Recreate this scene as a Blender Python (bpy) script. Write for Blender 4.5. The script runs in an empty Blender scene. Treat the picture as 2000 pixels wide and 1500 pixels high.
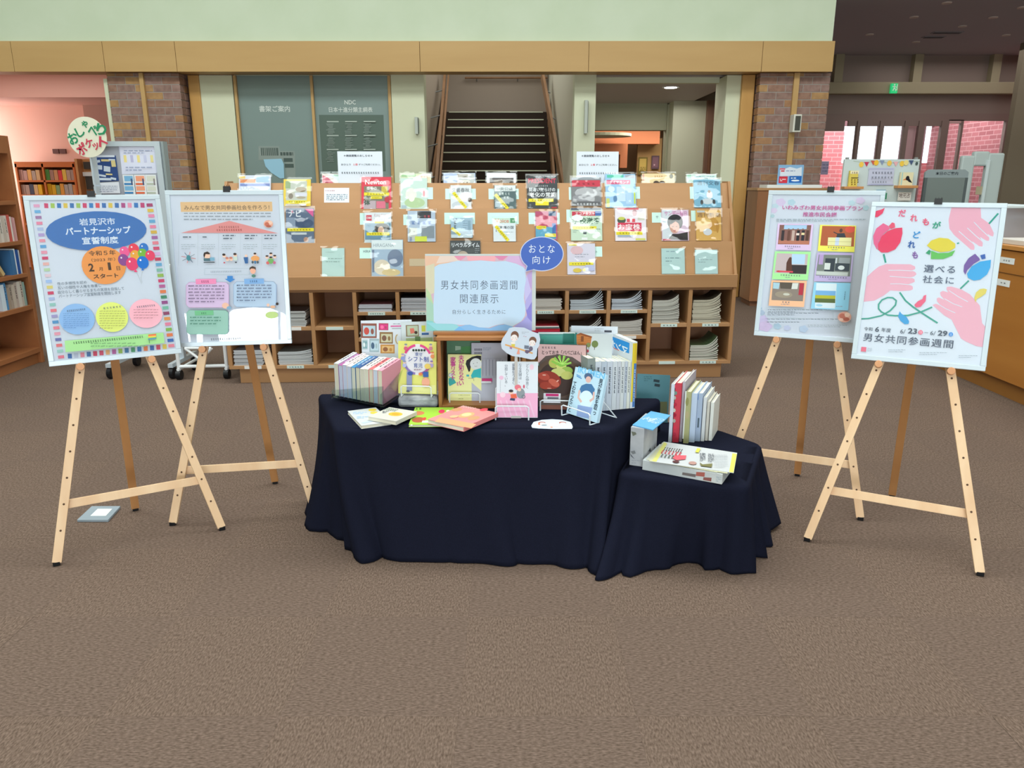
import bpy, math, random
from mathutils import Vector as Vec
R = math.radians
rnd = random.Random(7)
sc = bpy.context.scene
col = sc.collection

# ------------------------------------------------------------------ camera, light, exposure
H = 1.45; FPX = 1470.0; TH = R(15.04)
cam = bpy.data.objects.new('camera', bpy.data.cameras.new('camera')); col.objects.link(cam)
cam.location = (0, 0, H); cam.rotation_euler = (R(90) - TH, 0, 0)
cam.data.sensor_width = 36.0; cam.data.lens = FPX / 2000 * 36.0; cam.data.clip_end = 200
sc.camera = cam
sc.view_settings.view_transform = 'Standard'; sc.view_settings.look = 'None'
sc.view_settings.exposure = -0.1; sc.view_settings.gamma = 1.0
sc.view_settings.use_curve_mapping = False
w = bpy.data.worlds.new('daylight'); sc.world = w; w.use_nodes = True
w.node_tree.nodes['Background'].inputs[0].default_value = (0.90, 0.95, 1.0, 1)
w.node_tree.nodes['Background'].inputs[1].default_value = 3.2
sc.cycles.max_bounces = 8; sc.cycles.transparent_max_bounces = 24
sc.cycles.sample_clamp_indirect = 6

def area(name, loc, rot, sx, sy, power, color):
    l = bpy.data.lights.new(name, 'AREA'); l.shape = 'RECTANGLE'; l.size = sx; l.size_y = sy
    l.energy = power; l.color = color
    o = bpy.data.objects.new(name, l); col.objects.link(o); o.location = loc; o.rotation_euler = rot
    return o
# daylight: roof skylight over the hall and the windows of the wall behind the photographer
for yb_, pw_ in ((-2.7, 250), (0.6, 230), (4.4, 560)): area('skylight_daylight', (-1.0, yb_, 6.62), (0, 0, 0), 13, 1.8, pw_*1.25, (0.93, 1.0, 0.97))
area('rear_window_daylight', (0.45, -5.05, 1.2), (R(90), 0, R(0)), 4.9, 1.8, 400, (0.86, 0.94, 1.0))
area('rear_slit_daylight', (-2.6, -5.05, 1.3), (R(90), 0, R(0)), 0.75, 1.6, 50, (0.86, 0.94, 1.0))
area('pink_room_daylight', (-8.87, 12.72, 1.78), (R(90), 0, R(-90)), 0.95, 1.7, 24, (1.0, 0.97, 0.95))
area('pink_room_fill', (-7.0, 10.9, 3.05), (0, 0, 0), 2.5, 1.2, 26, (1.0, 0.97, 0.93))  # fill added under the ceiling to brighten the dark bulkhead
area('corridor_lamp', (2.3, 11.6, 2.66), (0, 0, 0), 1.6, 2.4, 30, (1.0, 0.96, 0.9))
area('corridor_fill', (2.6, 14.6, 2.6), (0, 0, 0), 2.0, 1.0, 50, (1.0, 0.95, 0.85))  # added fill for the dark corridor, no window behind it
area('stair_fill', (-0.3, 13.4, 4.35), (0, 0, 0), 1.6, 6.2, 75, (0.95, 1.0, 0.95))  # added fill below the stairwell ceiling, lengthened to lift a dark wall band
area('entrance_fill', (7.5, 11.8, 3.4), (0, 0, 0), 3, 3, 40, (1.0, 0.95, 0.92))  # fill added overhead to brighten the entrance hall

# ------------------------------------------------------------------ pixel-to-world helpers (points on real planes)
cT, sT = math.cos(TH), math.sin(TH)
C0 = Vec((0, 0, H))
def ray(px, py):
    a = (px - 1000) / FPX; b = (750 - py) / FPX
    return Vec((a, cT + b * sT, -sT + b * cT))
def G(px, py, z=0.0):
    d = ray(px, py); return C0 + d * ((z - H) / d.z)
def V(px, py, Y):
    d = ray(px, py); return C0 + d * (Y / d.y)
def onplane(px, py, o, n):
    d = ray(px, py); return C0 + d * ((o - C0).dot(n) / d.dot(n))

# ------------------------------------------------------------------ materials
def lin(h):
    h = h.lstrip('#'); r = []
    for i in (0, 2, 4):
        c = int(h[i:i+2], 16) / 255
        r.append(c / 12.92 if c <= 0.04045 else ((c + 0.055) / 1.055) ** 2.4)
    return (r[0], r[1], r[2], 1)
_m = {}
def mat(name, hx, rough=0.6, spec=0.3, metal=0.0, emit=0.0):
    k = (name, hx)
    if k in _m: return _m[k]
    m = bpy.data.materials.new(name); m.use_nodes = True
    b = m.node_tree.nodes['Principled BSDF']
    b.inputs['Base Color'].default_value = lin(hx); b.inputs['Roughness'].default_value = rough
    b.inputs['Specular IOR Level'].default_value = spec; b.inputs['Metallic'].default_value = metal
    if emit:
        b.inputs['Emission Color'].default_value = lin(hx); b.inputs['Emission Strength'].default_value = emit
    _m[k] = m; return m
def ink(hx): return mat('ink', hx, 0.55, 0.2)
def nodes(m): return m.node_tree.nodes, m.node_tree.links
def speckle(name, hx1, hx2, scale, rough=0.9, bump=0.0, stretch=(1, 1, 1), detail=4, spec=0.15, mid=(0.35, 0.65), rot=0):
    k = (name, hx1, hx2, scale, stretch, rot)
    if k in _m: return _m[k]
    m = bpy.data.materials.new(name); m.use_nodes = True; N, L = nodes(m)
    b = N['Principled BSDF']; b.inputs['Roughness'].default_value = rough; b.inputs['Specular IOR Level'].default_value = spec
    tc = N.new('ShaderNodeTexCoord'); mp = N.new('ShaderNodeMapping'); mp.inputs['Scale'].default_value = stretch
    mp.inputs['Rotation'].default_value = (0, 0, rot)
    gm = N.new('ShaderNodeNewGeometry')
    L.new(gm.outputs['Position'], mp.inputs[0])
    nz = N.new('ShaderNodeTexNoise'); nz.inputs['Scale'].default_value = scale; nz.inputs['Detail'].default_value = detail
    L.new(mp.outputs[0], nz.inputs[0])
    cr = N.new('ShaderNodeValToRGB'); cr.color_ramp.elements[0].position = mid[0]; cr.color_ramp.elements[1].position = mid[1]
    cr.color_ramp.elements[0].color = lin(hx1); cr.color_ramp.elements[1].color = lin(hx2)
    L.new(nz.outputs[0], cr.inputs[0]); L.new(cr.outputs[0], b.inputs['Base Color'])
    if bump:
        bp = N.new('ShaderNodeBump'); bp.inputs['Strength'].default_value = bump; bp.inputs['Distance'].default_value = 0.003
        L.new(nz.outputs[0], bp.inputs['Height']); L.new(bp.outputs[0], b.inputs['Normal'])
    _m[k] = m; return m
def wood(name, hx1, hx2, axis='x', scale=9, rough=0.42, spec=0.35):
    s = {'x': (0.12, 1, 1), 'y': (1, 0.12, 1), 'z': (1, 1, 0.12)}[axis]
    return speckle(name, hx1, hx2, scale, rough, 0.03, s, 6, spec, (0.25, 0.75))
def clear(name, tint='FFFFFF', gloss=0.10, rough=0.05, wave=0.0, wscale=6, blend=0.25):
    k = (name, tint)
    if k in _m: return _m[k]
    m = bpy.data.materials.new(name); m.use_nodes = True; N, L = nodes(m)
    N.remove(N['Principled BSDF']); out = N['Material Output']
    t = N.new('ShaderNodeBsdfTransparent'); t.inputs[0].default_value = lin(tint)
    g = N.new('ShaderNodeBsdfGlossy'); g.inputs['Roughness'].default_value = rough; g.inputs['Color'].default_value = (1, 1, 1, 1)
    lw = N.new('ShaderNodeLayerWeight'); lw.inputs[0].default_value = 0.5; pw = N.new('ShaderNodeMath'); pw.operation = 'POWER'; pw.inputs[1].default_value = 4; ml = N.new('ShaderNodeMath'); ml.operation = 'MULTIPLY'; ml.inputs[1].default_value = 0.9
    mx = N.new('ShaderNodeMixShader'); ad = N.new('ShaderNodeMath'); ad.operation = 'ADD'; ad.inputs[1].default_value = gloss
    L.new(lw.outputs['Facing'], pw.inputs[0]); L.new(pw.outputs[0], ml.inputs[0]); L.new(ml.outputs[0], ad.inputs[0]); ad.use_clamp = True; L.new(ad.outputs[0], mx.inputs[0])
    L.new(t.outputs[0], mx.inputs[1]); L.new(g.outputs[0], mx.inputs[2]); L.new(mx.outputs[0], out.inputs[0])
    if wave:
        gm = N.new('ShaderNodeNewGeometry'); nz = N.new('ShaderNodeTexNoise'); nz.inputs['Scale'].default_value = wscale
        nz.inputs['Detail'].default_value = 1.5
        bp = N.new('ShaderNodeBump'); bp.inputs['Strength'].default_value = wave; bp.inputs['Distance'].default_value = 0.02
        L.new(gm.outputs['Position'], nz.inputs[0]); L.new(nz.outputs[0], bp.inputs['Height'])
        L.new(bp.outputs[0], g.inputs['Normal'])
    _m[k] = m; return m

# ------------------------------------------------------------------ mesh builder and naming
BASE = {}
class MB:
    def __init__(s): s.v = []; s.f = []; s.m = []
    def face_add(s, vs, fs, m=0):
        k = len(s.v); s.v += [Vec(p) for p in vs]
        for f in fs: s.f.append([i + k for i in f]); s.m.append(m)
    def obox(s, c, u, v, n, a, b, d, m=0):
        c = Vec(c); u = u * (a / 2); v = v * (b / 2); n = n * (d / 2)
        vs = [c + u * i + v * j + n * k for k in (-1, 1) for j in (-1, 1) for i in (-1, 1)]
        s.face_add(vs, [(0, 2, 3, 1), (4, 5, 7, 6), (0, 1, 5, 4), (2, 6, 7, 3), (0, 4, 6, 2), (1, 3, 7, 5)], m); return s
    def box(s, x0, x1, y0, y1, z0, z1, m=0):
        return s.obox(((x0+x1)/2, (y0+y1)/2, (z0+z1)/2), Vec((1,0,0)), Vec((0,1,0)), Vec((0,0,1)), x1-x0, y1-y0, z1-z0, m)
    def bar(s, a, b, wd, th, side, m=0):       # a bar from a to b; side = direction of its width
        a = Vec(a); b = Vec(b); d = (b - a); L = d.length; d.normalize()
        sd = (side - d * side.dot(d)).normalized(); n = d.cross(sd)
        return s.obox((a + b) / 2, sd, d, n, wd, L, th, m)
    def tube(s, pts, r, seg=8, closed=False, m=0):
        pts = [Vec(p) for p in pts]; n = len(pts); rings = []
        prev = None
        for i, p in enumerate(pts):
            if closed: t = pts[(i+1) % n] - pts[i-1]
            else: t = pts[min(i+1, n-1)] - pts[max(i-1, 0)]
            t.normalize()
            a = prev if prev is not None else (Vec((0,0,1)) if abs(t.z) < 0.9 else Vec((1,0,0)))
            a = (a - t * a.dot(t)).normalized(); prev = a; b = t.cross(a)
            rings.append([p + a * (r * math.cos(2*math.pi*k/seg)) + b * (r * math.sin(2*math.pi*k/seg)) for k in range(seg)])
        k0 = len(s.v)
        for q in rings: s.v += q
        for i in range(n if closed else n-1):
            j = (i+1) % n
            for k in range(seg):
                s.f.append([k0+i*seg+k, k0+i*seg+(k+1) % seg, k0+j*seg+(k+1) % seg, k0+j*seg+k]); s.m.append(m)
        if not closed:
            s.f.append([k0+k for k in range(seg)][::-1]); s.m.append(m)
            s.f.append([k0+(n-1)*seg+k for k in range(seg)]); s.m.append(m)
        return s
    def prism(s, pts, n, d, m=0):              # planar outline pushed along n by d
        pts = [Vec(p) for p in pts]; k = len(pts)
        vs = pts + [p + n * d for p in pts]
        s.face_add(vs, [list(range(k))[::-1], list(range(k, 2*k))] + [(i, (i+1) % k, (i+1) % k + k, i + k) for i in range(k)], m); return s
    def disc(s, c, u, v, n, r, d, seg=20, m=0):
        c = Vec(c)
        return s.prism([c + u*(r*math.cos(2*math.pi*i/seg)) + v*(r*math.sin(2*math.pi*i/seg)) for i in range(seg)], n, d, m)
    def build(s, name, mats, parent=None, base=None, smooth=False, bevel=0):
        b = BASE[parent.name] if parent is not None else Vec(base) if base is not None else Vec((0, 0, 0))
        me = bpy.data.meshes.new(name)
        me.from_pydata([tuple(p - b) for p in s.v], [], s.f)
        if not isinstance(mats, (list, tuple)): mats = [mats]
        for x in mats: me.materials.append(x)
        if len(mats) > 1: me.polygons.foreach_set('material_index', s.m)
        if smooth: me.polygons.foreach_set('use_smooth', [True]*len(s.f))
        me.update()
        o = bpy.data.objects.new(name, me); col.objects.link(o)
        if parent is not None: o.parent = parent
        else: o.location = b
        BASE[o.name] = b
        if bevel:
            md = o.modifiers.new('bevel', 'BEVEL'); md.width = bevel; md.segments = 2; md.limit_method = 'ANGLE'
        return o
def tag(o, label=None, cat=None, group=None, kind=None):
    if label: o['label'] = label
    if cat: o['category'] = cat
    if group: o['group'] = group
    if kind: o['kind'] = kind
    return o
def thing(name, label, cat, loc, group=None):
    o = bpy.data.objects.new(name, None); col.objects.link(o); o.location = Vec(loc); o.empty_display_size = 0.05
    BASE[o.name] = Vec(loc); return tag(o, label, cat, group)
def struct(name, mb, m, base=None, bevel=0):
    return tag(mb.build(name, m, None, base, bevel=bevel), kind='structure')
X, Y_, Z = Vec((1,0,0)), Vec((0,1,0)), Vec((0,0,1))

# ------------------------------------------------------------------ printed sheets (flat print on real surfaces)
SHEETS = []; TXT = {}
# words the photograph does not let one read: set as small blurred marks, one per character
MARKS = set('''貸出できません 雑誌について 今日の リーン 食べもの 感動の_ 知らないと怖い ニューズ ブーチンの戦略 星 日経 政策特集 名医 日本 思想 文芸
公募シンポジウム 男女フォーラム シンポジウム開催 パネル展・図書コーナー 男女塾 参画宣言 ご自由にお読み よりどりどうぞ ご来館下さい きりん 返却口 受付
みんなで考えよう 男女共同参画 フォーラム 毎日のごはん とも ちいさな台所 栗原心平の 対象・要件等 パートナーシップとは 宣誓手続きについて
～誰もが自分らしく活躍できる社会へ～ 地域で！ 職場で！ 家庭で いわみざわ男女共同参画推進室 崩壊する 財政 や 最新号の貸出・予約はできません。
男女共同参画社会を 実現するための５つの柱'''.split()) | {'問合せ先　岩見沢市　市民連携室　市民連携課　男女共同参画担当'}
class Sheet:
    def __init__(s, o, u, v, n, zoom=(0, 0, 1), step=4e-5, lift=2e-4):
        s.o = Vec(o); s.u = u; s.v = v; s.n = n; s.zoom = zoom; s.step = step; s.lift = lift; s.items = []
    def z(s, *zoom): s.zoom = zoom; return s
    def P(s, x, y):
        zx, zy, k = s.zoom
        p = onplane(zx + x / k, zy + y / k, s.o, s.n) - s.o
        return (p.dot(s.u), p.dot(s.v))
    def sc(s, x, y):
        a = s.P(x, y); b = s.P(x+2, y); c = s.P(x, y+2)
        return a, math.hypot(b[0]-a[0], b[1]-a[1]) / 2, math.hypot(c[0]-a[0], c[1]-a[1]) / 2
    def poly(s, c, pts): s.items.append(('p', c, [s.P(*p) for p in pts])); return s
    def lpoly(s, c, pts): s.items.append(('p', c, pts)); return s
    def rect(s, c, cx, cy, w_, h_, rot=0):
        (a, b), ku, kv = s.sc(cx, cy); w_ = w_*ku/2; h_ = h_*kv/2; co, si = math.cos(R(rot)), math.sin(R(rot))
        return s.lpoly(c, [(a+i*w_*co-j*h_*si, b+i*w_*si+j*h_*co) for i, j in ((-1,-1),(1,-1),(1,1),(-1,1))])
    def ell(s, c, cx, cy, w_, h_, rot=0, a0=0, a1=360, seg=28):
        (a, b), ku, kv = s.sc(cx, cy); w_ = w_*ku/2; h_ = h_*kv/2; co, si = math.cos(R(rot)), math.sin(R(rot)); q = []
        full = a1 - a0 >= 360
        for i in range(seg if full else seg+1):
            t = R(a0 + (a1-a0)*i/seg); x, y = w_*math.cos(t), h_*math.sin(t); q.append((a+x*co-y*si, b+x*si+y*co))
        return s.lpoly(c, q)
    def ring(s, c, cx, cy, w_, h_, t, a0=0, a1=360, seg=30):
        (a, b), ku, kv = s.sc(cx, cy); w_ = w_*ku/2; h_ = h_*kv/2; t = t*ku
        for i in range(seg):
            p = []
            for k, th in ((0, i), (0, i+1), (1, i+1), (1, i)):
                q = R(a0+(a1-a0)*th/seg); p.append((a+(w_-k*t)*math.cos(q), b+(h_-k*t)*math.sin(q)))
            s.lpoly(c, p)
        return s
    def stroke(s, c, pts, w_):
        q = [s.P(*p) for p in pts]; _, k, _2 = s.sc(*pts[0]); w_ = w_*k/2; Lf = []; Rt = []
        for i, p in enumerate(q):
            a = q[max(i-1, 0)]; b = q[min(i+1, len(q)-1)]; dx, dy = b[0]-a[0], b[1]-a[1]; l = math.hypot(dx, dy) or 1
            Lf.append((p[0]-dy/l*w_, p[1]+dx/l*w_)); Rt.append((p[0]+dy/l*w_, p[1]-dx/l*w_))
        for i in range(len(q)-1): s.lpoly(c, [Lf[i], Lf[i+1], Rt[i+1], Rt[i]])
        return s
    def txt(s, c, t, cx, cy, w_, h_, bold=0.0, vert=False, rot=0, gap=1.0):
        (a, b), ku, kv = s.sc(cx, cy)
        return s.ltxt(c, t, a, b, w_*ku, h_*kv, bold, vert, rot, gap)
    def ltxt(s, c, t, a, b, w_, h_, bold=0.0, vert=False, rot=0, gap=1.0):
        if t in MARKS or bold == 'm':
            n = len(t); co, si = math.cos(R(rot)), math.sin(R(rot))
            for i in range(n):
                k = (i+.5)/n-.5; q = rnd.uniform(.62, .8)
                for dx, dy, fx, fy in ((0, .28, .8, .2), (-.05, -.02, .62, .18), (.05, -.3, .8, .2), (0, 0, .16, .9)):
                    ww, hh_ = (w_, h_/n) if vert else (w_/n, h_)
                    x = (0 if vert else k*w_) + dx*ww; y = (-k*h_ if vert else 0) + dy*hh_
                    X0 = a + x*co - y*si; Y0 = b + x*si + y*co; hw, hh2 = ww*fx*q/2, hh_*fy*q/2
                    s.lpoly(c, [(X0+i_*hw*co-j_*hh2*si, Y0+i_*hw*si+j_*hh2*co) for i_, j_ in ((-1,-1),(1,-1),(1,1),(-1,1))])
            return s
        if bold > 0 and any(ord(q) > 0x4e00 for q in t): bold = round(min(bold*0.5, 0.018), 4)
        elif bold > 0.03: bold = 0.03
        TXT[(t, bold, vert, gap)] = None
        s.items.append(('t', c, (t, bold, vert, gap), a, b, w_, h_, rot)); return s
    def lines(s, c, x0, y0, x1, y1, n, hh, fill=0.85):
        for i in range(n):
            y = y0 + (y1-y0)*(i/(n-1) if n > 1 else 0.5); x = x0
            end = x0 + (x1-x0)*(1 if i < n-1 else rnd.uniform(0.4, 0.9))
            while x < end:
                l = rnd.uniform(1.5, 7)*hh; l = min(l, end-x); s.rect(c, x+l/2, y, l*fill, hh); x += l + hh*0.6
        return s
    def build(s, name, parent, label=None):
        SHEETS.append((s, name, parent, label)); return s
def finish_sheets():
    objs = []
    for k in TXT:
        t, bold, vert, gap = k
        cu = bpy.data.curves.new('t', 'FONT'); cu.body = '\n'.join(t) if vert else t
        cu.align_x = 'CENTER' if ('\n' in t or vert) else 'LEFT'
        cu.resolution_u = 2; cu.offset = bold; cu.space_character = 1.0 if vert else gap
        if vert: cu.space_line = gap
        o = bpy.data.objects.new('t', cu); col.objects.link(o); objs.append((k, o, cu))
    bpy.context.view_layer.update(); dg = bpy.context.evaluated_depsgraph_get()
    for k, o, cu in objs:
        me = o.evaluated_get(dg).to_mesh(); vs = [(v.co.x, v.co.y) for v in me.vertices]; fs = [tuple(p.vertices) for p in me.polygons]
        if vs:
            x0 = min(v[0] for v in vs); x1 = max(v[0] for v in vs); y0 = min(v[1] for v in vs); y1 = max(v[1] for v in vs)
            TXT[k] = (vs, fs, x0, x1, y0, y1)
        o.evaluated_get(dg).to_mesh_clear()
    for k, o, cu in objs: bpy.data.objects.remove(o); bpy.data.curves.remove(cu)
    for s, name, parent, label in SHEETS:
        mb = MB(); cols = []; 
        for i, it in enumerate(s.items):
            c = it[1]
            if c not in cols: cols.append(c)
            mi = cols.index(c); dz = s.lift + s.step * i
            if it[0] == 'p':
                q = it[2]; ar = sum(q[j-1][0]*q[j][1]-q[j][0]*q[j-1][1] for j in range(len(q)))
                if ar < 0: q = q[::-1]
                mb.face_add([s.o + s.u*a + s.v*b + s.n*dz for a, b in q], [list(range(len(q)))], mi)
            else:
                _, _, k, a, b, w_, h_, rot = it; T = TXT[k]
                if not T: continue
                vs, fs, x0, x1, y0, y1 = T; sx = w_/max(x1-x0, 1e-6); sy = h_/max(y1-y0, 1e-6)
                if w_ <= 0: sx = sy
                co, si = math.cos(R(rot)), math.sin(R(rot)); q = []
                for x, y in vs:
                    x = (x-(x0+x1)/2)*sx; y = (y-(y0+y1)/2)*sy; xx = a+x*co-y*si; yy = b+x*si+y*co
                    q.append(s.o + s.u*xx + s.v*yy + s.n*dz)
                mb.face_add(q, fs, mi)
        o = mb.build(name, [ink(c) for c in cols], parent)
        if label: o['label'] = label
# ------------------------------------------------------------------ materials of the place
M_CARP = [speckle('carpet', '53443B', '7C695E', 190, 0.95, 0.3, (1, 0.4, 1), 5, 0.05, (0.3, 0.7)),
          speckle('carpet', '52443B', '7A675D', 190, 0.95, 0.3, (0.4, 1, 1), 5, 0.05, (0.3, 0.7))]
M_GREEN = speckle('painted_wall', 'C6D2BA', 'CBD6C0', 2, 0.8)
M_CREAM = mat('cream_paint', 'D3D6BC', 0.7)
M_FASC = wood('fascia_wood', 'B8935F', 'C29E6A', 'x', 5)
M_RACK = wood('rack_wood', 'A97E55', 'B68A62', 'x', 7)
M_RACKV = wood('rack_wood', 'A2774E', 'B0835A', 'z', 7)
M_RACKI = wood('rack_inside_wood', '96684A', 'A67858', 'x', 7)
M_JAMB = wood('jamb_wood', 'B98A4C', 'C79A5C', 'z', 6)
M_DARKW = wood('dark_wood', '6B4630', '7B543C', 'z', 6)
M_CASE = wood('bookcase_wood', '8E5634', 'A0663E', 'y', 7)
M_CNTR = wood('counter_wood', 'A4682C', 'B47838', 'y', 5)
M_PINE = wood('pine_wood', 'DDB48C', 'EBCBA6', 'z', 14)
M_PINE_SHADED = wood('pine_wood_shaded', 'AC784A', 'BC8856', 'z', 14)  # same pine, with the shade on the rear legs put into the colour
M_PINK = mat('pink_paint', 'EDBBA8', 0.75)
M_PINKD = mat('dusty_pink_paint', 'CFA494', 0.75)
M_OLIVE = mat('olive_paint', '9C9278', 0.7)
M_DCEIL = mat('grey_ceiling', 'A49EA6', 0.85)
M_METAL = mat('grey_metal', 'A9ADB0', 0.35, 0.5, 0.6)
M_WMET = mat('white_metal', 'E4E8EC', 0.35, 0.4)
M_ALU = mat('silver_frame', 'C8D4DE', 0.35, 0.5, 0.3)
M_BLK = mat('black_plastic', '15161A', 0.4)
M_CLOTH = speckle('navy_cloth', '171926', '1B1D2C', 300, 0.95, 0.0, (1, 1, 1), 2, 0.03)
M_PAPER = mat('paper', 'E4E8E8', 0.7)
M_PAGES = speckle('page_edges', 'D6D0BA', 'E8E4D4', 260, 0.9, 0, (0.05, 0.05, 1), 2)
M_PAGEW = speckle('page_edges_grey', '9C9C9C', 'CFCFCD', 420, 0.9, 0, (0.03, 0.03, 1), 2)
M_GLASS = clear('window_glass', 'F2F6F6', 0.03, 0.01)
M_SLEEVE = clear('plastic_sleeve', 'FCFDFE', 0.09, 0.05, 0.45, 7)
M_COVER = clear('clear_cover_sheet', 'FCFCFE', 0.055, 0.015, 0.06, 3.0)
M_ACRYL = clear('acrylic', 'EEF4F4', 0.06, 0.02)
BR = [('8A6A5C', '9C7A6A'), ('987258', 'A8805E'), ('846A62', '987C72'), ('9C8078', '8A6E66'), ('A07C58', 'B28C62')]
M_BR = [speckle('brick_%s' % a, a, b, 18, 0.9, 0.2) for a, b in BR]
for m_ in M_BR: m_.name = 'brick_clay'
M_MORT = mat('mortar', 'A29A94', 0.95)
def brickmat(name, a, b, mo, sx, sy, rz=0):
    m = bpy.data.materials.new(name); m.use_nodes = True; N, L = nodes(m); bs = N['Principled BSDF']; bs.inputs['Roughness'].default_value = 0.9
    t = N.new('ShaderNodeTexBrick'); t.inputs['Color1'].default_value = lin(a); t.inputs['Color2'].default_value = lin(b)
    t.inputs['Mortar'].default_value = lin(mo); t.inputs['Scale'].default_value = 1; t.inputs['Brick Width'].default_value = sx
    t.inputs['Row Height'].default_value = sy; t.inputs['Mortar Size'].default_value = 0.008
    g = N.new('ShaderNodeNewGeometry'); sp_ = N.new('ShaderNodeSeparateXYZ'); cb = N.new('ShaderNodeCombineXYZ')
    L.new(g.outputs['Position'], sp_.inputs[0]); L.new(sp_.outputs[rz], cb.inputs[0]); L.new(sp_.outputs[2], cb.inputs[1])
    L.new(cb.outputs[0], t.inputs[0]); L.new(t.outputs[0], bs.inputs['Base Color'])
    return m
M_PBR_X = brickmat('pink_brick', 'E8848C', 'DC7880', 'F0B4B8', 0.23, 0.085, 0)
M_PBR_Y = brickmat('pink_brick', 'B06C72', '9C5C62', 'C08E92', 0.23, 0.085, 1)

YW = 9.8; ZO = V(800, 140, 9.5).z
def xw(px, py=143, Y=YW): return V(px, py, Y).x

# ------------------------------------------------------------------ floor with carpet tiles
mb = MB().box(-9.2, 11.2, -5.2, 18.5, -0.2, -0.006)
floor = struct('floor', mb, M_CARP[0])
tmesh = []
for k in range(2):
    me = bpy.data.meshes.new('carpet_tile')
    e = 0.2499; b = 0.247; vs = [(x, y, -0.006) for x, y in ((-e,-e),(e,-e),(e,e),(-e,e))] + [(x, y, -0.0006) for x, y in ((-e,-e),(e,-e),(e,e),(-e,e))] + [(x, y, 0) for x, y in ((-b,-b),(b,-b),(b,b),(-b,b))]
    fs = [(8,9,10,11)] + [(i, (i+1)%4, (i+1)%4+4, i+4) for i in range(4)] + [(i+4, (i+1)%4+4, (i+1)%4+8, i+8) for i in range(4)]
    me.from_pydata(vs, [], fs); me.materials.append(M_CARP[k]); tmesh.append(me)
rest = MB(); nt = 0; spots = []
for j in range(-10, 37):
    for i in range(-18, 22):
        x, y = i*0.5+0.1, j*0.5+0.05
        d = y*cT + H*sT; vis = y > 1.2 and abs(x)-0.25 < d*0.70 and y < 9.6 and -3.95 < x < 3.5
        spots.append((0 if vis else 1, x*x+y*y, x, y, i, j))
spots.sort()
for q, _, x, y, i, j in spots:
    if q == 0 and nt < 290:
        o = bpy.data.objects.new('carpet_tile', tmesh[(i+j) % 2]); col.objects.link(o); o.parent = floor; o.location = (x, y, 0); nt += 1
    else:
        rest.face_add([(x+a*.2499, y+b_*.2499, 0) for a, b_ in ((-1,-1),(1,-1),(1,1),(-1,1))], [(0,1,2,3)])
tag(rest.build('carpet_tile', M_CARP[0], floor), kind='stuff')

# ------------------------------------------------------------------ hall shell
XR = V(1631, 60, 9.5).x                      # right end of the far upper wall
ZT = V(800, 80, 9.5).z
struct('wall_far', MB().box(-9, XR, 9.55, 9.8, ZT, 6.6), M_GREEN)
struct('wall_left', MB().box(-9.2, -9, -5.2, 9.55, 0, 6.6).box(-9.2, -9, 9.55, 12.15, 0, 3.1).box(-9.2, -9, 12.15, 13.3, 0, 0.9).box(-9.2, -9, 12.15, 13.3, 2.62, 3.1), mat('off_white_paint', 'C9CDBE'))
struct('wall_right', MB().box(11, 11.2, -5.2, 18.5, 0, 6.6), mat('off_white_paint', 'C9CDBE'))
rw = MB()                                    # rear wall with an arched window and a narrow one, behind the photographer
WM = mat('off_white_paint', 'C9CDBE')
# openings: two narrow slits, an arched window, a wide low window added for more light and a tall one
for x0, x1, z0, z1 in ((-9, -3.05, 0, 6.6), (-3.05, -2.3, 0, 1.2), (-3.05, -2.3, 2.16, 6.6), (-2.3, -1.96, 0, 6.6), (-1.96, -1.87, 0, 1.58), (-1.96, -1.87, 1.97, 6.6), (-1.87, -1.78, 0, 6.6), (-1.78, -1.71, 0, 1.5), (-1.78, -1.71, 1.95, 6.6), (-1.71, -1.5, 0, 6.6), (-1.5, -0.1, 0, 1.45), (-1.5, -0.1, 2.12, 6.6), (-0.1, 0.0, 0, 6.6), (0.0, 2.85, 0, 0.35), (0.0, 2.85, 2.05, 6.6), (2.85, 11, 0, 6.6)):
    rw.box(x0, x1, -5.2, -5, z0, z1)
arc = [(-1.5, 1.7), (-1.42, 1.9), (-1.25, 2.03), (-1.0, 2.09), (-0.8, 2.09), (-0.6, 2.02), (-0.4, 1.88), (-0.22, 1.66), (-0.1, 1.5)]
rw.prism([Vec((x, -5.0, z)) for x, z in arc] + [Vec((-0.1, -5.0, 2.12)), Vec((-1.5, -5.0, 2.12))], -Y_, 0.2)
struct('wall_rear', rw, WM)
struct('window_1', MB().box(-0.68, -0.64, -5.02, -4.97, 1.45, 2.04), mat('white_metal', 'E4E8EC'))
struct('window_added', MB().box(0.93, 0.98, -5.02, -4.97, 0.35, 2.05).box(1.88, 1.93, -5.02, -4.97, 0.35, 2.05), mat('white_metal', 'E4E8EC'))  # bars of the unseen wide window, added to let in more light
cl = MB().box(-9.2, -7.6, -5.2, 9.8, 6.6, 6.8).box(5.6, 11.2, -5.2, 9.8, 6.6, 6.8)
for ya_, yb_ in ((-5.2, -3.6), (-1.8, -.3), (1.5, 3.5), (5.3, 9.8)): cl.box(-7.6, 5.6, ya_, yb_, 6.6, 6.8)
struct('ceiling', cl, mat('off_white_paint', 'C9CDBE'))
struct('trim_3', MB().box(-7.7, 5.7, -4.3, 5.5, 6.8, 6.85), mat('skylight_white', 'F0F4F4'))
# fascia of veneered boards
fb = struct('trim_1', MB().box(-9, V(1626, 110, 9.5).x, 9.53, 9.8, ZO+0.005, ZT), M_FASC)
cuts = [-9] + [V(p, 110, 9.5).x for p in (24, 202, 343, 820, 1150, 1489, 1629)]
for a, b in zip(cuts, cuts[1:]):
    MB().box(a+0.0025, b-0.0025, 9.5, 9.53, ZO, ZT).build('fascia_board', M_FASC, fb, bevel=0.002)

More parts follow.
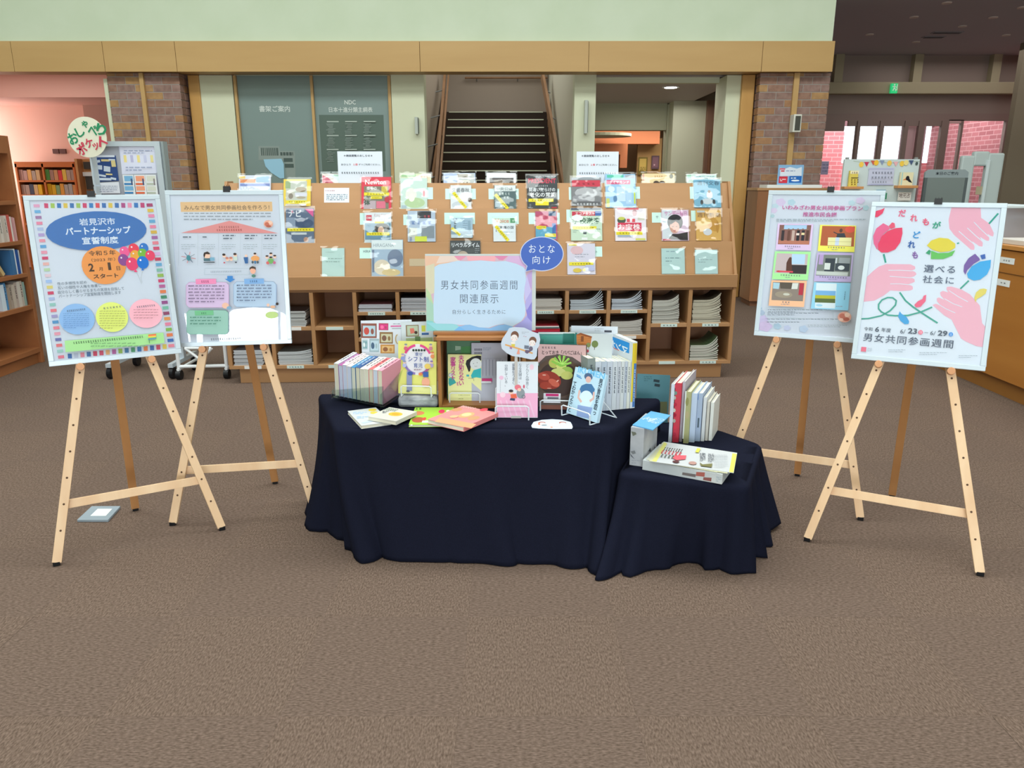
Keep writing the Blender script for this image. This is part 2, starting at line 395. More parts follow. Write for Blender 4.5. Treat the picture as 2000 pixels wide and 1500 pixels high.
# ------------------------------------------------------------------ brick pillars
def pillar(x0, x1, ys, name):
    y0 = 9.62; yb = 10.15
    p = struct(name, MB().box(x0+.012, x1-.012, y0+.008, yb, 0, ZO), M_MORT)
    h = 0.0858; n = int(ZO/h)+1; L = (x1-x0)/4; meshes = {}
    def brick(cx, cy, w_, d_, z0, z1, m):
        k = (round(w_, 4), round(d_, 4), round(z1-z0, 4), m)
        if k not in meshes:
            b = MB().box(-w_/2, w_/2, -d_/2, d_/2, 0, z1-z0); me = bpy.data.meshes.new('brick'); me.from_pydata([tuple(v) for v in b.v], [], b.f); me.materials.append(M_BR[m]); meshes[k] = me
        o = bpy.data.objects.new('brick', meshes[k]); col.objects.link(o); o.parent = p; o.location = (cx, cy, z0)
    sx = x1 if ys > 0 else x0
    for r in range(n):
        z0 = r*h+0.005; z1 = min((r+1)*h-0.005, ZO-0.001)
        if z1-z0 < 0.02: continue
        off = 0 if r % 2 == 0 else -L/2; a = x0 + off
        while a < x1-0.01:
            b = min(a+L, x1); a_ = max(a, x0)
            brick((a_+b)/2, y0+0.004+0.055, b-a_-0.009, 0.11, z0, z1, rnd.choice((0,0,1,2,2,3,3,4)))
            a += L
        c = y0+0.115+ (0 if r % 2 else 0.115)     # bricks of the visible side face
        if r % 2 == 0: brick(sx-ys*0.056, y0+0.115+0.055, 0.11, 0.105, z0, z1, rnd.choice((0,1,2,3)))
        while c < yb-0.06:
            e = min(c+0.23, yb); brick(sx-ys*0.056, (c+e)/2, 0.11, e-c-0.009, z0, z1, rnd.choice((0,1,2,3))); c += 0.23
    return p
LX0, LX1 = xw(206, 140, 9.62), xw(349, 140, 9.62)
RX0, RX1 = xw(1485, 141, 9.62), xw(1624, 141, 9.62)
pillar(LX0, LX1, 1, 'pillar_left'); pillar(RX0, RX1, -1, 'pillar_right')
struct('trim_4', MB().box(xw(271,140,9.6), xw(279,140,9.6), 9.585, 9.622, 0, ZO), M_FASC)
struct('trim_5', MB().box(xw(1551.5,144,9.6), xw(1562,144,9.6), 9.585, 9.622, 0, ZO), M_FASC)
struct('trim_6', MB().box(LX0-0.05, LX0-0.005, 9.64, 9.75, 0, ZO-0.06), mat('cream_paint', 'D3D6BC'))
# ------------------------------------------------------------------ far wall pieces
struct('trim_7', MB().box(LX1+0.03, xw(388), YW-0.02, YW+0.3, 0, ZO), M_JAMB, bevel=0.01)
mbw = MB().box(xw(388), xw(452), YW, YW+0.25, 0, ZO).box(xw(762), xw(827), YW, YW+0.25, 0, ZO+.1).box(xw(452), xw(762), YW+0.08, YW+0.25, 0, ZO+.1)
struct('wall_center', mbw, M_CREAM)
struct('pillar_stair', MB().box(xw(1123), xw(1165), YW, YW+0.3, 0, ZO+.1), M_CREAM)
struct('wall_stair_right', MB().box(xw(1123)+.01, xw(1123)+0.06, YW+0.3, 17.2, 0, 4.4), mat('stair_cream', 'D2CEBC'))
struct('wall_stair', MB().box(-1.48, -1.42, YW+0.25, 17.2, 0, 4.4).box(-1.48, xw(1123), 17.2, 17.3, 0, 4.4), mat('stair_wall_dim', 'A8988A'))  # grey-brown puts the dim stairwell light into the colour of cream walls
struct('ceiling_stair', MB().box(-1.48, xw(1123)+.06, 9.8, 17.2, 4.4, 4.5), mat('stair_wall_dim', 'B5A899'))
struct('wall_corridor', MB().box(xw(1420,153), xw(1448,153), YW, YW+0.5, 0, ZO), M_CREAM)
struct('trim_8', MB().box(xw(1448,153), RX0-0.015, YW-0.06, YW+0.3, 0, ZO), M_JAMB, bevel=0.01)
M_MAP = mat('green_grey_panel', '7E908E', 0.3, 0.5)
def panelboard(x0, x1, label):
    t = thing('directory_board', label, 'sign', ((x0+x1)/2, YW+0.07, 0.3), 'wall directory boards')
    MB().box(x0+.02, x1-.02, YW+0.045, YW+0.078, 0.3, ZO-0.001).build('panel', M_MAP, t)
    MB().box(x0-.012, x0+.02, YW+0.0, YW+0.078, 0.3, ZO-.001).build('frame_post', M_FASC, t)
    return t, Sheet((x0, YW+0.045, 0), X, Z, -Y_, lift=1e-3, step=3e-4)
pa = [xw(456), xw(606), xw(758)]
t1, s = panelboard(pa[0], pa[1], 'grey-green wall panel with the floor map and a pale blue area'); s.z(340, 120, 4)
s.txt('D5DCD8', '書架ご案内', 785, 370, 240, 48, 0.02)
s.poly('8E9A96', [(660,662),(822,662),(824,700),(942,700),(950,912),(880,912),(870,770),(660,770)])
s.rect('5A6864', 745, 705, 140, 60); s.rect('6C7873', 712, 705, 10, 60); s.rect('4F5D5A', 880, 722, 100, 26); s.rect('4F5D5A', 892, 770, 70, 30); s.rect('4F5D5A', 900, 815, 70, 30)
for k in range(9): s.rect('C2CBC6', 676+k*15, 705, 2, 58)
for k in range(4): s.rect('C2CBC6', 850+k*24, 722, 2, 30)
s.poly('9CC8E0', [(700,765),(840,760),(858,800),(862,912),(830,915),(760,870),(715,820)])
s.build('floor_map_print', t1)
t2, s = panelboard(pa[1], pa[2], 'grey-green wall panel with the decimal classification table'); s.z(340, 120, 4)
s.txt('DCE2DE', 'NDC', 1375, 319, 88, 34, 0.01); s.txt('DCE2DE', '日本十進分類主綱表', 1380, 377, 340, 40, 0.01)
s.rect('5E6E66', 1395, 640, 500, 440)
for a, x in enumerate((1240, 1383, 1528)):
    for b_, y in enumerate((470, 579, 688)):
        s.rect('AEB9B2', x+a*1, y, 92, 9)
        for q in range(9): s.rect('93A09A', x-32+rnd.uniform(8, 24), y+18+q*9.5, rnd.uniform(25, 65), 3.2)
s.build('classification_table_print', t2)
MB().box(pa[2]-0.012, pa[2]+0.03, YW, YW+0.078, 0.3, ZO-.001).build('frame_post', M_FASC, t2)

# stairs
st = struct('stair', MB().box(-1.4, xw(1123)-0.02, 11.35, 11.4, 0, 0.02), M_DARKW)
MS = mat('dark_step', '3A2E26', 0.8); MN = mat('nosing', 'D0D2B8', 0.3, 0.5, 0.2)
for k in range(17):
    y0 = 11.3 + 0.29*k; z = 0.165*(k+1)
    MB().box(-1.34, 0.70, y0, y0+0.33 if k < 16 else 17.2, z-0.165, z-0.006).build('step', MS, st)
    MB().box(-1.26, 0.62, y0-0.012, y0+0.035, z-0.02, z).build('nosing', MN, st)
MSTR = wood('stringer_wood', '8A6444', '9C7454', 'y', 6)
for nm, xx in (('left', -1.34), ('right', 0.70)):
    sg = -1 if nm == 'left' else 1
    q = [Vec((xx, 11.2, 0.02)), Vec((xx, 16.1, 2.8)), Vec((xx, 16.1, 3.15)), Vec((xx, 11.2, 0.35))]
    MB().prism(q, X*sg, 0.04).build('stringer', MSTR, st)
t = thing('handrail', 'brown wooden handrail on the left side of the staircase', 'handrail', (-1.05, 11.3, 1.05))
MB().bar(V(850,380,11.4), V(869,146,15.6), 0.09, 0.045, Z).build('rail', MSTR, t)
MB().bar(V(856,392,11.4), V(876,148,15.6), 0.05, 0.03, Z).build('lower_rail', MSTR, t)
for k in range(4):
    q = V(850,380,11.4).lerp(V(869,146,15.6), .12+k*.24); MB().tube([q, q+Vec((-.2, 0, -.05))], 0.012).build('bracket', M_METAL, t)
t = thing('handrail', 'brown wooden handrail on the right side of the staircase', 'handrail', (0.7, 11.3, 1.05))
MB().bar(V(1104,390,11.4), V(1059,146,15.6), 0.2, 0.045, Z).build('rail', MSTR, t)
for k in range(4):
    q = V(1104,390,11.4).lerp(V(1059,146,15.6), .12+k*.24); MB().tube([q, q+Vec((.1, 0, -.04))], 0.012).build('bracket', M_METAL, t)
pz = V(960, 152, 17.1).z
t = thing('landing_rail', 'dark horizontal rail high on the wall above the stairs', 'handrail', (-0.1, 17.1, pz))
MB().tube([(-1.0, 17.1, pz), (0.75, 17.1, pz)], 0.022).build('rail', MSTR, t)
for xx in (-0.75, 0.12): MB().tube([(xx, 17.1, pz), (xx, 17.19, pz-0.05)], 0.014).build('bracket', M_METAL, t)

# pillar plates (edge-on sign plates)
def plate(px, y0, y1, label):
    p = V(px, (y0+y1)/2, YW-0.04); a = V(px, y1, YW-0.04).z; b = V(px, y0, YW-0.04).z
    t = thing('wall_plate', label, 'sign plate', (p.x, YW, (a+b)/2))
    MB().box(p.x-0.018, p.x+0.018, YW-0.09, YW, a, b).build('plate', mat('plate_grey', 'B4BAB2', 0.4), t)
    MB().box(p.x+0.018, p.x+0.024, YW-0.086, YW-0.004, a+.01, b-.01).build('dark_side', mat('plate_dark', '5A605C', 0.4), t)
plate(814, 229, 262, 'short grey plate projecting from the cream pillar left of the stairs')
plate(1144, 196, 261, 'tall grey plate projecting from the cream pillar right of the stairs')

struct('ceiling_leak_stop', MB().box(-9.2, 4.4, 9.75, 17.7, 4.55, 4.65).box(-9.2, 4.4, 17.6, 17.7, 0, 4.6).box(-9.2, -9.1, 9.8, 17.7, 3.05, 4.6), mat('off_white_paint', 'C9CDBE'))  # unseen slab and walls added to stop sky light leaking in
# corridor right of the stairs
cx0, cx1 = xw(1165)-0.0, xw(1420,153)
struct('ceiling_corridor', MB().box(cx0-0.235, RX0, 10.1, 17.2, ZO+0.02, ZO+0.12), mat('corridor_ceiling', 'B8AEA8'))
struct('trim_9', MB().box(cx0, cx1, 10.15, 10.25, ZO-0.045, ZO+0.02), mat('cream_paint', 'D3D6BC'))
zl = V(1230, 254, 13.4).z
struct('wall_lintel', MB().box(xw(1165)-0.2, V(1302, 230, 13.4).x, 13.4, 13.6, zl, ZO+.02).box(V(1302, 230, 13.4).x, V(1302, 230, 13.4).x+0.1, 13.35, 13.6, 0, ZO), mat('olive_cream_paint', 'A8AA90'))
struct('pillar_corridor', MB().box(V(1311,300,13).x, V(1374,300,13).x, 13, 13.4, 0, ZO+.02), mat('olive_cream_light', 'C4C6AE'))
struct('wall_corridor_right', MB().box(V(1374,300,13).x, V(1412,300,12.4).x+0.6, 12.9, 13.0, 0, ZO+.02), mat('brown_wall', '80604E'))
dz = struct('door_2', MB().box(V(1384,300,12.85).x, V(1408,300,12.85).x, 12.82, 12.9, 0, 2.25), M_DARKW, bevel=0.01)
MB().box(V(1390,300,12.8).x, V(1404,300,12.8).x, 12.79, 12.82, 0.2, 2.05).build('door_panel', mat('dark_door', '3C2A24'), dz)
struct('wall_corridor_back', MB().box(0.85, 6, 17.2, 17.3, 0, 3.2), mat('tan_wall', 'A8825E'))
struct('trim_10', MB().box(V(1150,262,15.5).x, V(1289,262,15.5).x, 15.5, 15.9, V(1240,281,15.5).z, V(1240,256,15.5).z), mat('peach_paint', 'D08058'))
mbp = MB()
pc = V(1175, 272, 14.8); mbp.disc((pc.x, 14.8, V(1175,267,14.8).z), X, Y_, Z, 0.55, 0.05, 36)
struct('trim_11', mbp, mat('cream_paint', 'D3D6BC'))
struct('trim_12', MB().box(V(1150,300,15.2).x, V(1224,300,15.2).x, 15.1, 15.4, V(1200,302,15.2).z, V(1200,281,15.2).z).box(V(1210,300,15.2).x, V(1224,300,15.2).x, 15.1, 15.4, V(1200,328,15.2).z, V(1200,302,15.2).z), mat('peach_paint', 'D08058'))
struct('wall_corridor_inner', MB().box(V(1245,300,15.9).x, V(1292,300,15.9).x, 15.9, 16.0, 0, V(1240,270,15.9).z), mat('tan_light', 'B8925E'))
def wallpic(name, x0, x1, y0, y1, Yp, hx, inner, label):
    a = V(x0, y1, Yp); b = V(x1, y0, Yp)
    t = thing(name, label, 'poster', ((a.x+b.x)/2, Yp, a.z))
    MB().box(a.x, b.x, Yp, Yp+0.02, a.z, b.z).build('sheet', mat('print_' + hx, hx), t)
    s = Sheet((a.x, Yp, a.z), X, Z, -Y_, lift=2e-3, step=1e-3)
    inner(s); s.build('print', t); return t
wallpic('framed_poster', 1246, 1265, 307, 341, 15.85, '7A6A30', lambda s: (s.rect('C0A458', 1255.5, 322, 13, 24), s.lines('6A5A28', 1250, 327, 1261, 333, 3, 1.2)), 'small yellow framed poster at the back of the corridor')
wallpic('wall_poster', 1272, 1288, 304, 330, 15.85, '5C4650', lambda s: (s.rect('7A5A66', 1280, 317, 11, 20), s.ell('C0A0A8', 1278, 322, 3, 3)), 'small dark purple poster at the back of the corridor')
p = G(1310, 170, ZO+0.02)
t = thing('downlight', 'bright round downlight in the corridor ceiling', 'ceiling light', (p.x, p.y, ZO+0.02))
MB().disc((p.x, p.y, ZO+0.012), X, Y_, Z, 0.12, 0.008, 28).build('rim', M_WMET, t)
MB().disc((p.x, p.y, ZO+0.008), X, Y_, Z, 0.085, 0.004, 28).build('lamp', mat('lamp_glow', 'FFFFFF', 0.5, 0.3, 0, 12), t)

# ------------------------------------------------------------------ pink room on the left
struct('wall_pink_back', MB().box(-9, LX0+0.6, 13.3, 13.5, 0, 3.1), M_PINK)
zb = V(100, 190, 12).z
struct('ceiling_pink', MB().box(-9, LX0+0.6, 12, 13.3, zb, 3.1).box(-9, LX0+0.6, 9.8, 12, 3.1, 3.2), mat('light_pink_paint', 'E8B4A4'))
struct('wall_pink_right', MB().box(V(172,260,13.2).x, V(172,260,13.2).x+0.9, 13.15, 13.3, 0, zb), M_PINKD)
struct('wall_pink_side', MB().box(LX0+0.3, LX0+0.5, 10.15, 12.6, 0, 3.1), M_PINKD)
a = V(104, 300, 13.28); b = V(128, 291, 13.28)
t = thing('wall_vent', 'dark double grille high on the pink wall', 'vent', ((a.x+b.x)/2, 13.3, a.z))
MB().box(a.x, (a.x+b.x)/2-0.01, 13.27, 13.3, a.z, b.z).build('grille', mat('vent_brown', '6A4A44'), t)
MB().box((a.x+b.x)/2+0.01, b.x, 13.27, 13.3, a.z, b.z).build('grille', mat('vent_brown', '6A4A44'), t)
struct('wall_pink_left', MB().box(-8.86, -8.75, 9.8, 12.2, 0, 3.1).box(-8.86, -8.75, 12.2, 13.3, 0, 0.95).box(-8.86, -8.75, 12.2, 13.3, 2.6, 3.1), M_PINK)
struct('window_3', MB().box(-8.82, -8.78, 12.68, 12.73, 0.95, 2.6).box(-8.82, -8.78, 12.2, 13.3, 1.95, 2.06), mat('blue_grey_metal', '5A6080'))
def shelfbooks(t0, x0, x1, Yf, zs, heights, cols_, where, depth=0.2):
    pass
# ------------------------------------------------------------------ books as things
ORD = ['first', 'second', 'third', 'fourth', 'fifth', 'sixth', 'seventh', 'eighth', 'ninth', 'tenth', 'eleventh', 'twelfth', 'thirteenth', 'fourteenth', 'fifteenth', 'sixteenth']
def row_book(o, u, d, up, t, h, dep, hx, label, group, name='book', pages=None, title=None, tcol='3A3A3A', face='spine'):
    """a book standing in a row: its spine face starts at o, thickness t along u, depth dep along d (into the row)"""
    o = Vec(o); n = -d
    r = thing(name, label, 'book', o + u*(t/2) + d*(dep/2), group)
    m = MB(); cv = mat('cover_' + hx, hx, 0.5, 0.35); ct = 0.0012
    m.obox(o + u*(t/2) + up*(h/2) + d*(ct/2), u, up, n, t, h, ct)
    m.obox(o + u*(ct/2) + up*(h/2) + d*(dep/2), u, up, n, ct, h, dep-ct); m.obox(o + u*(t-ct/2) + up*(h/2) + d*(dep/2), u, up, n, ct, h, dep-ct)
    m.build('cover', cv, r)
    MB().obox(o + u*(t/2) + up*(h/2) + d*(dep/2), u, up, n, max(t-2*ct, .001), h-0.006, dep-0.008).build('pages', pages or M_PAGES, r)
    if title:
        s = Sheet(o + u*(t/2) + up*(h/2), u, up, n, lift=3e-4)
        s.ltxt(tcol, title, 0, h*0.12, t*0.6, h*0.55, 'm', vert=True); s.build('spine_print', r)
    return r
PAL = ['B9A79A', '8C7A70', 'C9BEB2', 'A8553F', '5F7F95', 'D7CFC0', '7F8B6A', 'B88A5A', 'C4B0A8', '936B6B']
# far bookcase in the pink room
def far_case(x0, x1, Yf, zt, shelves, zbot):
    t = thing('bookcase', 'low orange wooden bookcase against the pink wall in the far left room', 'bookcase', ((x0+x1)/2, Yf+0.12, 0))
    m = mat('orange_wood', 'C06A34', 0.5); z0 = 0
    MB().box(x0, x1, Yf, Yf+0.26, zt-0.03, zt).box(x0, x1, Yf, Yf+0.02, zt-0.085, zt-0.03).build('top', m, t)
    for x in (x0, (x0+x1)/2-0.05, x1-0.03): MB().box(x, x+0.03, Yf, Yf+0.26, 0, zt-0.03).build('side_panel', m, t)
    for z in shelves: MB().box(x0+.03, x1-.03, Yf, Yf+0.25, z-0.03, z).build('shelf', m, t)
    MB().box(x0, x1, Yf+0.25, Yf+0.27, 0, zt).build('back_panel', mat('orange_wood_dark', '7A4020', 0.6), t)
fx0, fx1 = V(31, 340, 12.9).x, V(147, 340, 12.9).x; fz = V(90, 316, 12.9).z
fs = [V(90, 352, 12.9).z, V(90, 380, 12.9).z, 0.78, 0.45, 0.12]
far_case(fx0, fx1, 12.9, fz, fs, 0)
cA = ['B88C80', 'B88C80', 'D79A52', 'A89080', 'C8A070', '5C9A50', 'A07868', 'C08A5A', 'D03A3A', 'D9B04A', 'B09080', 'A0887C', 'C8A08C']
cB = ['A88878', 'A88878', '404050', 'C8A070', 'D8A81C', 'D8A81C', 'D8A81C', '7E9A6A', 'D9953A', 'A89C94', 'A8A09C', 'C88850', 'B87060']
for row, cs in ((0, cA), (1, cB)):
    x = fx0+0.035; n = len(cs); wd = (fx1-fx0-0.08)/n; mid = (fx0+fx1)/2-0.05
    for i, c in enumerate(cs):
        wdt = wd*0.9
        if abs(x+wdt/2-mid-0.015) < wdt/2+0.016: x = mid+0.032
        if x+wdt > fx1-0.035: wdt = fx1-0.036-x
        if wdt < 0.02: break
        row_book((x, 12.93, fs[row]), X, Y_, Z, wdt, rnd.uniform(0.15, 0.18), 0.16, c,
                 '%s book from the left on the %s shelf of the far orange bookcase' % (ORD[i], 'upper' if row == 0 else 'lower'), 'books in the pink room bookcase')
        x += wd
# magazine stand at its right end
x0, x1 = V(149, 340, 12.7).x, V(178, 340, 12.7).x
t = thing('magazine_stand', 'narrow wooden stand with dark magazine covers beside the orange bookcase', 'stand', ((x0+x1)/2, 12.8, 0))
MB().box(x0, x0+0.04, 12.7, 12.9, 0, V(150, 310, 12.7).z).box(x0, x1, 12.86, 12.9, 0, V(150, 310, 12.7).z).build('frame', mat('orange_wood_light', 'C8905C', 0.5), t)
for a, b in ((316, 330), (344, 370)):
    MB().box(x0+0.07, x1, 12.82, 12.86, V(150, b, 12.8).z, V(150, a, 12.8).z).build('dark_cover', mat('dark_cover', '4A4642', 0.5), t)
MB().box(x0+0.05, x1, 12.8, 12.86, V(150, 344, 12.8).z, V(150, 336, 12.8).z).build('white_strip', M_PAPER, t)

# ------------------------------------------------------------------ tall bookcase at the left edge, its shelves facing right
XB = -3.9
def VX(px, py, Xp=XB):
    d = ray(px, py); return C0 + d * (Xp / d.x)
YE = 6.12
tb = thing('bookcase', 'tall brown wooden bookcase at the left edge with its shelves facing right', 'bookcase', (XB-0.15, 5.0, 0))
ztop = VX(19, 266).z; yS = 3.9
def zz(y): return VX(1, y).z
for y in (yS, YE-0.035): MB().box(XB-0.32, XB, y, y+0.035, 0, ztop).build('side_panel', M_CASE, tb, bevel=0.002)
MB().box(XB-0.32, XB, yS+.035, YE-.035, ztop-0.03, ztop).box(XB-0.02, XB, yS+.035, YE-.035, ztop-0.13, ztop-0.03).build('top', M_CASE, tb)
MB().box(XB-0.34, XB-0.32, yS, YE, 0, ztop).build('back_panel', M_CASE, tb)
sz = [(zz(393), zz(401)), (zz(475), zz(483)), (zz(543), zz(551)), (zz(611), zz(620.5)), (zz(705), zz(715.5))]
for a, b in sz: MB().box(XB-0.318, XB-0.001, yS+.036, YE-.036, b, a).build('shelf', M_CASE, tb, bevel=0.002)
MB().box(XB-0.30, XB-0.03, yS+.036, YE-.036, 0, sz[-1][1]).build('plinth', M_CASE, tb)
def side_row(y0, zs, items, where, group):
    y = y0
    for i, (t, h, c, ttl) in enumerate(items):
        dep = 0.15 + (i % 3)*0.01
        row_book((XB-0.02-(i % 2)*.004, y, zs), Y_, -X, Z, t-0.0015, h, dep, c, '%s book from the end panel on the %s shelf of the left bookcase' % (ORD[len(items)-1-i], where), group, title=ttl)
        y += t
it = [(0.040, .20, 'C9BDB6', None), (.038, .205, 'A08A84', '文学全集'), (.030, .19, 'C4B8AE', None), (.036, .195, 'D5CCC4', '日本の歴史'), (.03, .20, 'BFB2A8', None), (.034, .20, 'CFC4BC', '世界の旅'), (.03, .205, 'C0574E', None), (.026, .19, 'D8D0C8', None), (.02, .185, 'C28E90', None), (.022, .18, 'CFA0A0', None)]
side_row(YE-0.05-sum(i[0] for i in it), sz[1][0], it, 'second', 'books on the left bookcase')
it = [(.05, .19, '3E6FA0', None), (.02, .20, 'E0E4E8', None), (.03, .19, '24509A', None), (.022, .185, 'C8CCD0', None)]
side_row(YE-0.06-sum(i[0] for i in it), sz[2][0], it, 'third', 'books on the left bookcase')
for k, (c, yy, lab) in enumerate((('C2A878', 0.30, 'cream book leaning to the left on the third shelf of the left bookcase'), ('B89C70', 0.38, 'tan book leaning beside the cream one on the third shelf of the left bookcase'), ('AEB4B8', 0.50, 'grey book leaning at the left on the third shelf of the left bookcase'))):
    a = R(32); up = (Z*math.cos(a) - Y_*math.sin(a)); uu = (Y_*math.cos(a) + Z*math.sin(a))
    row_book((XB-0.03, YE-0.06-.122-yy*0.95+0.18, sz[2][0]+0.002), uu, -X, up, 0.03, 0.19, 0.14, c, lab, 'books on the left bookcase')
it = [(.05, .20, 'C8D4E0', None), (.03, .21, '4A86B8', '図鑑'), (.03, .17, '9C8A7C', None), (.034, .19, 'A6968A', '随筆集'), (.03, .185, 'C0B2A6', None), (.034, .195, 'B6A49C', '短編集'), (.036, .20, 'CFC6BE', None), (.034, .20, 'BFB0A6', '評論'), (.022, .19, '90A8A0', None), (.012, .16, '406070', None)]
side_row(YE-0.06-sum(i[0] for i in it), sz[3][0], it, 'fourth', 'books on the left bookcase')
o = MB().box(XB-0.2, XB-0.02, 5.02, 5.30, sz[0][0], sz[0][0]+0.05).build('paper_bundle', M_PAPER, None, (XB-0.1, 5.16, sz[0][0]), bevel=0.01); tag(o, 'pale paper bundle on the top shelf of the left bookcase', 'paper')
p = VX(3, 706); o = MB().box(XB-0.2, XB-0.02, p.y-0.25, p.y+0.02, sz[4][0], sz[4][0]+0.09).build('paper_bundle', M_PAPER, None, (XB-0.1, p.y-0.1, sz[4][0]), bevel=0.006); tag(o, 'white bundle of papers on the bottom shelf of the left bookcase', 'paper')

# ------------------------------------------------------------------ magazine rack
RO = Vec((-2.044, 5.426, 0)); ra = R(2.85); RU = Vec((math.cos(ra), math.sin(ra), 0)); RW = Vec((-math.sin(ra), math.cos(ra), 0))
RO = RO - RW*0.03
def rp(s, d, z): return RO + RU*s + RW*d + Z*z
def rpl(px, py, d):                          # (s, z) on the rack plane at depth d
    p = onplane(px, py, RO + RW*d, -RW) - RO; return p.dot(RU), p.z
SA, SB = rpl(448, 722, 0)[0], rpl(1432, 640, 0)[0]
rk = thing('magazine_rack', 'long wooden magazine rack with sloping display tiers above open pigeonholes', 'rack', rp((SA+SB)/2, 0.25, 0))
def rbox(s0, s1, d0, d1, z0, z1): return MB().obox(rp((s0+s1)/2, (d0+d1)/2, (z0+z1)/2), RU, RW, Z, s1-s0, d1-d0, z1-z0)
def rb(name, *a, m=None): return rbox(*a).build(name, m or M_RACK, rk, bevel=0.0015)
zp1 = rpl(1300, 711.5, 0)[1]; zp0 = rpl(1300, 705, 0)[1]
zle, zlt = rpl(1430, 561, 0)[1], rpl(1435, 536, 0)[1]
rb('plinth', SA+0.065, SB-0.06, 0.03, 0.40, 0.0, zp1)
rb('bottom_board', SA, SB, 0, 0.44, zp1, zp0)
rb('front_rail', SA-0.005, SB+0.005, -0.004, 0.02, zle, zlt)
rb('deck', SA, SB, 0.02, 0.44, zle-0.02, zle)
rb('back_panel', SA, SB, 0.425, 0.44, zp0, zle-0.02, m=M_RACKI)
bpx = [448, 531, 611.5, 694, 777.5, 859, 941, 1024, 1107, 1188, 1268, 1346.5, 1430]
bs = [rpl(p, 620 if i > 2 else 640, 0)[0] for i, p in enumerate(bpx)]; bs[0] = SA+0.012; bs[-1] = SB-0.012
for b in bs: rb('divider', b-0.014, b+0.014, 0.0, 0.424, zp0, zle-0.02, m=M_RACKV)
zm2 = (rpl(1300, 632, 0)[1], rpl(1300, 639, 0)[1]); zm3 = [(rpl(1150, 606, 0)[1], rpl(1150, 612.5, 0)[1]), (rpl(1150, 656, 0)[1], rpl(1150, 663, 0)[1])]
cell = {}
for i in range(12):
    a, b = bs[i]+0.0142, bs[i+1]-0.0142
    lv = [zm2] if (i < 3 or i > 9) else zm3
    fl = [zp0] + [q[0] for q in sorted(lv, key=lambda q: q[0])]
    for q in lv: rb('shelf', a, b, 0.002, 0.42, q[1], q[0])
    cell[i] = (a, b, fl)
    for k, z in enumerate([(zp1+zp0)/2] + [(q[0]+q[1])/2 for q in sorted(lv)]):
        if i == 1 and k == 1: pass
        lo = rbox((a+b)/2-0.062, (a+b)/2+0.062, -0.0015, (0.0 if k == 0 else 0.002), z-0.0115, z+0.0115).build('shelf_label', mat('label_paper', 'CFE0DC' if (i*3+k) % 4 else 'E4E2E0', 0.6), rk)
        if (i, k) in ((3, 2), (4, 2), (7, 2), (8, 2), (9, 2), (10, 1), (11, 1), (11, 0), (1, 0)):
            s = Sheet(rp((a+b)/2, -0.0015, z), RU, Z, -RW, lift=4e-4)
            s.ltxt('5A6A66', {(3,2): '暮らしの手帖', (4,2): '月刊太陽', (7,2): 'サンデー毎日', (8,2): 'NEWS WEEK', (9,2): '週刊ダイヤモンド', (10,1): 'サンデー', (11,1): '週刊文春', (11,0): '週刊新潮', (1,0): '趣味の園芸'}[(i, k)], 0, 0, 0.10, 0.011, 'm')
            s.build('label_print', rk)
# sloping tiers
D = [(0.03, 0.11), (0.135, 0.215), (0.24, 0.32)]
def czc(py, d): return rpl(950, py, d)[1]
zt3, zt2, zt1 = czc(473.5, 0.11), czc(408, 0.215), czc(357.5, 0.32)
tiers = [((0.03, zlt-0.03), (0.11, zt3)), ((0.135, zt3-0.035), (0.215, zt2)), ((0.24, zt2-0.035), (0.32, zt1))]
for (d0, z0), (d1, z1) in tiers:
    m = MB(); q = [(d0, z0), (d1, z1), (d1+0.018, z1), (d0+0.018, z0)]
    m.prism([rp(SA+0.02, d, z) for d, z in q], RU, SB-SA-0.04).build('tier_board', M_RACK, rk)
for s0 in (SA, SB-0.02):
    q = [(0.0, zlt-0.001), (0.30, zt1+0.012), (0.44, zt1+0.012), (0.44, zle-0.02), (0.0, zle-.02)] if s0 > 0 else [(0.0, zlt-0.001), (0.30, zt1+0.012), (0.44, zt1+0.012), (0.44, zle-.02), (0.0, zle-.02)]
    MB().prism([rp(s0, d+0.005, z) for d, z in q], RU, 0.02).build('end_panel', M_RACKV, rk)
rb('back_board', SA+0.021, SB-0.021, 0.425, 0.44, zle, zt1-0.02)
rb('upper_slot_floor', SA+0.021, SB-0.021, 0.338, 0.424, zt1-0.06, zt1-0.045)
def tier_frame(row):                          # plane on which the magazines of a row lie
    if row == 0: a, b = (0.345, zt1-0.045), (0.40, zt1+0.15)
    else:
        (d0, z0), (d1, z1) = tiers[3-row]; a, b = (d0, z0), (d1, z1)
    v = (RW*(b[0]-a[0]) + Z*(b[1]-a[1])).normalized(); n = RU.cross(v).normalized()
    if n.y > 0: n = -n
    return rp(0, a[0], a[1]), v, n
def on_tier(row, off=0.0):
    o, v, n = tier_frame(row); return o + n*off, v, n
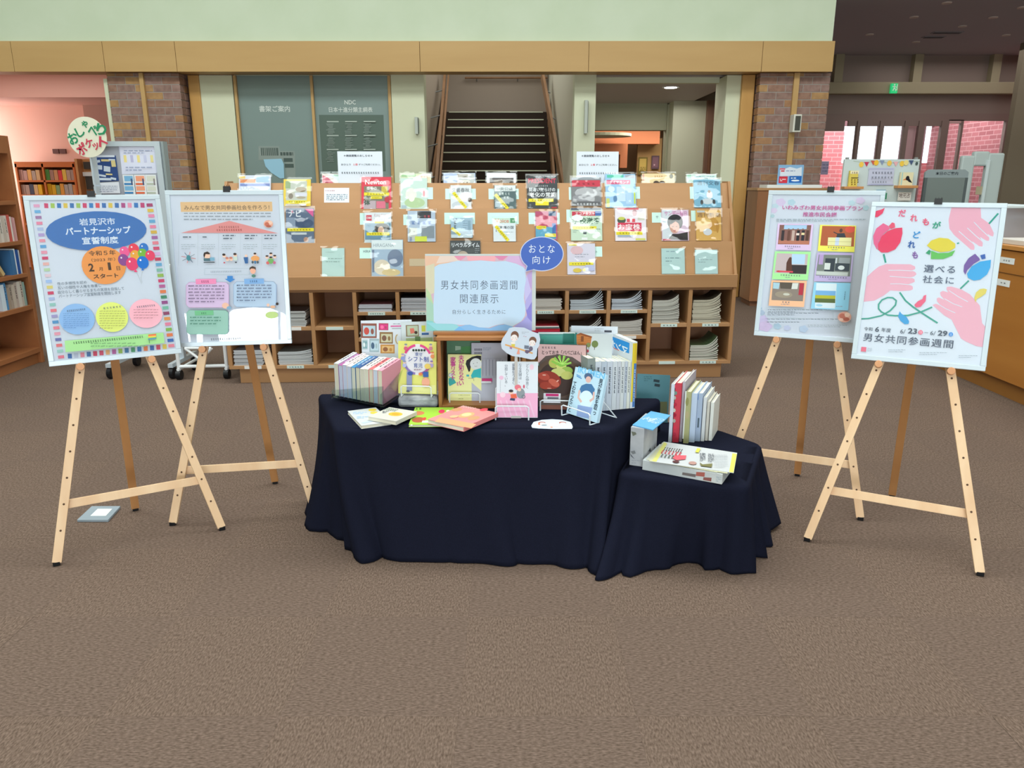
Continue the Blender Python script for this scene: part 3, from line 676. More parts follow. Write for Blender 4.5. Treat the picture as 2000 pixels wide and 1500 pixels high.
def magazine(row, z, x0, y0, x1, y1, hx, label, fn=None, slv=True, name='magazine', cat='magazine', th=0.006, off=0.0):
    o, v, n = on_tier(row, 0.002+off+th); zx, zy, k = z
    s = Sheet(o, RU, v, n, z, lift=3e-4)
    a = s.P(x0, y1); b = s.P(x1, y0); u0, u1 = a[0], b[0]; v0, v1 = a[1], b[1]
    P = lambda a_, b_, c: o + RU*a_ + v*b_ + n*c
    base = P((u0+u1)/2, v0, -th/2)
    t = thing(name, label, cat, base, 'magazines on the rack' if cat == 'magazine' else None)
    MB().obox(P((u0+u1)/2, (v0+v1)/2, -th/2), RU, v, n, u1-u0, v1-v0, th).build('cover', mat('mag_' + hx, hx, 0.5, 0.3), t)
    if fn: fn(s); s.build('cover_print', t)
    if slv:
        g = MB(); mw = 0.010; e = 0.004; uu0, uu1, vv1 = u0-mw, u1+mw, v1+0.014; nx, ny = 6, 8; vs = []; fs = []
        for j in range(ny+1):
            for i in range(nx+1):
                q = rnd.uniform(-0.0012, 0.0012); vs.append(P(uu0+(uu1-uu0)*i/nx, v0+(vv1-v0)*j/ny, e+q))
        for j in range(ny):
            for i in range(nx): q = j*(nx+1)+i; fs.append((q, q+1, q+nx+2, q+nx+1))
        g.face_add(vs, fs); g.build('plastic_sleeve', M_SLEEVE, t, smooth=True)
    return t
def card(row, z, x0, y0, x1, y1, hx='C3E2DC', fn=None, label=None):
    o, v, n = on_tier(row, 0.0006); s = Sheet(o, RU, v, n, z, lift=5e-4)
    a = s.P(x0, y1); b = s.P(x1, y0)
    c = o + RU*((a[0]+b[0])/2) + v*((a[1]+b[1])/2) - n*0.0002
    q = MB().obox(c, RU, v, n, b[0]-a[0], b[1]-a[1], 0.0014).build('name_card', mat('card_' + hx, hx, 0.6), rk)
    if fn: fn(s); s.build('card_print', rk)
    return q
ZA, ZB, ZC = (440, 320, 5), (760, 320, 5.5556), (1080, 320, 5.263)
for row, z, r in ((1, ZB, (610,270,940,385)), (1, ZB, (1080,270,1405,385)), (1, ZB, (1500,270,1845,385)), (1, ZB, (180,255,475,385)), (2, ZB, (155,550,480,665)), (2, ZB, (600,530,930,655)), (2, ZB, (1070,530,1405,655)), (2, ZB, (1515,530,1850,655)), (2, ZA, (1315,480,1560,595)), (1, ZC, (165,240,400,370)), (1, ZC, (560,235,892,360)), (1, ZC, (1410,235,1700,360)), (2, ZC, (1420,480,1700,590)), (2, ZC, (140, 470, 470, 600)), (1, ZA, (530,255,700,330))):
    card(row, z, *r)
card(2, ZC, 1018, 500, 1200, 605, fn=lambda s: s.txt('3A5060', 'サ', 1070, 548, 26, 28, 0.02))
card(3, ZC, 350, 850, 505, 955, fn=lambda s: s.txt('3A5060', 'ト', 448, 905, 18, 28, 0.02))
card(3, ZA, 1312, 820, 1480, 925, fn=lambda s: s.txt('3A5060', 'HIRA', 1382, 855, 70, 26, 0.01))
card(3, ZB, 220, 1030, 420, 1110, 'B9A88C')
card(1, ZA, 965, 235, 1210, 378, 'DDE4EC', fn=lambda s: (s.txt('B04A60', '雑誌について', 1020, 262, 100, 16, 0.02), s.lines('8A98A8', 985, 300, 1195, 350, 4, 7)))
YL = 'E8D82E'
def strip(s, x, y, w_, h_, rot=0, t='貸出できません'):
    s.rect(YL, x, y, w_, h_, rot); s.txt('6A6420', t, x, y, w_*0.8, h_*0.45, 0, rot=rot)
# row 0 (behind the top edge)
magazine(1, ZA, 130, 112, 445, 425, 'D3D9EA', 'computer magazine with orange and blue cover at the left end of the rack', lambda s: (s.rect('E8C878', 165, 132, 60, 26), s.rect('E09060', 220, 168, 150, 34), s.rect('B8D4E8', 365, 150, 120, 60), s.rect('8090C8', 290, 205, 290, 26), s.txt('E8ECF4', 'Windows', 290, 250, 270, 56, 0.04), s.rect('6C7CB8', 290, 282, 290, 10)), off=0.01)
magazine(0, ZA, 945, 95, 1120, 230, 'E8DDD8', 'pink and green craft magazine half hidden behind a white notice', lambda s: (s.poly('D8788C', [(950,110),(1010,140),(1060,190),(1060,225),(950,225)]), s.poly('B8D8C8', [(1000,100),(1115,105),(1115,190),(1060,140)]), s.ell('B04060', 990, 178, 34, 26)))
magazine(0, ZA, 1715, 95, 2010, 240, 'DDE4C4', 'green and cream magazine behind the glaring sleeve left of centre', lambda s: (s.rect('A8CC9C', 1790, 115, 140, 26), s.rect('E8DCC0', 1940, 160, 120, 110), s.txt('B85040', '今日の', 1945, 125, 80, 16, 0.02)))
magazine(0, ZB, 590, 100, 935, 250, 'B8C8E4', 'pale blue magazine with a photo behind the top edge above the small literary journal', lambda s: (s.rect('C8CCCC', 830, 160, 190, 110), s.rect('8C8474', 800, 130, 110, 34), s.ell('E8E4DC', 820, 195, 120, 40), s.txt('4A4A4A', 'リーン', 810, 205, 110, 22, 0.01)))
magazine(0, ZB, 1060, 100, 1375, 250, 'E4E6EA', 'white framed magazine with a dark photograph behind the top edge', lambda s: (s.rect('5E5A5C', 1220, 185, 260, 66), s.rect('87796C', 1190, 195, 100, 40), s.ell('3A3634', 1300, 190, 70, 50)))
magazine(0, ZC, 918, 100, 1250, 260, 'EED8A8', 'cream magazine with two cartoon dark heads behind the top edge', lambda s: (s.ell('4A3A34', 1062, 196, 60, 44), s.ell('4A3A34', 1122, 196, 60, 44), s.txt('D08A40', '食べもの', 1085, 128, 90, 20, 0.02), s.ell('5C5C44', 1215, 128, 40, 48), s.rect('E0A8A0', 930, 140, 14, 70)))
magazine(0, ZC, 1375, 105, 1680, 230, 'D8ECE4', 'white and mint magazine behind the blue weekly at the right end', lambda s: (s.rect('A8D8C0', 1400, 130, 40, 40), s.lines('88A8B8', 1450, 130, 1660, 170, 3, 8)))
# row 1
magazine(1, ZA, 568, 150, 835, 412, 'EACB4C', 'yellow framed cat photo magazine in the top row', lambda s: (s.rect('C4C8BE', 695, 262, 205, 190), s.rect('9CB088', 612, 205, 50, 70), s.ell('8A7452', 740, 250, 110, 50), s.ell('C8C4BA', 640, 305, 80, 90), s.ell('8E8478', 640, 315, 46, 54), s.rect('D8D8E4', 740, 300, 120, 34), s.ell('B0A48C', 740, 330, 90, 24), strip(s, 700, 372, 210, 30), s.rect('D0C8C0', 690, 402, 200, 20)))
magazine(1, ZA, 1330, 128, 1620, 440, 'D8324C', 'red bordered science magazine in the top row', lambda s: (s.txt('F4F0F0', 'Newton', 1468, 178, 205, 48, 0.02), s.rect('7E7A68', 1475, 330, 240, 222), s.rect('C8B448', 1555, 248, 60, 56), s.rect('B8A8B0', 1410, 400, 120, 80), s.rect('D87088', 1520, 400, 90, 70), s.txt('E8ECE8', '感動の', 1430, 238, 100, 34, 0.04), strip(s, 1478, 295, 245, 30), strip(s, 1475, 330, 110, 26), s.txt('3C5A48', '人体', 1385, 355, 60, 95, 0.08, vert=True), s.ell('B83848', 1580, 350, 50, 60)))
magazine(1, ZA, 1712, 140, 1970, 440, 'C8DCD4', 'pale green magazine under a glaring sleeve in the top row', lambda s: (s.ell('E6E8DC', 1815, 300, 110, 130), s.ell('B4CCA0', 1850, 380, 200, 100), s.ell('F0ECE0', 1820, 330, 60, 80), s.ell('C86070', 1940, 290, 22, 60), s.rect('A8BCC4', 1745, 420, 50, 30)))
magazine(1, ZB, 668, 232, 890, 490, 'DDE2E6', 'small white literary journal with a diagonal yellow strip in the top row', lambda s: (s.txt('4A4E58', '文藝春秋', 775, 285, 190, 50, 0.01), s.rect('C8D0D8', 780, 335, 210, 24), s.ell('5A4A44', 875, 390, 44, 50), s.ell('C4CCD4', 770, 450, 180, 90), strip(s, 765, 395, 220, 34, -52)), th=0.01)
magazine(1, ZB, 1142, 232, 1375, 488, '4C6468', 'small dark green opinion journal with a white title band in the top row', lambda s: (s.rect('DDE4E4', 1258, 265, 228, 64), s.txt('3A4850', '中央公論', 1250, 272, 180, 34, 0.01), s.txt('C8D4D4', '崩壊する', 1250, 325, 130, 34, 0.04), s.txt('C8D4D4', '財政', 1270, 365, 70, 34, 0.04), s.rect('B8C8D0', 1190, 440, 80, 60), strip(s, 1220, 410, 210, 34, -50)), th=0.01)
magazine(1, ZB, 1500, 130, 1822, 484, '33393F', 'dark business magazine with a red title in the top row', lambda s: (s.txt('D8405C', 'PRESIDENT', 1660, 185, 300, 52, 0.02), s.lines('A8B0B8', 1590, 135, 1810, 150, 2, 7), s.txt('E8ECF0', '間違いだらけの', 1660, 280, 285, 44, 0.05), s.txt('C8CCD0', '知らないと怖い', 1655, 240, 140, 20, 0.01), s.txt('F0F2F4', '老化の常識', 1665, 335, 285, 52, 0.06), strip(s, 1648, 396, 270, 34), s.rect(YL, 1660, 432, 145, 40), s.lines('90989C', 1520, 440, 1545, 475, 4, 5), s.rect('A83A40', 1790, 475, 60, 14)))
magazine(1, ZC, 192, 140, 492, 432, '7C7C80', 'grey foreign news weekly with a red band in the top row', lambda s: (s.rect('9AA0A8', 340, 152, 290, 20), s.rect('C83850', 340, 202, 290, 66), s.txt('8C2838', 'ニューズ', 340, 206, 200, 26, 0.02), s.ell('B4B4B8', 340, 300, 230, 110), s.ell('94949A', 300, 350, 200, 70), s.rect('5A5A60', 340, 402, 290, 26), s.txt('D8DCE0', 'ブーチンの戦略', 355, 415, 230, 28, 0.03)))
magazine(1, ZC, 545, 105, 845, 450, '9CC4E4', 'light blue economics weekly with a pink title band in the top row', lambda s: (s.rect('58C0A8', 640, 128, 170, 30), s.rect('A8AEB8', 790, 132, 100, 34), s.rect('D45A80', 672, 188, 245, 44), s.txt('F0EEF4', 'ダイヤモンド', 680, 188, 205, 32, 0.04), s.rect('C8DCEC', 700, 310, 90, 150), s.rect('B4D0E8', 780, 330, 60, 160), s.rect('C8D078', 566, 400, 34, 90), s.ell('5C86B0', 640, 360, 40, 70), s.rect('C8D83C', 840, 350, 14, 120), s.ell('D8E8F0', 600, 260, 70, 60)))
magazine(1, ZC, 1455, 160, 1718, 448, '78B0CC', 'sky blue weekly with a small figure in the top row, right end', lambda s: (s.txt('3E5870', '週刊文春', 1595, 198, 230, 44, 0.01), s.ell('E4E8EC', 1610, 320, 60, 80), s.ell('88644C', 1605, 285, 30, 30), s.ell('CDD6DE', 1590, 385, 110, 60), s.ell('3C4048', 1530, 395, 30, 50), s.ell('3C4048', 1655, 390, 30, 50), s.ring('A8D8E8', 1510, 330, 120, 60, 8, 20, 170)))
# row 2
magazine(2, ZA, 592, 432, 865, 775, '5A6C88', 'dark blue guide magazine with white title in the middle row', lambda s: (s.txt('E4E8EE', 'ナビ', 680, 485, 130, 70, 0.05), s.txt('D85078', '星', 655, 468, 30, 26, 0.05), s.poly('D85A98', [(775,440),(860,440),(860,520)]), s.ell('3E5274', 770, 580, 180, 90), s.rect('8898B0', 640, 570, 90, 90), strip(s, 735, 643, 260, 32), s.rect('C4CCD4', 720, 682, 150, 22), s.ell('B48C7C', 790, 740, 50, 50)))
magazine(2, ZA, 1360, 475, 1620, 770, 'C4D4DC', 'English study magazine with a red square logo in the middle row', lambda s: (s.rect('E0E6EC', 1490, 520, 255, 90), s.rect('D04058', 1403, 528, 54, 54), s.txt('F0F0F0', 'CNN', 1403, 528, 44, 22, 0.03), s.txt('C8A8B0', 'English', 1520, 505, 130, 34), s.txt('A0A8B8', 'EXPRESS', 1530, 545, 150, 28), s.rect('6A90A8', 1490, 660, 250, 160), s.ell('4A4A4C', 1530, 630, 150, 100), s.ell('D8B4A0', 1520, 650, 60, 80), strip(s, 1492, 684, 225, 30), strip(s, 1505, 572, 90, 18)))
magazine(2, ZB, 203, 510, 500, 845, 'B8C8DC', 'white and blue monthly with a black headline block under a shiny sleeve, middle row', lambda s: (s.rect('3C4048', 380, 552, 150, 76), s.txt('D85060', '日経', 410, 570, 80, 30, 0.03), s.txt('6A88C0', '政策特集', 350, 640, 240, 44, 0.03), s.rect('8894A0', 420, 740, 140, 130), s.rect('C4C8C0', 260, 760, 90, 130), s.rect('D0DC48', 345, 815, 130, 56), s.lines('4A60A0', 222, 800, 250, 835, 4, 6)))
magazine(2, ZB, 672, 585, 905, 800, 'A4C0D4', 'pale blue seascape journal with a diagonal yellow strip in the middle row', lambda s: (s.txt('44505C', '思想', 715, 660, 46, 100, 0.01, vert=True), s.txt('44505C', '文芸', 715, 600, 60, 18), s.rect('8CA4B4', 785, 748, 225, 30), s.rect('C8D8E0', 785, 785, 225, 36), s.rect('8CA8BC', 870, 690, 30, 150), s.lines('70889C', 800, 620, 850, 690, 4, 4), strip(s, 725, 735, 120, 30, -40)), th=0.01)
magazine(2, ZB, 1133, 588, 1372, 842, 'DDE6EC', 'white opinion monthly with an orange title and green block in the middle row', lambda s: (s.rect('C8E0D0', 1250, 615, 235, 56), s.txt('D89080', 'Voice', 1225, 618, 150, 44, 0.02), s.rect('5C9C74', 1340, 615, 52, 52), s.txt('F0F4F0', '6', 1345, 615, 12, 24, 0.02), s.txt('3C4450', '不思議の国', 1255, 690, 190, 34, 0.02), s.txt('3C4450', '日本', 1162, 710, 20, 60, 0.02, vert=True), s.lines('9CA8B0', 1200, 740, 1350, 770, 2, 4), strip(s, 1225, 755, 210, 34, -50)), th=0.01)
magazine(2, ZB, 1590, 515, 1820, 828, 'B85078', 'pink and blue collage magazine in the middle row', lambda s: (s.rect('C04868', 1710, 610, 225, 120), s.txt('D88098', '名医', 1700, 600, 160, 80, 0.05), s.rect('3C5A80', 1770, 540, 80, 50), s.rect('5CA4C4', 1700, 750, 220, 130), s.rect('3C6CB0', 1790, 720, 40, 150), s.ell('E08850', 1635, 690, 70, 50), strip(s, 1650, 690, 110, 30), strip(s, 1750, 775, 120, 36)))
magazine(2, ZC, 187, 452, 502, 790, 'C8DCC8', 'pale green economics weekly with green headline in the middle row', lambda s: (s.rect('5A6478', 340, 465, 310, 24), s.rect('C83C54', 315, 512, 240, 44), s.rect('4C70B0', 465, 508, 64, 50), s.txt('F0F0F0', 'エコノミスト', 330, 512, 200, 32, 0.04), s.txt('2E5A48', '学校激変', 345, 585, 290, 66, 0.06), s.ell('F0F4F4', 250, 555, 120, 60), strip(s, 325, 658, 245, 32), s.lines('70908C', 205, 680, 290, 700, 2, 4), s.rect('4A5860', 328, 710, 34, 26), s.lines('70908C', 430, 670, 490, 690, 2, 5), s.rect('E8ECEC', 325, 770, 60, 26)))
magazine(2, ZC, 642, 458, 955, 792, 'ECE4EC', 'white money magazine with red panels and a treasure headline in the middle row', lambda s: (s.rect('E06878', 770, 462, 220, 18), s.ell('4E584C', 705, 580, 88, 70), s.ell('C8CC60', 705, 562, 70, 34), s.ell('C8A0A8', 840, 505, 50, 70), s.rect('D4D0C4', 905, 540, 70, 80), s.rect('E05060', 775, 582, 32, 34), s.rect('E05060', 828, 582, 32, 34), s.rect('D83C5C', 788, 648, 245, 86), s.txt('F6F0F2', 'お宝株', 785, 648, 230, 62, 0.05), strip(s, 785, 713, 270, 34), s.rect('A8B4C8', 745, 742, 160, 22), s.rect('D8D870', 900, 775, 100, 20)))
magazine(2, ZC, 1122, 472, 1392, 790, 'E0C8DC', 'pink weekly with the portrait of a dark haired woman in the middle row', lambda s: (s.rect('D8E0E8', 1175, 620, 100, 300), s.txt('C878B0', 'サンデー毎日', 1260, 510, 230, 50, 0.04), s.ell('262630', 1255, 600, 160, 160), s.ell('D8A898', 1250, 650, 100, 130), s.poly('262630', [(1195,560),(1315,560),(1300,620),(1260,590),(1210,625)]), s.ell('2A2224', 1232, 645, 14, 7), s.ell('2A2224', 1270, 645, 14, 7), s.ell('C05060', 1250, 690, 24, 10), s.poly('2E2A30', [(1180,780),(1230,720),(1290,720),(1385,700),(1388,785)]), s.rect('C84860', 1170, 780, 80, 14)))
magazine(2, ZC, 1475, 472, 1725, 790, 'DEB060', 'orange literary weekly at the right end of the middle row', lambda s: (s.rect('C4C8CC', 1520, 490, 80, 20), s.txt('7E5848', '週刊新潮', 1600, 525, 235, 48, 0.01), s.ell('CC9848', 1650, 620, 110, 160, 30), s.ell('E8C47C', 1560, 600, 140, 60, 10), s.ell('D8DCE4', 1590, 700, 90, 70), s.ell('C08C40', 1690, 650, 30, 120)))
# row 3
magazine(3, ZA, 945, 822, 1163, 1100, 'BCD8D4', 'pale cyan paper slip standing in the lowest row at the left', lambda s: (s.lines('8CA8A4', 980, 925, 1140, 955, 2, 7), s.lines('A0BCB8', 980, 855, 1140, 870, 1, 5)), name='slip_sheet', cat='sheet', th=0.003)
magazine(3, ZA, 1430, 740, 1735, 1100, 'A8BED4', 'photo magazine under a very shiny sleeve in the lowest row', lambda s: (s.rect('DCE6EA', 1580, 790, 300, 90), s.txt('8C9CA8', 'HIRAGANA', 1545, 795, 200, 34), s.ell('7484A0', 1660, 920, 150, 170), s.ell('E0D4C0', 1530, 1010, 160, 150), s.ell('D8C494', 1620, 1060, 180, 70), s.rect('70809C', 1445, 950, 20, 220)))
magazine(3, ZB, 665, 832, 990, 1200, '43484E', 'dark magazine with white katakana title behind the banner', lambda s: (s.txt('DDE2E8', 'リベラルタイム', 830, 880, 300, 50, 0.04), s.ell('B8A898', 800, 1010, 130, 130), s.lines('A0A8B0', 930, 920, 980, 960, 3, 6)))
magazine(3, ZC, 150, 818, 432, 1138, 'D4D0E0', 'pale lilac magazine with yellow strips in the lowest row', lambda s: (s.ell('DCB8C0', 245, 890, 130, 90), s.lines('8C90A0', 225, 930, 370, 955, 2, 6), strip(s, 205, 832, 80, 18), strip(s, 290, 1028, 250, 34), s.ell('D8C050', 250, 1095, 90, 44), s.ell('D8C860', 320, 1090, 40, 30), s.rect('BCC0E0', 380, 1070, 90, 60)))
magazine(3, ZC, 1120, 868, 1352, 1132, 'B8D6D6', 'pale cyan paper slip second from the right end of the lowest row', lambda s: (s.lines('8CA8B4', 1160, 895, 1330, 905, 1, 8), s.lines('7C98A0', 1155, 968, 1310, 1000, 2, 8)), name='slip_sheet', cat='sheet', th=0.003)
magazine(3, ZC, 1464, 882, 1690, 1132, 'B8D6D8', 'pale cyan paper slip at the right end of the lowest row', lambda s: s.lines('90AAB0', 1490, 985, 1640, 1010, 2, 6), name='slip_sheet', cat='sheet', th=0.003)
# two white notices standing behind the top
def notice(z, x0, y0, x1, y1, label):
    o = rp(0, 0.335, zt1-0.05); v = (Z*0.99 + RW*0.08).normalized(); n = RU.cross(v).normalized(); n = -n if n.y > 0 else n
    o = rp(0, 0.342, zt1-0.045); s = Sheet(o, RU, v, n, z, lift=6e-4)
    a = s.P(x0, y1); b = s.P(x1, y0)
    c = o + RU*((a[0]+b[0])/2) + v*(b[1]/2)
    t = thing('notice_sign', label, 'sign', o + RU*((a[0]+b[0])/2), 'white reading notices on the rack')
    MB().obox(c - n*0.0015, RU, v, n, b[0]-a[0], b[1], 0.003).build('card', mat('notice_white', 'DCE4F0', 0.6), t)
    h = y1-y0; w_ = x1-x0; cx = (x0+x1)/2
    s.txt('3A4450', '＊雑誌閲覧のおしらせ＊', cx-w_*0.05, y0+h*0.14, w_*0.66, h*0.075, 0.03)
    s.txt('4A5460', 'おひとり', x0+w_*0.17, y0+h*0.43, w_*0.22, h*0.065, 0.01); s.txt('D84858', '１冊', x0+w_*0.39, y0+h*0.43, w_*0.10, h*0.065, 0.03); s.txt('4A5460', 'ずつご利用ください。', x0+w_*0.71, y0+h*0.43, w_*0.5, h*0.065, 0.01)
    s.txt('3A4450', '最新号の貸出・予約はできません。', cx, y0+h*0.70, w_*0.88, h*0.075, 0.02)
    s.build('notice_print', t)
notice((340, 120, 4), 1285, 703, 1625, 942, 'white notice card with black writing standing on the rack left of centre')
notice((780, 60, 3.846), 1330, 908, 1648, 1140, 'white notice card with black writing standing on the rack right of the stairs')

# piles of back issues in the pigeonholes
def pile(i, lv, n, th, w_, curl, hx, label, tops='6A5A58', yaw=0, off=0.012):
    a, b, fl = cell[i]; z = fl[lv]+0.0006; NX = 9
    base = rp(a+off+w_/2, 0.15, z)
    hs = []
    for k in range(n):
        c = curl*(k/max(n-1, 1)); jit = rnd.uniform(-0.004, 0.004); m = MB(); vs = []; dd = 0.24; wk = w_ + rnd.uniform(-0.004, 0.004)
        z0 = z + k*th
        for j in range(NX+1):
            q = j/NX; sx = off + jit + wk*q; zc = c*max(0, q-0.45)**2*3.3
            sx -= zc*0.25
            for d in (0.012+jit+0.002*(k % 3), dd):
                for h in (0.0, th*0.92):
                    vs.append(rp(min(a+sx, b-0.004), d, z0 + zc + h))
        fs = []
        for j in range(NX):
            p = j*4; r = p+4
            fs += [(p+1, r+1, r+3, p+3), (p, p+2, r+2, r), (p, r, r+1, p+1), (p+2, p+3, r+3, r+2)]
        fs += [(0, 1, 3, 2), (NX*4, NX*4+2, NX*4+3, NX*4+1)]
        m.face_add(vs, fs)
        for f in range(len(fs)): m.m[f] = 1 if f % 4 == 0 and f < NX*4 else 0
        pg = hx if isinstance(hx, str) else hx[k % len(hx)]
        o = m.build('magazine', [mat('pages_' + pg, pg, 0.85), mat('glossy_' + tops, tops, 0.3, 0.5)], None, base, smooth=False)
        tag(o, '%s magazine from the top of the %s' % (ORD[n-1-k] if n-1-k else 'topmost', label) if n-1-k else 'topmost magazine of the %s' % label, 'magazine', 'magazines in the ' + label)
pile(0, 0, 12, .0095, .21, 0.0, 'BDBFC4', 'tidy pile in the bottom left pigeonhole', '5A5A60')
pile(1, 1, 10, .0115, .22, 0.0, 'B8BABB', 'pile in the upper pigeonhole beside the roof poster', '30282A')
pile(1, 0, 11, .009, .25, 0.02, 'C4C8CC', 'low wide pile beside the roof poster', '4A4E4C')
pile(3, 2, 6, .009, .24, 0.0, 'C0C4D0', 'small dark red pile above the picture books', '6A3A44')
pile(4, 2, 11, .009, .24, 0.0, 'C2C4CE', 'neat pile touching the banner', '44444C')
pile(3, 1, 5, .009, .23, 0.0, 'A8A4A0', 'dark pile below the dark red one', '343030')
pile(4, 1, 5, .009, .24, 0.0, 'A8A4A0', 'dark pile below the one touching the banner', '2A2A30')
pile(7, 2, 9, .0095, .25, 0.0, 'C4BFBA', 'flat pile just right of the banner', '7A706C')
pile(7, 1, 7, .011, .24, 0.0, ['5E8A94', 'D8D8DC', 'C060A0', 'C8304A', 'B82838'], 'red and pink pile right of the banner', 'B83040')
pile(8, 2, 9, .0085, .25, 0.085, 'B9C2CC', 'curling upper pile second right of the banner', '5A5452')
pile(8, 1, 8, .0085, .25, 0.075, 'C4C4C2', 'curling middle pile second right of the banner', '4A423E')
pile(9, 2, 9, .009, .23, 0.065, 'B9C2CE', 'curling bluish upper pile third right of the banner', '6A625E')
pile(9, 1, 10, .0105, .235, 0.02, 'C0BDB8', 'flat greyish middle pile third right of the banner', '5E5450')
pile(10, 1, 16, .0108, .205, 0.045, 'BFBFB8', 'tall pile second from the rack right end', '544A46')
pile(11, 1, 16, .0108, .215, 0.055, 'C2BDAC', 'tall curled pile at the rack right end', '4A443C')
pile(11, 0, 11, .0105, .22, 0.07, 'C4C2BA', 'green covered pile at the bottom right end', '4E6444')
# ------------------------------------------------------------------ entrance hall on the right
YB = 13.6; ZC3 = 3.5
struct('ceiling_entrance', MB().box(XR+0.02, 11, 9.55, YB+.2, ZC3, ZC3+0.2), M_DCEIL)
struct('trim_13', MB().box(XR-0.3, XR, 9.81, YB+.2, ZO-.2, 6.6).box(XR-.1, XR, YB+.2, 17.7, 0, 4.65), mat('dark_wall', '6A6460'))
zb0, zb1 = V(1700, 183, YB-.15).z, V(1700, 160, YB-.15).z
XL_, XRr = V(1600, 160, YB).x, V(1990, 160, YB).x
struct('trim_14', MB().box(XL_, XRr, YB-.15, YB+.1, zb0, zb1), M_OLIVE, bevel=0.01)
wp = struct('wall_entrance', MB().box(XL_, XRr+.5, YB+.03, YB+.12, zb1, ZC3+0.05).box(XL_, XRr, YB+.03, YB+.12, V(1700, 222, YB).z, zb0), mat('brown_panel', '8A7A72'))
for px in (1637, 1790, 1942):
    x = V(px, 135, YB).x; MB().box(x-.09, x+.05, YB-.1, YB+.03, zb1, ZC3).build('post', M_OLIVE, wp)
M_FR = mat('door_frame', '84706A', 0.4, 0.4)
zg = V(1700, 222, YB).z; gl = struct('window_4', MB().box(XL_, XRr, YB, YB+.06, V(1700,236,YB).z, zg), M_FR)
zdh = V(1700, 246, YB).z
def gx(px): return V(px, 290, YB).x
for a, b in ((1669, 1675), (1713, 1721), (1761, 1768), (1788, 1800), (1832, 1846), (1870, 1874), (1956, 1962)):
    MB().box(gx(a), gx(b), YB-.02, YB+.06, 0, V(1700,236,YB).z).build('mullion', M_FR, gl)
MB().box(gx(1652), gx(1832), YB, YB+.05, zdh, V(1700,236,YB).z).build('door_header', M_FR, gl)
MB().box(gx(1600), gx(1645), YB, YB+.05, V(1620,256,YB).z, V(1700,236,YB).z).build('header', M_FR, gl)
MB().box(gx(1846), gx(1875), YB, YB+.05, V(1860,241,YB).z, V(1860,234,YB).z).build('transom_bar', mat('pale_bar', 'C8A0A0', 0.5), gl)
MB().box(gx(1770), gx(1788), YB+.065, YB+.08, 0, zdh).build('pink_panel', mat('pale_pink_panel', 'D0A8AC', 0.5), gl)
for a, b in ((1652,1672),(1677,1712),(1725,1762),(1800,1832),(1846,1956),(1600,1645)):
    MB().box(gx(a), gx(b), YB+.02, YB+.028, 0.02, V(1700,236,YB).z).build('pane', M_GLASS, gl)
s = Sheet((gx(1779), YB+.06, 0), X, Z, -Y_, lift=1e-3, step=5e-4); s.txt('F0E8E8', '合', 1766.5, 267, 6, 8, 0.02); s.build('door_sign', gl)
# vestibule: outer front with tall openings onto the daylight, brick side walls
YO = 16.8
vo = MB(); edges = [(1600, 1642), (1670, 1675), (1713, 1721), (1761, 1804), (1829, 1845)]
def ox(px): return V(px, 290, YO).x
zt_ = V(1700, 246, YO).z
for a, b in edges: vo.box(ox(a)-0.0, ox(b), YO, YO+.12, 0, zt_)
vo.box(ox(1600), ox(1850), YO, YO+.12, zt_, 3.5)
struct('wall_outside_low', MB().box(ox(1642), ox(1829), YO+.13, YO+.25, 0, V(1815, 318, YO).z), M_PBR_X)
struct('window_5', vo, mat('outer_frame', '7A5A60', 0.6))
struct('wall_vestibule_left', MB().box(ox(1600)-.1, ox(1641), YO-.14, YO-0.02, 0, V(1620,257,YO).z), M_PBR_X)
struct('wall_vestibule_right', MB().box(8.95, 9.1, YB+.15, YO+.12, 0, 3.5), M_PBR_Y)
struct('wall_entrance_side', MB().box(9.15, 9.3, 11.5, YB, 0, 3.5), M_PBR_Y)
struct('ceiling_vestibule', MB().box(5, 9.2, YB+.15, YO+.2, 3.5, 3.6), M_PINKD)
area('vestibule_fill', (7.3, 15.2, 3.4), (0, 0, 0), 2.6, 2.0, 190, (1.0, 0.98, 0.97))  # added overhead fill that makes the pink bricks bright
struct('floor_outside', MB().box(3, 12, 18.5, 30, -0.2, 0), mat('paving', 'B0A8A0', 0.9))
p = V(1985, 300, 12.6)
struct('pillar_entrance', MB().box(V(1968, 300, 12.4).x, V(1968, 300, 12.4).x+0.55, 12.4, 12.52, 0, ZC3), mat('olive_dark', '7C7260', 0.7))
# exit sign
a, b = V(1739.5, 182, YB-.2), V(1754.5, 163, YB-.2)
t = thing('exit_sign', 'small lit green exit sign with a running figure on the dark beam', 'sign', ((a.x+b.x)/2, YB-.2, a.z))
MB().box(a.x, b.x, YB-.2, YB-.15, a.z, b.z).build('case', mat('exit_green', '1FA060', 0.5, 0.3, 0, 1.2), t)
s = Sheet((a.x, YB-.2, a.z), X, Z, -Y_, lift=1e-3, step=6e-4); s.z(1500, 0, 3.75)
s.ell('F0FFF0', 928, 620, 12, 10); s.stroke('F0FFF0', [(928,628),(924,645),(914,664)], 7); s.stroke('F0FFF0', [(924,645),(936,656),(934,668)], 6); s.stroke('F0FFF0', [(912,636),(926,632),(940,640)], 5); s.rect('F0FFF0', 945, 640, 5, 44)
s.build('running_figure', t); 
_m_glow = mat('exit_white', 'E8FFF0', 0.5, 0.3, 0, 2.5)
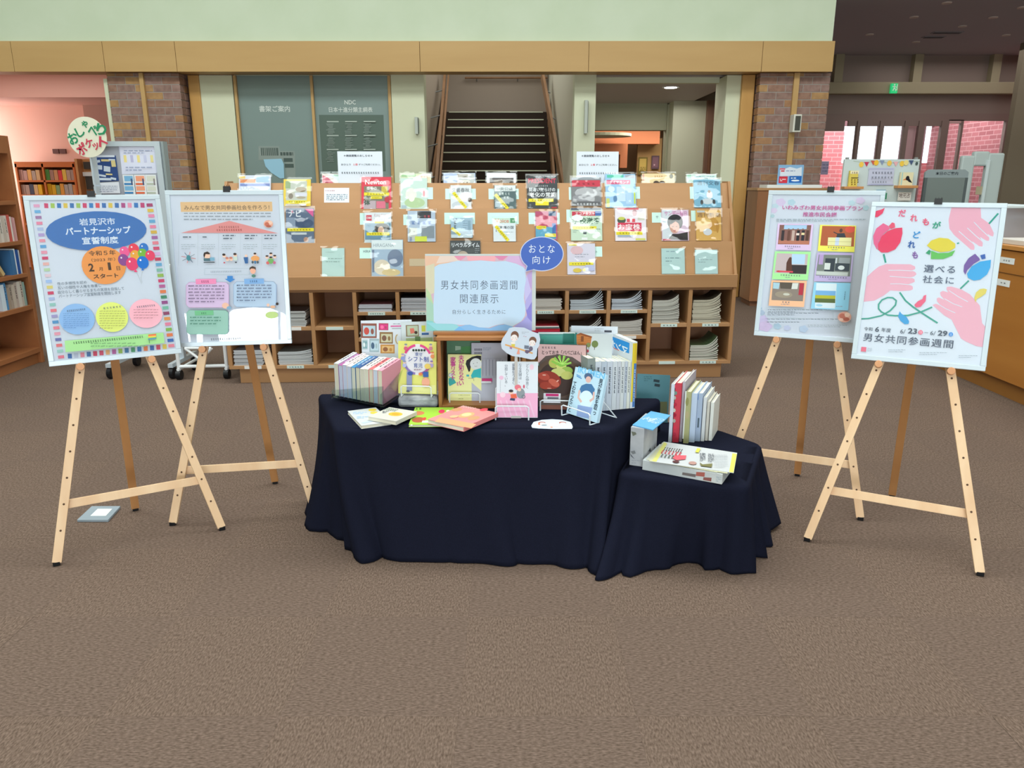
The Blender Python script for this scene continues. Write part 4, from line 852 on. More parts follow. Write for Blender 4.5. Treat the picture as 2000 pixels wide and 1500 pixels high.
# ceiling lamps and vents
for i, (x, y) in enumerate(((1070,122),(745,250),(1085,305),(1650,125),(1425,190),(1745,255),(1862,52),(1310,18))):
    p = G(1500+x/3.75, y/3.75, ZC3)
    t = thing('downlight', ['unlit downlight in the dark ceiling near the pale wall, upper one', 'unlit downlight nearest the fascia in the dark ceiling', 'unlit downlight just above the far panels in the dark ceiling', 'large downlight in the dark ceiling at the right', 'small downlight in the dark ceiling above the vent', 'pale downlight nearest the olive pillar', 'downlight at the top right edge of the dark ceiling', 'downlight at the top of the dark ceiling'][i], 'ceiling light', (p.x, p.y, ZC3))
    MB().disc((p.x, p.y, ZC3-.012), X, Y_, Z, 0.055, .012, 20).build('rim', mat('lamp_rim', 'C8B8B0', 0.4), t)
    MB().disc((p.x, p.y, ZC3-.014), X, Y_, Z, 0.036, .004, 16).build('lens', mat('lamp_off', 'A89890', 0.3), t)
for i, (x0, x1, y) in enumerate(((1205, 1420, 236), (1135, 1292, 269))):
    a = G(1500+x0/3.75, y/3.75, ZC3); b = G(1500+x1/3.75, y/3.75, ZC3)
    t = thing('ceiling_vent', ['longer slot vent in the dark ceiling', 'shorter slot vent in the dark ceiling'][i], 'vent', ((a.x+b.x)/2, a.y, ZC3))
    MB().box(a.x, b.x, a.y-.06, a.y+.06, ZC3-.01, ZC3-.001).build('frame', mat('vent_grey', '8A8488', 0.5), t)
    for k in (-1, 0, 1): MB().box(a.x+.02, b.x-.02, a.y+k*.03-.006, a.y+k*.03+.006, ZC3-.016, ZC3-.01).build('slat', mat('vent_slat', '4A464A', 0.5), t)

# ------------------------------------------------------------------ things standing in the right background
# wooden cabinet behind the right posters
a = V(1481, 367, 9.0); b = V(1625, 367, 9.0)
t = thing('cabinet', 'tall brown wooden cabinet standing in front of the right brick pillar', 'cabinet', ((a.x+b.x)/2, 9.2, 0))
MB().box(a.x, b.x, 9.0, 9.4, 0.06, a.z-.03).build('body', wood('cabinet_wood', '86583A', '966644', 'z', 6), t, bevel=.004)
MB().box(a.x-.01, b.x+.01, 8.99, 9.4, a.z-.03, a.z).build('top', M_RACK, t, bevel=.003); MB().box(a.x+.02, b.x-.02, 9.03, 9.38, 0, 0.06).build('plinth', M_DARKW, t)
pa_ = V(1500, 370, 8.98); pb_ = V(1608, 366, 8.98)
o = MB().box(pa_.x, pb_.x, 9.02, 9.3, a.z, a.z+0.035).build('paper_stack', M_PAPER, None, ((pa_.x+pb_.x)/2, 9.1, a.z)); tag(o, 'flat white paper stack on the wooden cabinet', 'paper')
# notice card on small legs on the cabinet
Yn = 9.12
a2 = V(1517, 361, Yn); b2 = V(1570, 322, Yn)
t = thing('notice_card', 'blue bordered notice card with red and blue boxes standing on the cabinet', 'sign', ((a2.x+b2.x)/2, Yn, a.z+.035))
MB().box(a2.x, b2.x, Yn-.006, Yn, a2.z, b2.z).build('card', mat('card_blue', '88B4DC', 0.5), t)
s = Sheet((a2.x, Yn-.006, 0), X, Z, -Y_, (1100, 60, 3.7037), lift=1e-3, step=4e-4)
s.poly('DDE4F0', [(1570,990),(1600,1000),(1640,985),(1690,998),(1726,985),(1724,1050),(1568,1052)]); s.rect('E07080', 1586, 1000, 40, 12); s.rect('D84A5A', 1588, 1015, 26, 10); s.lines('8898C0', 1610, 1012, 1690, 1016, 1, 5)
s.rect('D03848', 1590, 1078, 62, 48); s.rect('2868B8', 1678, 1075, 88, 48); s.ell('F0F4F8', 1678, 1084, 60, 12); s.lines('F0D8DC', 1566, 1075, 1612, 1085, 2, 6); s.lines('D8E4F4', 1645, 1064, 1715, 1068, 1, 8)
s.build('print', t)
for q in (0.3, 0.68):
    xx = a2.x + (b2.x-a2.x)*q; MB().box(xx-.008, xx+.008, Yn-.01, Yn+.02, a.z, a2.z).build('leg', M_METAL, t)
# wall speaker on the right pillar
Ys = 9.45
a3 = V(1548, 258, Ys); b3 = V(1567, 223, Ys)
t = thing('wall_speaker', 'small white loudspeaker with dark grille on the right brick pillar', 'speaker', ((a3.x+b3.x)/2, 9.6, (a3.z+b3.z)/2))
MB().box(a3.x, b3.x, Ys, 9.58, a3.z, b3.z).build('cabinet', mat('speaker_white', 'D8D6CC', 0.5), t, bevel=.006)
MB().box(a3.x+.02, b3.x-.015, Ys-.006, Ys, a3.z+.02, b3.z-.02).build('grille', mat('grille_dark', '4C4C46', 0.8), t)
# display board with garland and books
Yd = 8.3
a = V(1640, 400, Yd); b = V(1797, 311, Yd)
t = thing('display_board', 'white display board with paper garland, letters and small shelves behind the right posters', 'display board', ((a.x+b.x)/2, Yd, 0))
MB().box(a.x, b.x, Yd, Yd+.03, 0.5, b.z).build('panel', mat('board_white', 'C6D4D6', 0.6), t)
for x in (a.x+.02, b.x-.05): MB().box(x, x+.03, Yd+.005, Yd+.035, 0, b.z+.02).build('leg', M_METAL, t)
s = Sheet((a.x, Yd, 0), X, Z, -Y_, (1500, 0, 3.75), lift=1e-3, step=4e-4)
s.stroke('A8B8A8', [(625,1180),(700,1190),(800,1182),(900,1195),(1000,1180),(1110,1182)], 4)
for x, y, c in ((683,1205,'F0C858'),(722,1200,'C84060'),(770,1190,'C86050'),(792,1192,'F0C040'),(835,1188,'8898B8'),(888,1195,'F0C860'),(935,1198,'E8B0B8'),(980,1198,'F0C850'),(1010,1192,'E8D890'),(1048,1188,'4C5C80')):
    if c[0] == 'F' or c == 'E8D890': s.ell(c, x, y, 34, 40)
    else: s.poly(c, [(x-18, y-14), (x+18, y-14), (x, y+22)])
s.ell('4A5A5C', 1087, 1198, 20, 24)
s.rect('C4C8E0', 825, 1292, 186, 128); s.rect('B0B4D8', 825, 1238, 186, 8); s.rect('B0B4D8', 825, 1352, 186, 8)
s.txt('6A7080', 'ご自由にお読み', 832, 1265, 150, 18, 0.01); s.txt('6A7080', 'よりどりどうぞ', 828, 1300, 160, 18, 0.01); s.txt('6A7080', 'ご来館下さい', 805, 1333, 110, 16, 0.01)
s.rect('9AB8CC', 815, 1400, 70, 24); s.rect('3E8A6A', 842, 1436, 30, 46); s.rect('D8D4D0', 985, 1438, 96, 60); s.txt('5A4440', '地元占', 985, 1432, 80, 34, 0.02)
s.build('paper_decorations', t)
def bshelf(x0, x1, y0, y1, label):
    p = V(1500+x0/3.75, y1/3.75, Yd-.06); q = V(1500+x1/3.75, y0/3.75, Yd-.06)
    MB().box(p.x, q.x, Yd-.09, Yd, p.z, q.z).build('small_shelf', mat('orange_wood_light', 'C8905C', 0.5), t, bevel=.003); return q.z
z1 = bshelf(550, 694, 1366, 1384, ''); z2 = bshelf(940, 1092, 1358, 1378, '')
def bbook(x0, x1, y0, zs, hx, label, fn):
    p = V(1500+x0/3.75, 340, Yd-.05); q = V(1500+x1/3.75, y0/3.75, Yd-.05)
    r = thing('picture_book', label, 'book', ((p.x+q.x)/2, Yd-.04, zs))
    MB().box(p.x, q.x, Yd-.045, Yd-.02, zs, q.z).build('cover', mat('cover_' + hx, hx, 0.5), r)
    s = Sheet((p.x, Yd-.045, 0), X, Z, -Y_, (1500, 0, 3.75), lift=1e-3, step=4e-4); fn(s); s.build('cover_print', r)
bbook(600, 666, 1250, z1, 'DCC860', 'yellow spotted picture book on the left shelf of the display board', lambda s: (s.rect('F0E8C8', 634, 1262, 60, 22), s.txt('7A5A28', 'きりん', 634, 1264, 46, 14, 0.03), s.rect('4A3A28', 634, 1302, 54, 5), [s.ell('6A5020', 612+(k % 3)*22, 1318+(k//3)*16, 9, 9) for k in range(8)]))
bbook(975, 1070, 1262, z2, 'E4DCB8', 'cream picture book with a black bird on the right shelf of the display board', lambda s: (s.ell('24242C', 1022, 1305, 26, 34), s.poly('24242C', [(1012,1310),(1034,1305),(1056,1340),(1030,1332)]), s.poly('D88040', [(1008,1306),(985,1320),(1010,1318)]), s.rect('A8D0D0', 980, 1310, 8, 90)))
# bright pink wall notice in the vestibule
a = V(1604, 341, 13.55); b = V(1621, 315, 13.55)
t = thing('door_notice', 'pale lilac notice on the entrance glass beside the brick pillar', 'poster', ((a.x+b.x)/2, 13.59, a.z)); MB().box(a.x, b.x, 13.585, 13.595, a.z, b.z).build('sheet', mat('lilac_paper', 'C0B8DC', 0.6), t)
s = Sheet((a.x, 13.585, 0), X, Z, -Y_, lift=1e-3, step=4e-4); s.lines('8088B0', 1606, 322, 1619, 334, 3, 1.5); s.build('print', t)
# grey information stand
Yi = 8.9
a = V(1799, 400, Yi); b = V(1893, 331, Yi)
t = thing('information_stand', 'grey information board with rounded top behind the right posters', 'sign board', ((a.x+b.x)/2, Yi, 0))
zh = V(1850, 347, Yi).z; xm = (a.x+b.x)/2
q = [Vec((a.x, Yi, zh)), Vec((b.x, Yi, zh)), Vec((b.x, Yi, b.z-.03)), Vec((xm+.2, Yi, b.z)), Vec((xm-.2, Yi, b.z)), Vec((a.x, Yi, b.z-.03))]
MB().prism(q, Y_, .03).build('header', mat('stand_grey_light', '98A4A8', 0.5), t)
MB().box(a.x+.03, b.x-.03, Yi, Yi+.02, 0.4, zh).build('panel', mat('stand_grey', '7E8886', 0.7), t)
for x in (a.x, b.x-.03): MB().box(x, x+.03, Yi-.005, Yi+.03, 0, zh).build('post', mat('stand_dark', '5E6668', 0.4), t)
s = Sheet((a.x, Yi, 0), X, Z, -Y_, (1500, 0, 3.75), lift=1e-3, step=4e-4); s.txt('343C44', '本日のご案内', 1310, 1270, 165, 24, 0.03); s.build('header_text', t)
# security gate
Yg = 9.4
def gp(x, y): return V(1500+x/3.75, y/3.75, Yg)
t = thing('security_gate', 'white book security gate with rounded frame beside the olive pillar', 'gate', (gp(1590, 1400).x, Yg, 0))
for nm, pts in (('gate_frame', [(1425,1140),(1440,1130),(1740,1105),(1720,1300),(1690,1500)]),):
    xl, xr_, zt = gp(1428, 1140).x, gp(1738, 1140).x, gp(1600, 1108).z
    m = MB().box(xl, xl+.16, Yg, Yg+.08, 0.02, zt-.05).box(xr_-.20, xr_, Yg, Yg+.08, 0.02, zt-.02).box(xl+.14, xr_-.18, Yg, Yg+.08, zt-.17, zt)
    m.build('gate_frame', mat('gate_white', 'C4D0D0', 0.5), t, bevel=.02)
MB().box(xr_-.215, xr_-.18, Yg-.02, Yg, 0.02, zt-.1).build('edge_strip', mat('gate_edge', 'DCE8EC', 0.4), t)
MB().box(xl-.05, xr_+.05, Yg-.1, Yg+.25, 0, 0.02).build('base_plate', M_METAL, t)
o = MB().box(gp(1525,1370).x, gp(1570,1370).x, Yg-.004, Yg-.001, gp(1525,1425).z, gp(1525,1365).z).build('yellowed_label', mat('tan_label', 'B8AC90', 0.6), t)

# ------------------------------------------------------------------ service counter at the right edge
XC = 3.40
def VC(px, py): d = ray(px, py); return C0 + d*(XC/d.x)
zc = VC(1957, 477).z
t = thing('service_counter', 'long orange-brown wooden service counter at the right edge', 'counter', (XC+.35, 6, 0))
y0c, y1c = 3.6, 7.9
zpl = VC(1950, 485).z; zt2 = VC(1950, 530).z
MB().box(XC, XC+.75, y0c, y1c, 0.12, zpl-.006).build('body', M_CNTR, t, bevel=.003)
MB().box(XC-.015, XC+.78, y0c-.02, y1c+.02, zpl, zc).build('worktop', wood('counter_top_wood', 'B47838', 'C48848', 'y', 5), t, bevel=.004)
MB().box(XC+.04, XC+.7, y0c+.03, y1c-.03, 0, 0.12).build('plinth', wood('plinth_wood', '8A5A2C', '96662F', 'y', 5), t)
MB().box(XC-.004, XC, y0c, y1c, zt2-.004, zt2).build('groove_strip', mat('groove', '6A4420', 0.6), t)
def clabel(xa, xb, ya, yb, txt):
    p = VC(xa, yb); q = VC(xb, ya); MB().box(XC-.0025, XC-.0005, q.y, p.y, VC((xa+xb)/2, yb).z, VC((xa+xb)/2, ya).z).build('counter_label', M_PAPER, t)
    s = Sheet((XC-.0025, (p.y+q.y)/2, (p.z+q.z)/2), -Y_, Z, -X, lift=6e-4); s.ltxt('5A6068', txt, 0.0, 0, (p.y-q.y)*.5, .012, 0.01); s.build('label_print', t)
clabel(1951, 1983, 503, 515, '返却口'); clabel(1946, 1974, 546, 559, '受付')
def cthing(name, x0, x1, y0, y1, z1, hx, label, cat, zbase=None, **k):
    o = MB().box(x0, x1, y0, y1, zbase or zc, z1).build(name, mat('c_' + hx, hx, 0.5), None, ((x0+x1)/2, (y0+y1)/2, zbase or zc), bevel=.004); return tag(o, label, cat)
cthing('paper_tray', 3.44, 3.95, 4.85, 5.45, zc+.035, 'CBC3BC', 'low pale paper tray on the counter at the right edge', 'tray')
zt_p = zc+.035
cthing('printer', 3.56, 3.95, 5.75, 6.25, zc+.23, 'A4A8B4', 'grey box shaped printer on the counter behind the front poster', 'printer')
t = thing('printer_tray', 'flat white lid lying on the grey printer', 'tray', (3.75, 6.0, zc+.23)); MB().box(3.50, 4.05, 5.7, 6.3, zc+.231, zc+.245).build('lid', mat('c_lid', 'C4D0D4', 0.5), t)
cthing('leaflet_box', 3.60, 3.66, 5.00, 5.07, zt_p+.16, 'E8DC78', 'small yellow leaflet box on the counter at the right edge', 'box', zbase=zt_p)
cthing('red_folder', 3.66, 3.70, 4.95, 5.04, zt_p+.17, 'DC4070', 'bright pink folder standing on the counter at the right edge', 'folder', zbase=zt_p)
t = thing('drink_carton', 'tall white packet with lilac bands standing on the counter at the right edge', 'packet', (3.78, 5.25, zt_p))
MB().box(3.72, 3.80, 5.2, 5.28, zt_p, zt_p+.29).build('packet', mat('c_packet', 'D8D8EC', 0.5), t); MB().box(3.718, 3.802, 5.198, 5.282, zt_p+.18, zt_p+.22).build('band', mat('c_band', 'D8B8B8', 0.5), t)

# ------------------------------------------------------------------ notice board on wheels at the left
Yl = 5.75
def lb(px, py): return V(px, py, Yl)
xl, xr_ = lb(176, 285).x, lb(313, 285).x; zt = lb(240, 276).z
t = thing('notice_board', 'tall silver framed mobile notice board with leaflets behind the left poster', 'notice board', ((xl+xr_)/2, Yl, 0))
MB().box(xl+.02, xr_-.02, Yl, Yl+.02, 0.55, zt-.03).build('panel', mat('board_grey', 'A4A8B4', 0.7), t)
m = MB().box(xl, xr_, Yl-.01, Yl+.03, zt-.035, zt).box(xl, xr_, Yl-.01, Yl+.03, 0.52, 0.555)
m.build('frame_rail', M_ALU, t)
for x in (xl, xr_-.04): MB().box(x, x+.04, Yl-.012, Yl+.032, 0.12, zt).build('frame_post', M_ALU, t)
MB().box(xr_+.004, xr_+.022, Yl+.0, Yl+.07, 0.52, zt).build('folded_wing', mat('wing_grey', '8E989A', 0.5), t)
for x in (xl+.02, xr_-.02):
    MB().box(x-.018, x+.018, Yl-.22, Yl+.25, 0.09, 0.12).build('foot', M_ALU, t)
    for yy in (Yl-.19, Yl+.22): MB().disc((x-.015, yy, 0.045), Y_, Z, X, 0.044, 0.03, 18).build('castor', M_BLK, t)
s = Sheet((xl, Yl, 0), X, Z, -Y_, (0, 120, 4.762), lift=8e-4, step=2e-4)
s.rect('C8CEE4', 1285, 910, 330, 250); s.poly('D8DCF0', [(1115,790),(1430,780),(1455,1040),(1135,1050)])
for k, c in enumerate(('E8D890', 'B8B8D8', 'E8D890', 'C4C8E4', 'E4D898')): s.rect(c, 1165+k*62, 905, 26, 66)
s.lines('9AA4C0', 1150, 830, 1420, 850, 2, 8); s.lines('9AA4C0', 1170, 985, 1420, 1010, 2, 9)
s.poly('324C84', [(875,880),(1080,875),(1110,1110),(905,1120)]); s.rect('DCE4F0', 975, 882, 190, 18)
for x, y, w_, h_ in ((910,930,50,24),(985,920,80,20),(1045,915,60,16),(930,985,50,40),(1000,1000,60,50),(1060,950,40,60),(945,1060,90,18),(1020,1050,60,14),(980,1095,120,22),(1060,1090,50,20)): s.rect('C8D4E4' if (x+y) % 3 else 'D8C890', x, y, w_, h_, rnd.uniform(-12, 12))
s.poly('E0E4EE', [(915,1130),(1110,1120),(1125,1225),(930,1228)]); s.lines('8890A8', 935, 1160, 1100, 1210, 4, 5)
for x, c, d in ((1205, '7CB4DC', '4888C0'), (1312, 'F0A080', 'E07050'), (1415, 'D4D8CC', 'B8C0B4')):
    s.rect('E4E8EC', x+5, 1150, 100, 190); s.rect(c, x, 1090, 80, 50); s.rect(d, x, 1140, 80, 20); s.rect(c, x+5, 1180, 80, 40); s.rect('4A5A80' if x < 1400 else '90888C', x+30, 1120, 14, 60); s.rect(d, x+5, 1222, 80, 18)
s.build('leaflets_print', t)
# round sign clipped to its corner
c = V(170, 268, Yl-.12); s = Sheet((c.x, Yl-.12, c.z), X, Z, -Y_, (0, 120, 4.762), lift=1e-3, step=4e-4)
rx = (V(208, 268, Yl-.12).x - V(132, 268, Yl-.12).x)/2
t = thing('round_sign', 'round cream cardboard sign with hand cut green and red lettering above the notice board', 'sign', (c.x, Yl-.12, c.z-rx))
MB().disc((c.x, Yl-.12, c.z), X, Z, Y_, rx, 0.004, 40).build('disc', mat('cream_card', 'DDDCC8', 0.7), t)
MB().box(c.x-.006, c.x+.006, Yl-.115, Yl-.105, c.z-rx-.25, c.z).box(c.x-.006, xl+.05, Yl-.115, Yl-.02, c.z-rx-.2, c.z-rx-.19).build('support_stick', M_ALU, t)
for ch, x, y, sz_, ro in (('お',680,715,95,20),('し',745,655,80,22),('ゃ',790,585,60,18),('べ',860,640,85,-5),('り',945,635,95,-12)): s.txt('2E8A60', ch, x, y, sz_*1.0, sz_*1.15, 0.03, rot=ro)
for ch, x, y, sz_, ro in (('ポ',760,815,100,25),('ケ',830,760,80,12),('ッ',895,790,60,18),('ト',965,750,90,-8)): s.txt('C44458', ch, x, y, sz_*.95, sz_*1.1, 0.03, rot=ro)
s.build('lettering', t)
# rolling white stand behind the second poster
t = thing('rolling_stand', 'low white metal stand on castors behind the second poster from the left', 'stand', (G(400, 742).x, 5.5, 0))
a = G(352, 741); b = G(445, 739)
for p in (a, b):
    MB().tube([(p.x, p.y, 0.07), (p.x, p.y, 0.85)], 0.014).build('upright', M_WMET, t)
    MB().disc((p.x-.02, p.y, 0.036), Y_, Z, X, 0.036, 0.036, 18).build('castor', M_BLK, t)
    MB().disc((p.x-.02, p.y+.3, 0.036), Y_, Z, X, 0.036, 0.036, 18).build('castor', M_BLK, t)
    MB().tube([(p.x, p.y-.02, 0.08), (p.x, p.y+.33, 0.08)], 0.012).build('foot', M_WMET, t)
zc_ = onplane(400, 716, a, -Y_).z
MB().tube([(a.x, a.y, zc_), (b.x, b.y, zc_)], 0.013).build('crossbar', M_WMET, t)
v1, v2, v3 = onplane(361, 680, a, -Y_), onplane(392, 703, a, -Y_), onplane(413, 680, a, -Y_)
MB().tube([v1, v2, v3], 0.012).tube([v1, v3], 0.01).build('v_brace', M_WMET, t)
MB().box(a.x, b.x, a.y-.02, a.y+.3, .85, .865).build('shelf', M_WMET, t)
# ------------------------------------------------------------------ easels and framed posters
def easel(fl, fr, fb, ap, label, blabel, clipx, bar, cutl=None):
    fl, fr, fb, ap = Vec(fl), Vec(fr), Vec(fb), Vec(ap)
    u = (fr-fl).normalized(); mid = (fl+fr)/2; w_ = ap-mid; w_ -= u*w_.dot(u); w_.normalize(); n = u.cross(w_)
    if n.y > 0: n = -n
    t = thing('easel', label, 'easel', (fl+fr+fb)/3, 'wooden easels')
    foot = 0.014
    for f, sd in ((fl, -1), (fr, 1)):
        d = (ap-f).normalized(); f0 = f + d*foot; top = ap + u*(sd*0.012)
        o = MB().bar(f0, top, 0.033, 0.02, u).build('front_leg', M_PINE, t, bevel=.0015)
        q = MB(); q.obox(f + d*foot/2 + Z*0.001, u, Z, n, 0.024, foot, 0.018); q.build('rubber_foot', M_BLK, o)
        hm = MB(); L = (top-f0).length; dd = (top-f0).normalized()
        for k in range(9):
            c = f0 + dd*(0.125 + k*0.1035)
            if c.z < 0.99: hm.disc(c + n*0.0102, u, w_, n, 0.0042, 0.0005, 10)
        hm.build('peg_holes', mat('hole_dark', '5A4030', 0.8), o)['kind'] = 'stuff'
    d = (ap-fb).normalized(); f0 = fb + d*foot; o = MB().bar(f0, ap - n*0.022, 0.033, 0.02, u).build('rear_leg', M_PINE_SHADED, t, bevel=.0015)
    MB().obox(fb + d*foot/2 + Z*.001, u, Z, n, 0.024, foot, 0.018).build('rubber_foot', M_BLK, o)
    def legpt(f, sd, z):
        top = ap + u*(sd*0.012); d = top-f; return f + d*((z-f.z)/d.z)
    zb = bar
    a, b = legpt(fl, -1, zb), legpt(fr, 1, zb)
    MB().bar(a - u*0.012 - n*0.016, b + u*0.012 - n*0.016, 0.034, 0.012, w_).build('crossbar', M_PINE, t, bevel=.001)
    bb = ap + w_*(-0.468)
    for f, sd in ((fl, -1), (fr, 1)):
        c = legpt(f, sd, (bb - w_*0.012).z)
        MB().disc(c + n*0.01, u, w_, n, 0.0145, 0.032, 20).build('peg', wood('peg_wood', 'C88E64', 'D69E74', 'z', 14), t, bevel=.002)
    MB().disc(ap - n*.03, u, w_, n, 0.008, 0.04, 14).build('hinge_bolt', M_METAL, t)
    # framed poster
    W, L0, L1, cx = 0.472, -0.468, 0.181, 0.006
    b = thing('framed_poster', blabel, 'poster', ap + u*cx + w_*L0, 'framed posters on easels')
    P = lambda a_, v_, c: ap + u*(cx+a_) + w_*v_ + n*c
    fw_ = 0.019; hh = L1-L0; cm = (L0+L1)/2
    MB().obox(P(0, cm, 0.019), u, w_, n, W-.004, hh-.004, 0.006).build('backing_board', mat('mdf', '8A7460', 0.8), b)
    for nm, c, a1, a2 in (('frame_rail', P(0, L1-fw_/2, .024), W, fw_), ('frame_rail', P(0, L0+fw_/2, .024), W, fw_), ('frame_rail', P(-W/2+fw_/2, cm, .024), fw_, hh-2*fw_), ('frame_rail', P(W/2-fw_/2, cm, .024), fw_, hh-2*fw_)):
        MB().obox(c, u, w_, n, a1, a2, 0.016).build(nm, M_ALU, b, bevel=.0015)
    MB().obox(P(0, cm, 0.0245), u, w_, n, W-2*fw_, hh-2*fw_, 0.005).build('paper', mat('poster_paper', 'DDE6F0', 0.6), b)
    s = Sheet(ap + n*0.027, u, w_, n)
    g = MB(); g.obox(P(0, cm, 0.0312), u, w_, n, W-2*fw_+.002, hh-2*fw_+.002, 0.001); g.build('clear_sheet', M_COVER, b)
    # clip
    c0 = onplane(clipx, 0, ap + n*0.02, n); pl = (c0-ap).dot(u)
    cp = ap + u*pl + w_*L1
    return t, b, s, (u, w_, n, ap, L1)
def clip(fr, px, py, label):
    u, w_, n, ap, L1 = fr
    q = onplane(px, py, ap + n*0.02, n) - ap; a = q.dot(u); c = ap + u*a + w_*L1 + n*0.022
    t = thing('binder_clip', label, 'clip', c, 'black clips on the poster frames')
    m = MB(); prof = [(-.012, -.012), (-.012, -.010), (-.006, .010), (.006, .010), (.012, -.010), (.012, -.012), (.014, -.012), (.0075, .0125), (-.0075, .0125), (-.014, -.012)]
    m.prism([c - u*0.014 + n*x + w_*(y+.004) for x, y in prof], u, 0.028); m.build('body', M_BLK, t)
    for k in (-1, 0, 1): MB().tube([c + u*(k*.009-.003) + w_*.012, c + u*(k*.011) + w_*.022 + n*.004*k, c + u*(k*.009+.003) + w_*.012], .0014, 6).build('lever', M_BLK, t)
# far left poster: partnership oath system
t, b, s, fr = easel(G(110,1105), G(435,1035), G(265,997), V(192.7,474,3.03), 'pine easel carrying the poster with the blue ellipse, front left', 'white framed poster with blue ellipse, orange circle and colourful square border', 178, 0.225)
s.z(0, 350, 4.053)
top = ['D83C70','A8CC58','2878C0','E8C84C','2C70B4','A4C860','D83C70','2C80C4','E84858','3070B8','E8C850','3C74B8','B44888','F098B4','2878C0','C83C78']
for k, c in enumerate(top): s.rect(c, 366+k*50.8, 210-k*0.25, 32, 38, -4)
for k, c in enumerate(['2868B4','C4CCE0','F08CA0','2C68A8','D83060','D84068','EDB070','B858A0','98C050','2C74A8','48A070','2C74B8','F08048','2C64B0','D83C64','E8CC50']): s.rect(c, 553+k*50, 1400-k*5, 32, 38, -4)
Lc = ['EBA8C8','6CB4E0','A878A8','EE88A8','B4C4E4','B8A0D4','F098AC','58A8DC','F09CB4','D83870','F0B8B0','BEDCB0','EBD0D8','A8C8F0','E8D878','D83868','B0C0E4','98D0C4','F07888','A8A0D0','4898CC','F08498','F0A0B4','6C70B4','F07880','A4D4CC','F07894']
for k, c in enumerate(Lc): s.rect(c, 290+k*7.45, 211+k*46, 48, 24)
Rc = ['B03870','E8C850','F08CB4','68B0D8','F088A8','E0B848','A864A8','F08898','D84070','E0B8E0','D02858','68B0D8','88C4B4','98C050','D83870','C05C9C','F08048','38906C','A04890','78C4A8','983868','F0A050','F088A8','88C050','F08048','2868B8','F08CA0']
for k, c in enumerate(Rc): s.rect(c, 1184+k*6.6, 205+k*42.8, 48, 25)
s.ell('2F74BE', 772, 410, 802, 308, 1.5)
s.txt('DCE8F4', '岩見沢市', 770, 337, 285, 56, 0.035); s.txt('DCE8F4', 'パートナーシップ', 780, 408, 520, 62, 0.035); s.txt('DCE8F4', '宣誓制度', 795, 485, 288, 58, 0.035)
s.ell('EE9A50', 823, 682, 350, 300)
s.txt('4A3024', '令和５年', 808, 585, 215, 40, 0.03); s.txt('5A3A2A', '（2023 年）', 818, 638, 190, 28, 0.01)
s.txt('4A3024', '2', 722, 700, 44, 64, 0.04); s.txt('4A3024', '月', 798, 712, 30, 28, 0.02); s.txt('4A3024', '1', 866, 690, 24, 60, 0.04); s.txt('4A3024', '日', 936, 706, 28, 32, 0.02); s.txt('4A3024', 'スタート', 838, 766, 200, 36, 0.03)
for x, y, c, r in ((985,575,'EE5C98',78),(1058,555,'EA4058',84),(1138,545,'2C78C8',72),(1070,605,'EDA83C',78),(1128,590,'78B83C',74),(1188,605,'E84068',76),(977,640,'8C4490',86),(1045,672,'E83C70',96),(1130,660,'2870C8',92)):
    s.ell(c, x, y, r, r*1.08); s.ell('F0E8F0', x-r*.2, y-r*.2, r*.16, r*.16)
s.poly('E83C70', [(1070,715),(1090,735),(1060,735)]); s.poly('2870C8', [(1125,705),(1140,722),(1118,724)])
for q in ([(1080,735),(1100,780),(1120,830)], [(1128,724),(1115,780),(1125,820)]): s.stroke('AAB4B4', q, 2)
s.txt('5C6C7C', '性の多様性を認め', 570, 822, 235, 24, 0.0); s.txt('5C6C7C', '互いの個性や人権を尊重し', 630, 852, 345, 24, 0.0); s.txt('5C6C7C', '自分らしく暮らせるまちの実現を目指して', 725, 880, 525, 26, 0.0); s.txt('5C6C7C', 'パートナーシップ宣誓制度を開始します', 715, 912, 495, 26, 0.0)
s.ell('8CB4E4', 610, 1108, 282, 244); s.ell('DDE87C', 887, 1092, 256, 236); s.ell('F3B4C4', 1155, 1063, 264, 230)
for (x0, x1, y0, y1, c, ti) in ((500, 715, 1065, 1175, '6C94C8', 'パートナーシップとは'), (785, 1000, 1045, 1180, 'A4A860', '対象・要件等'), (1055, 1260, 1035, 1100, 'B8848C', '宣誓手続きについて')):
    s.lines(c, x0, y0, x1-10, y1, 8 if c != 'B8848C' else 4, 4.5); s.txt('5A6478', ti, (x0+x1)/2-5, y0-28, 150, 18, 0.01, rot=2)
s.poly('A6DC96', [(512,1280),(1290,1215),(1300,1298),(520,1370)])
s.txt('3C5C40', '問合せ先　岩見沢市　市民連携室　市民連携課　男女共同参画担当', 860, 1272, 560, 22, 0.02); s.lines('7CAC78', 715, 1322, 1150, 1300, 2, 7)
s.stroke('507860', [(1172,1236),(1180,1300)], 4)
for k, c in enumerate(('E8684C','F0A050','E8D860','78B868','5C8CC8')): s.poly(c, [(1170,1232+k*8),(1232,1226+k*8),(1232,1234+k*8),(1170,1240+k*8)])
s.build('printed_poster', b); clip(fr, 178, 382, 'black clip on top of the poster with the blue ellipse')
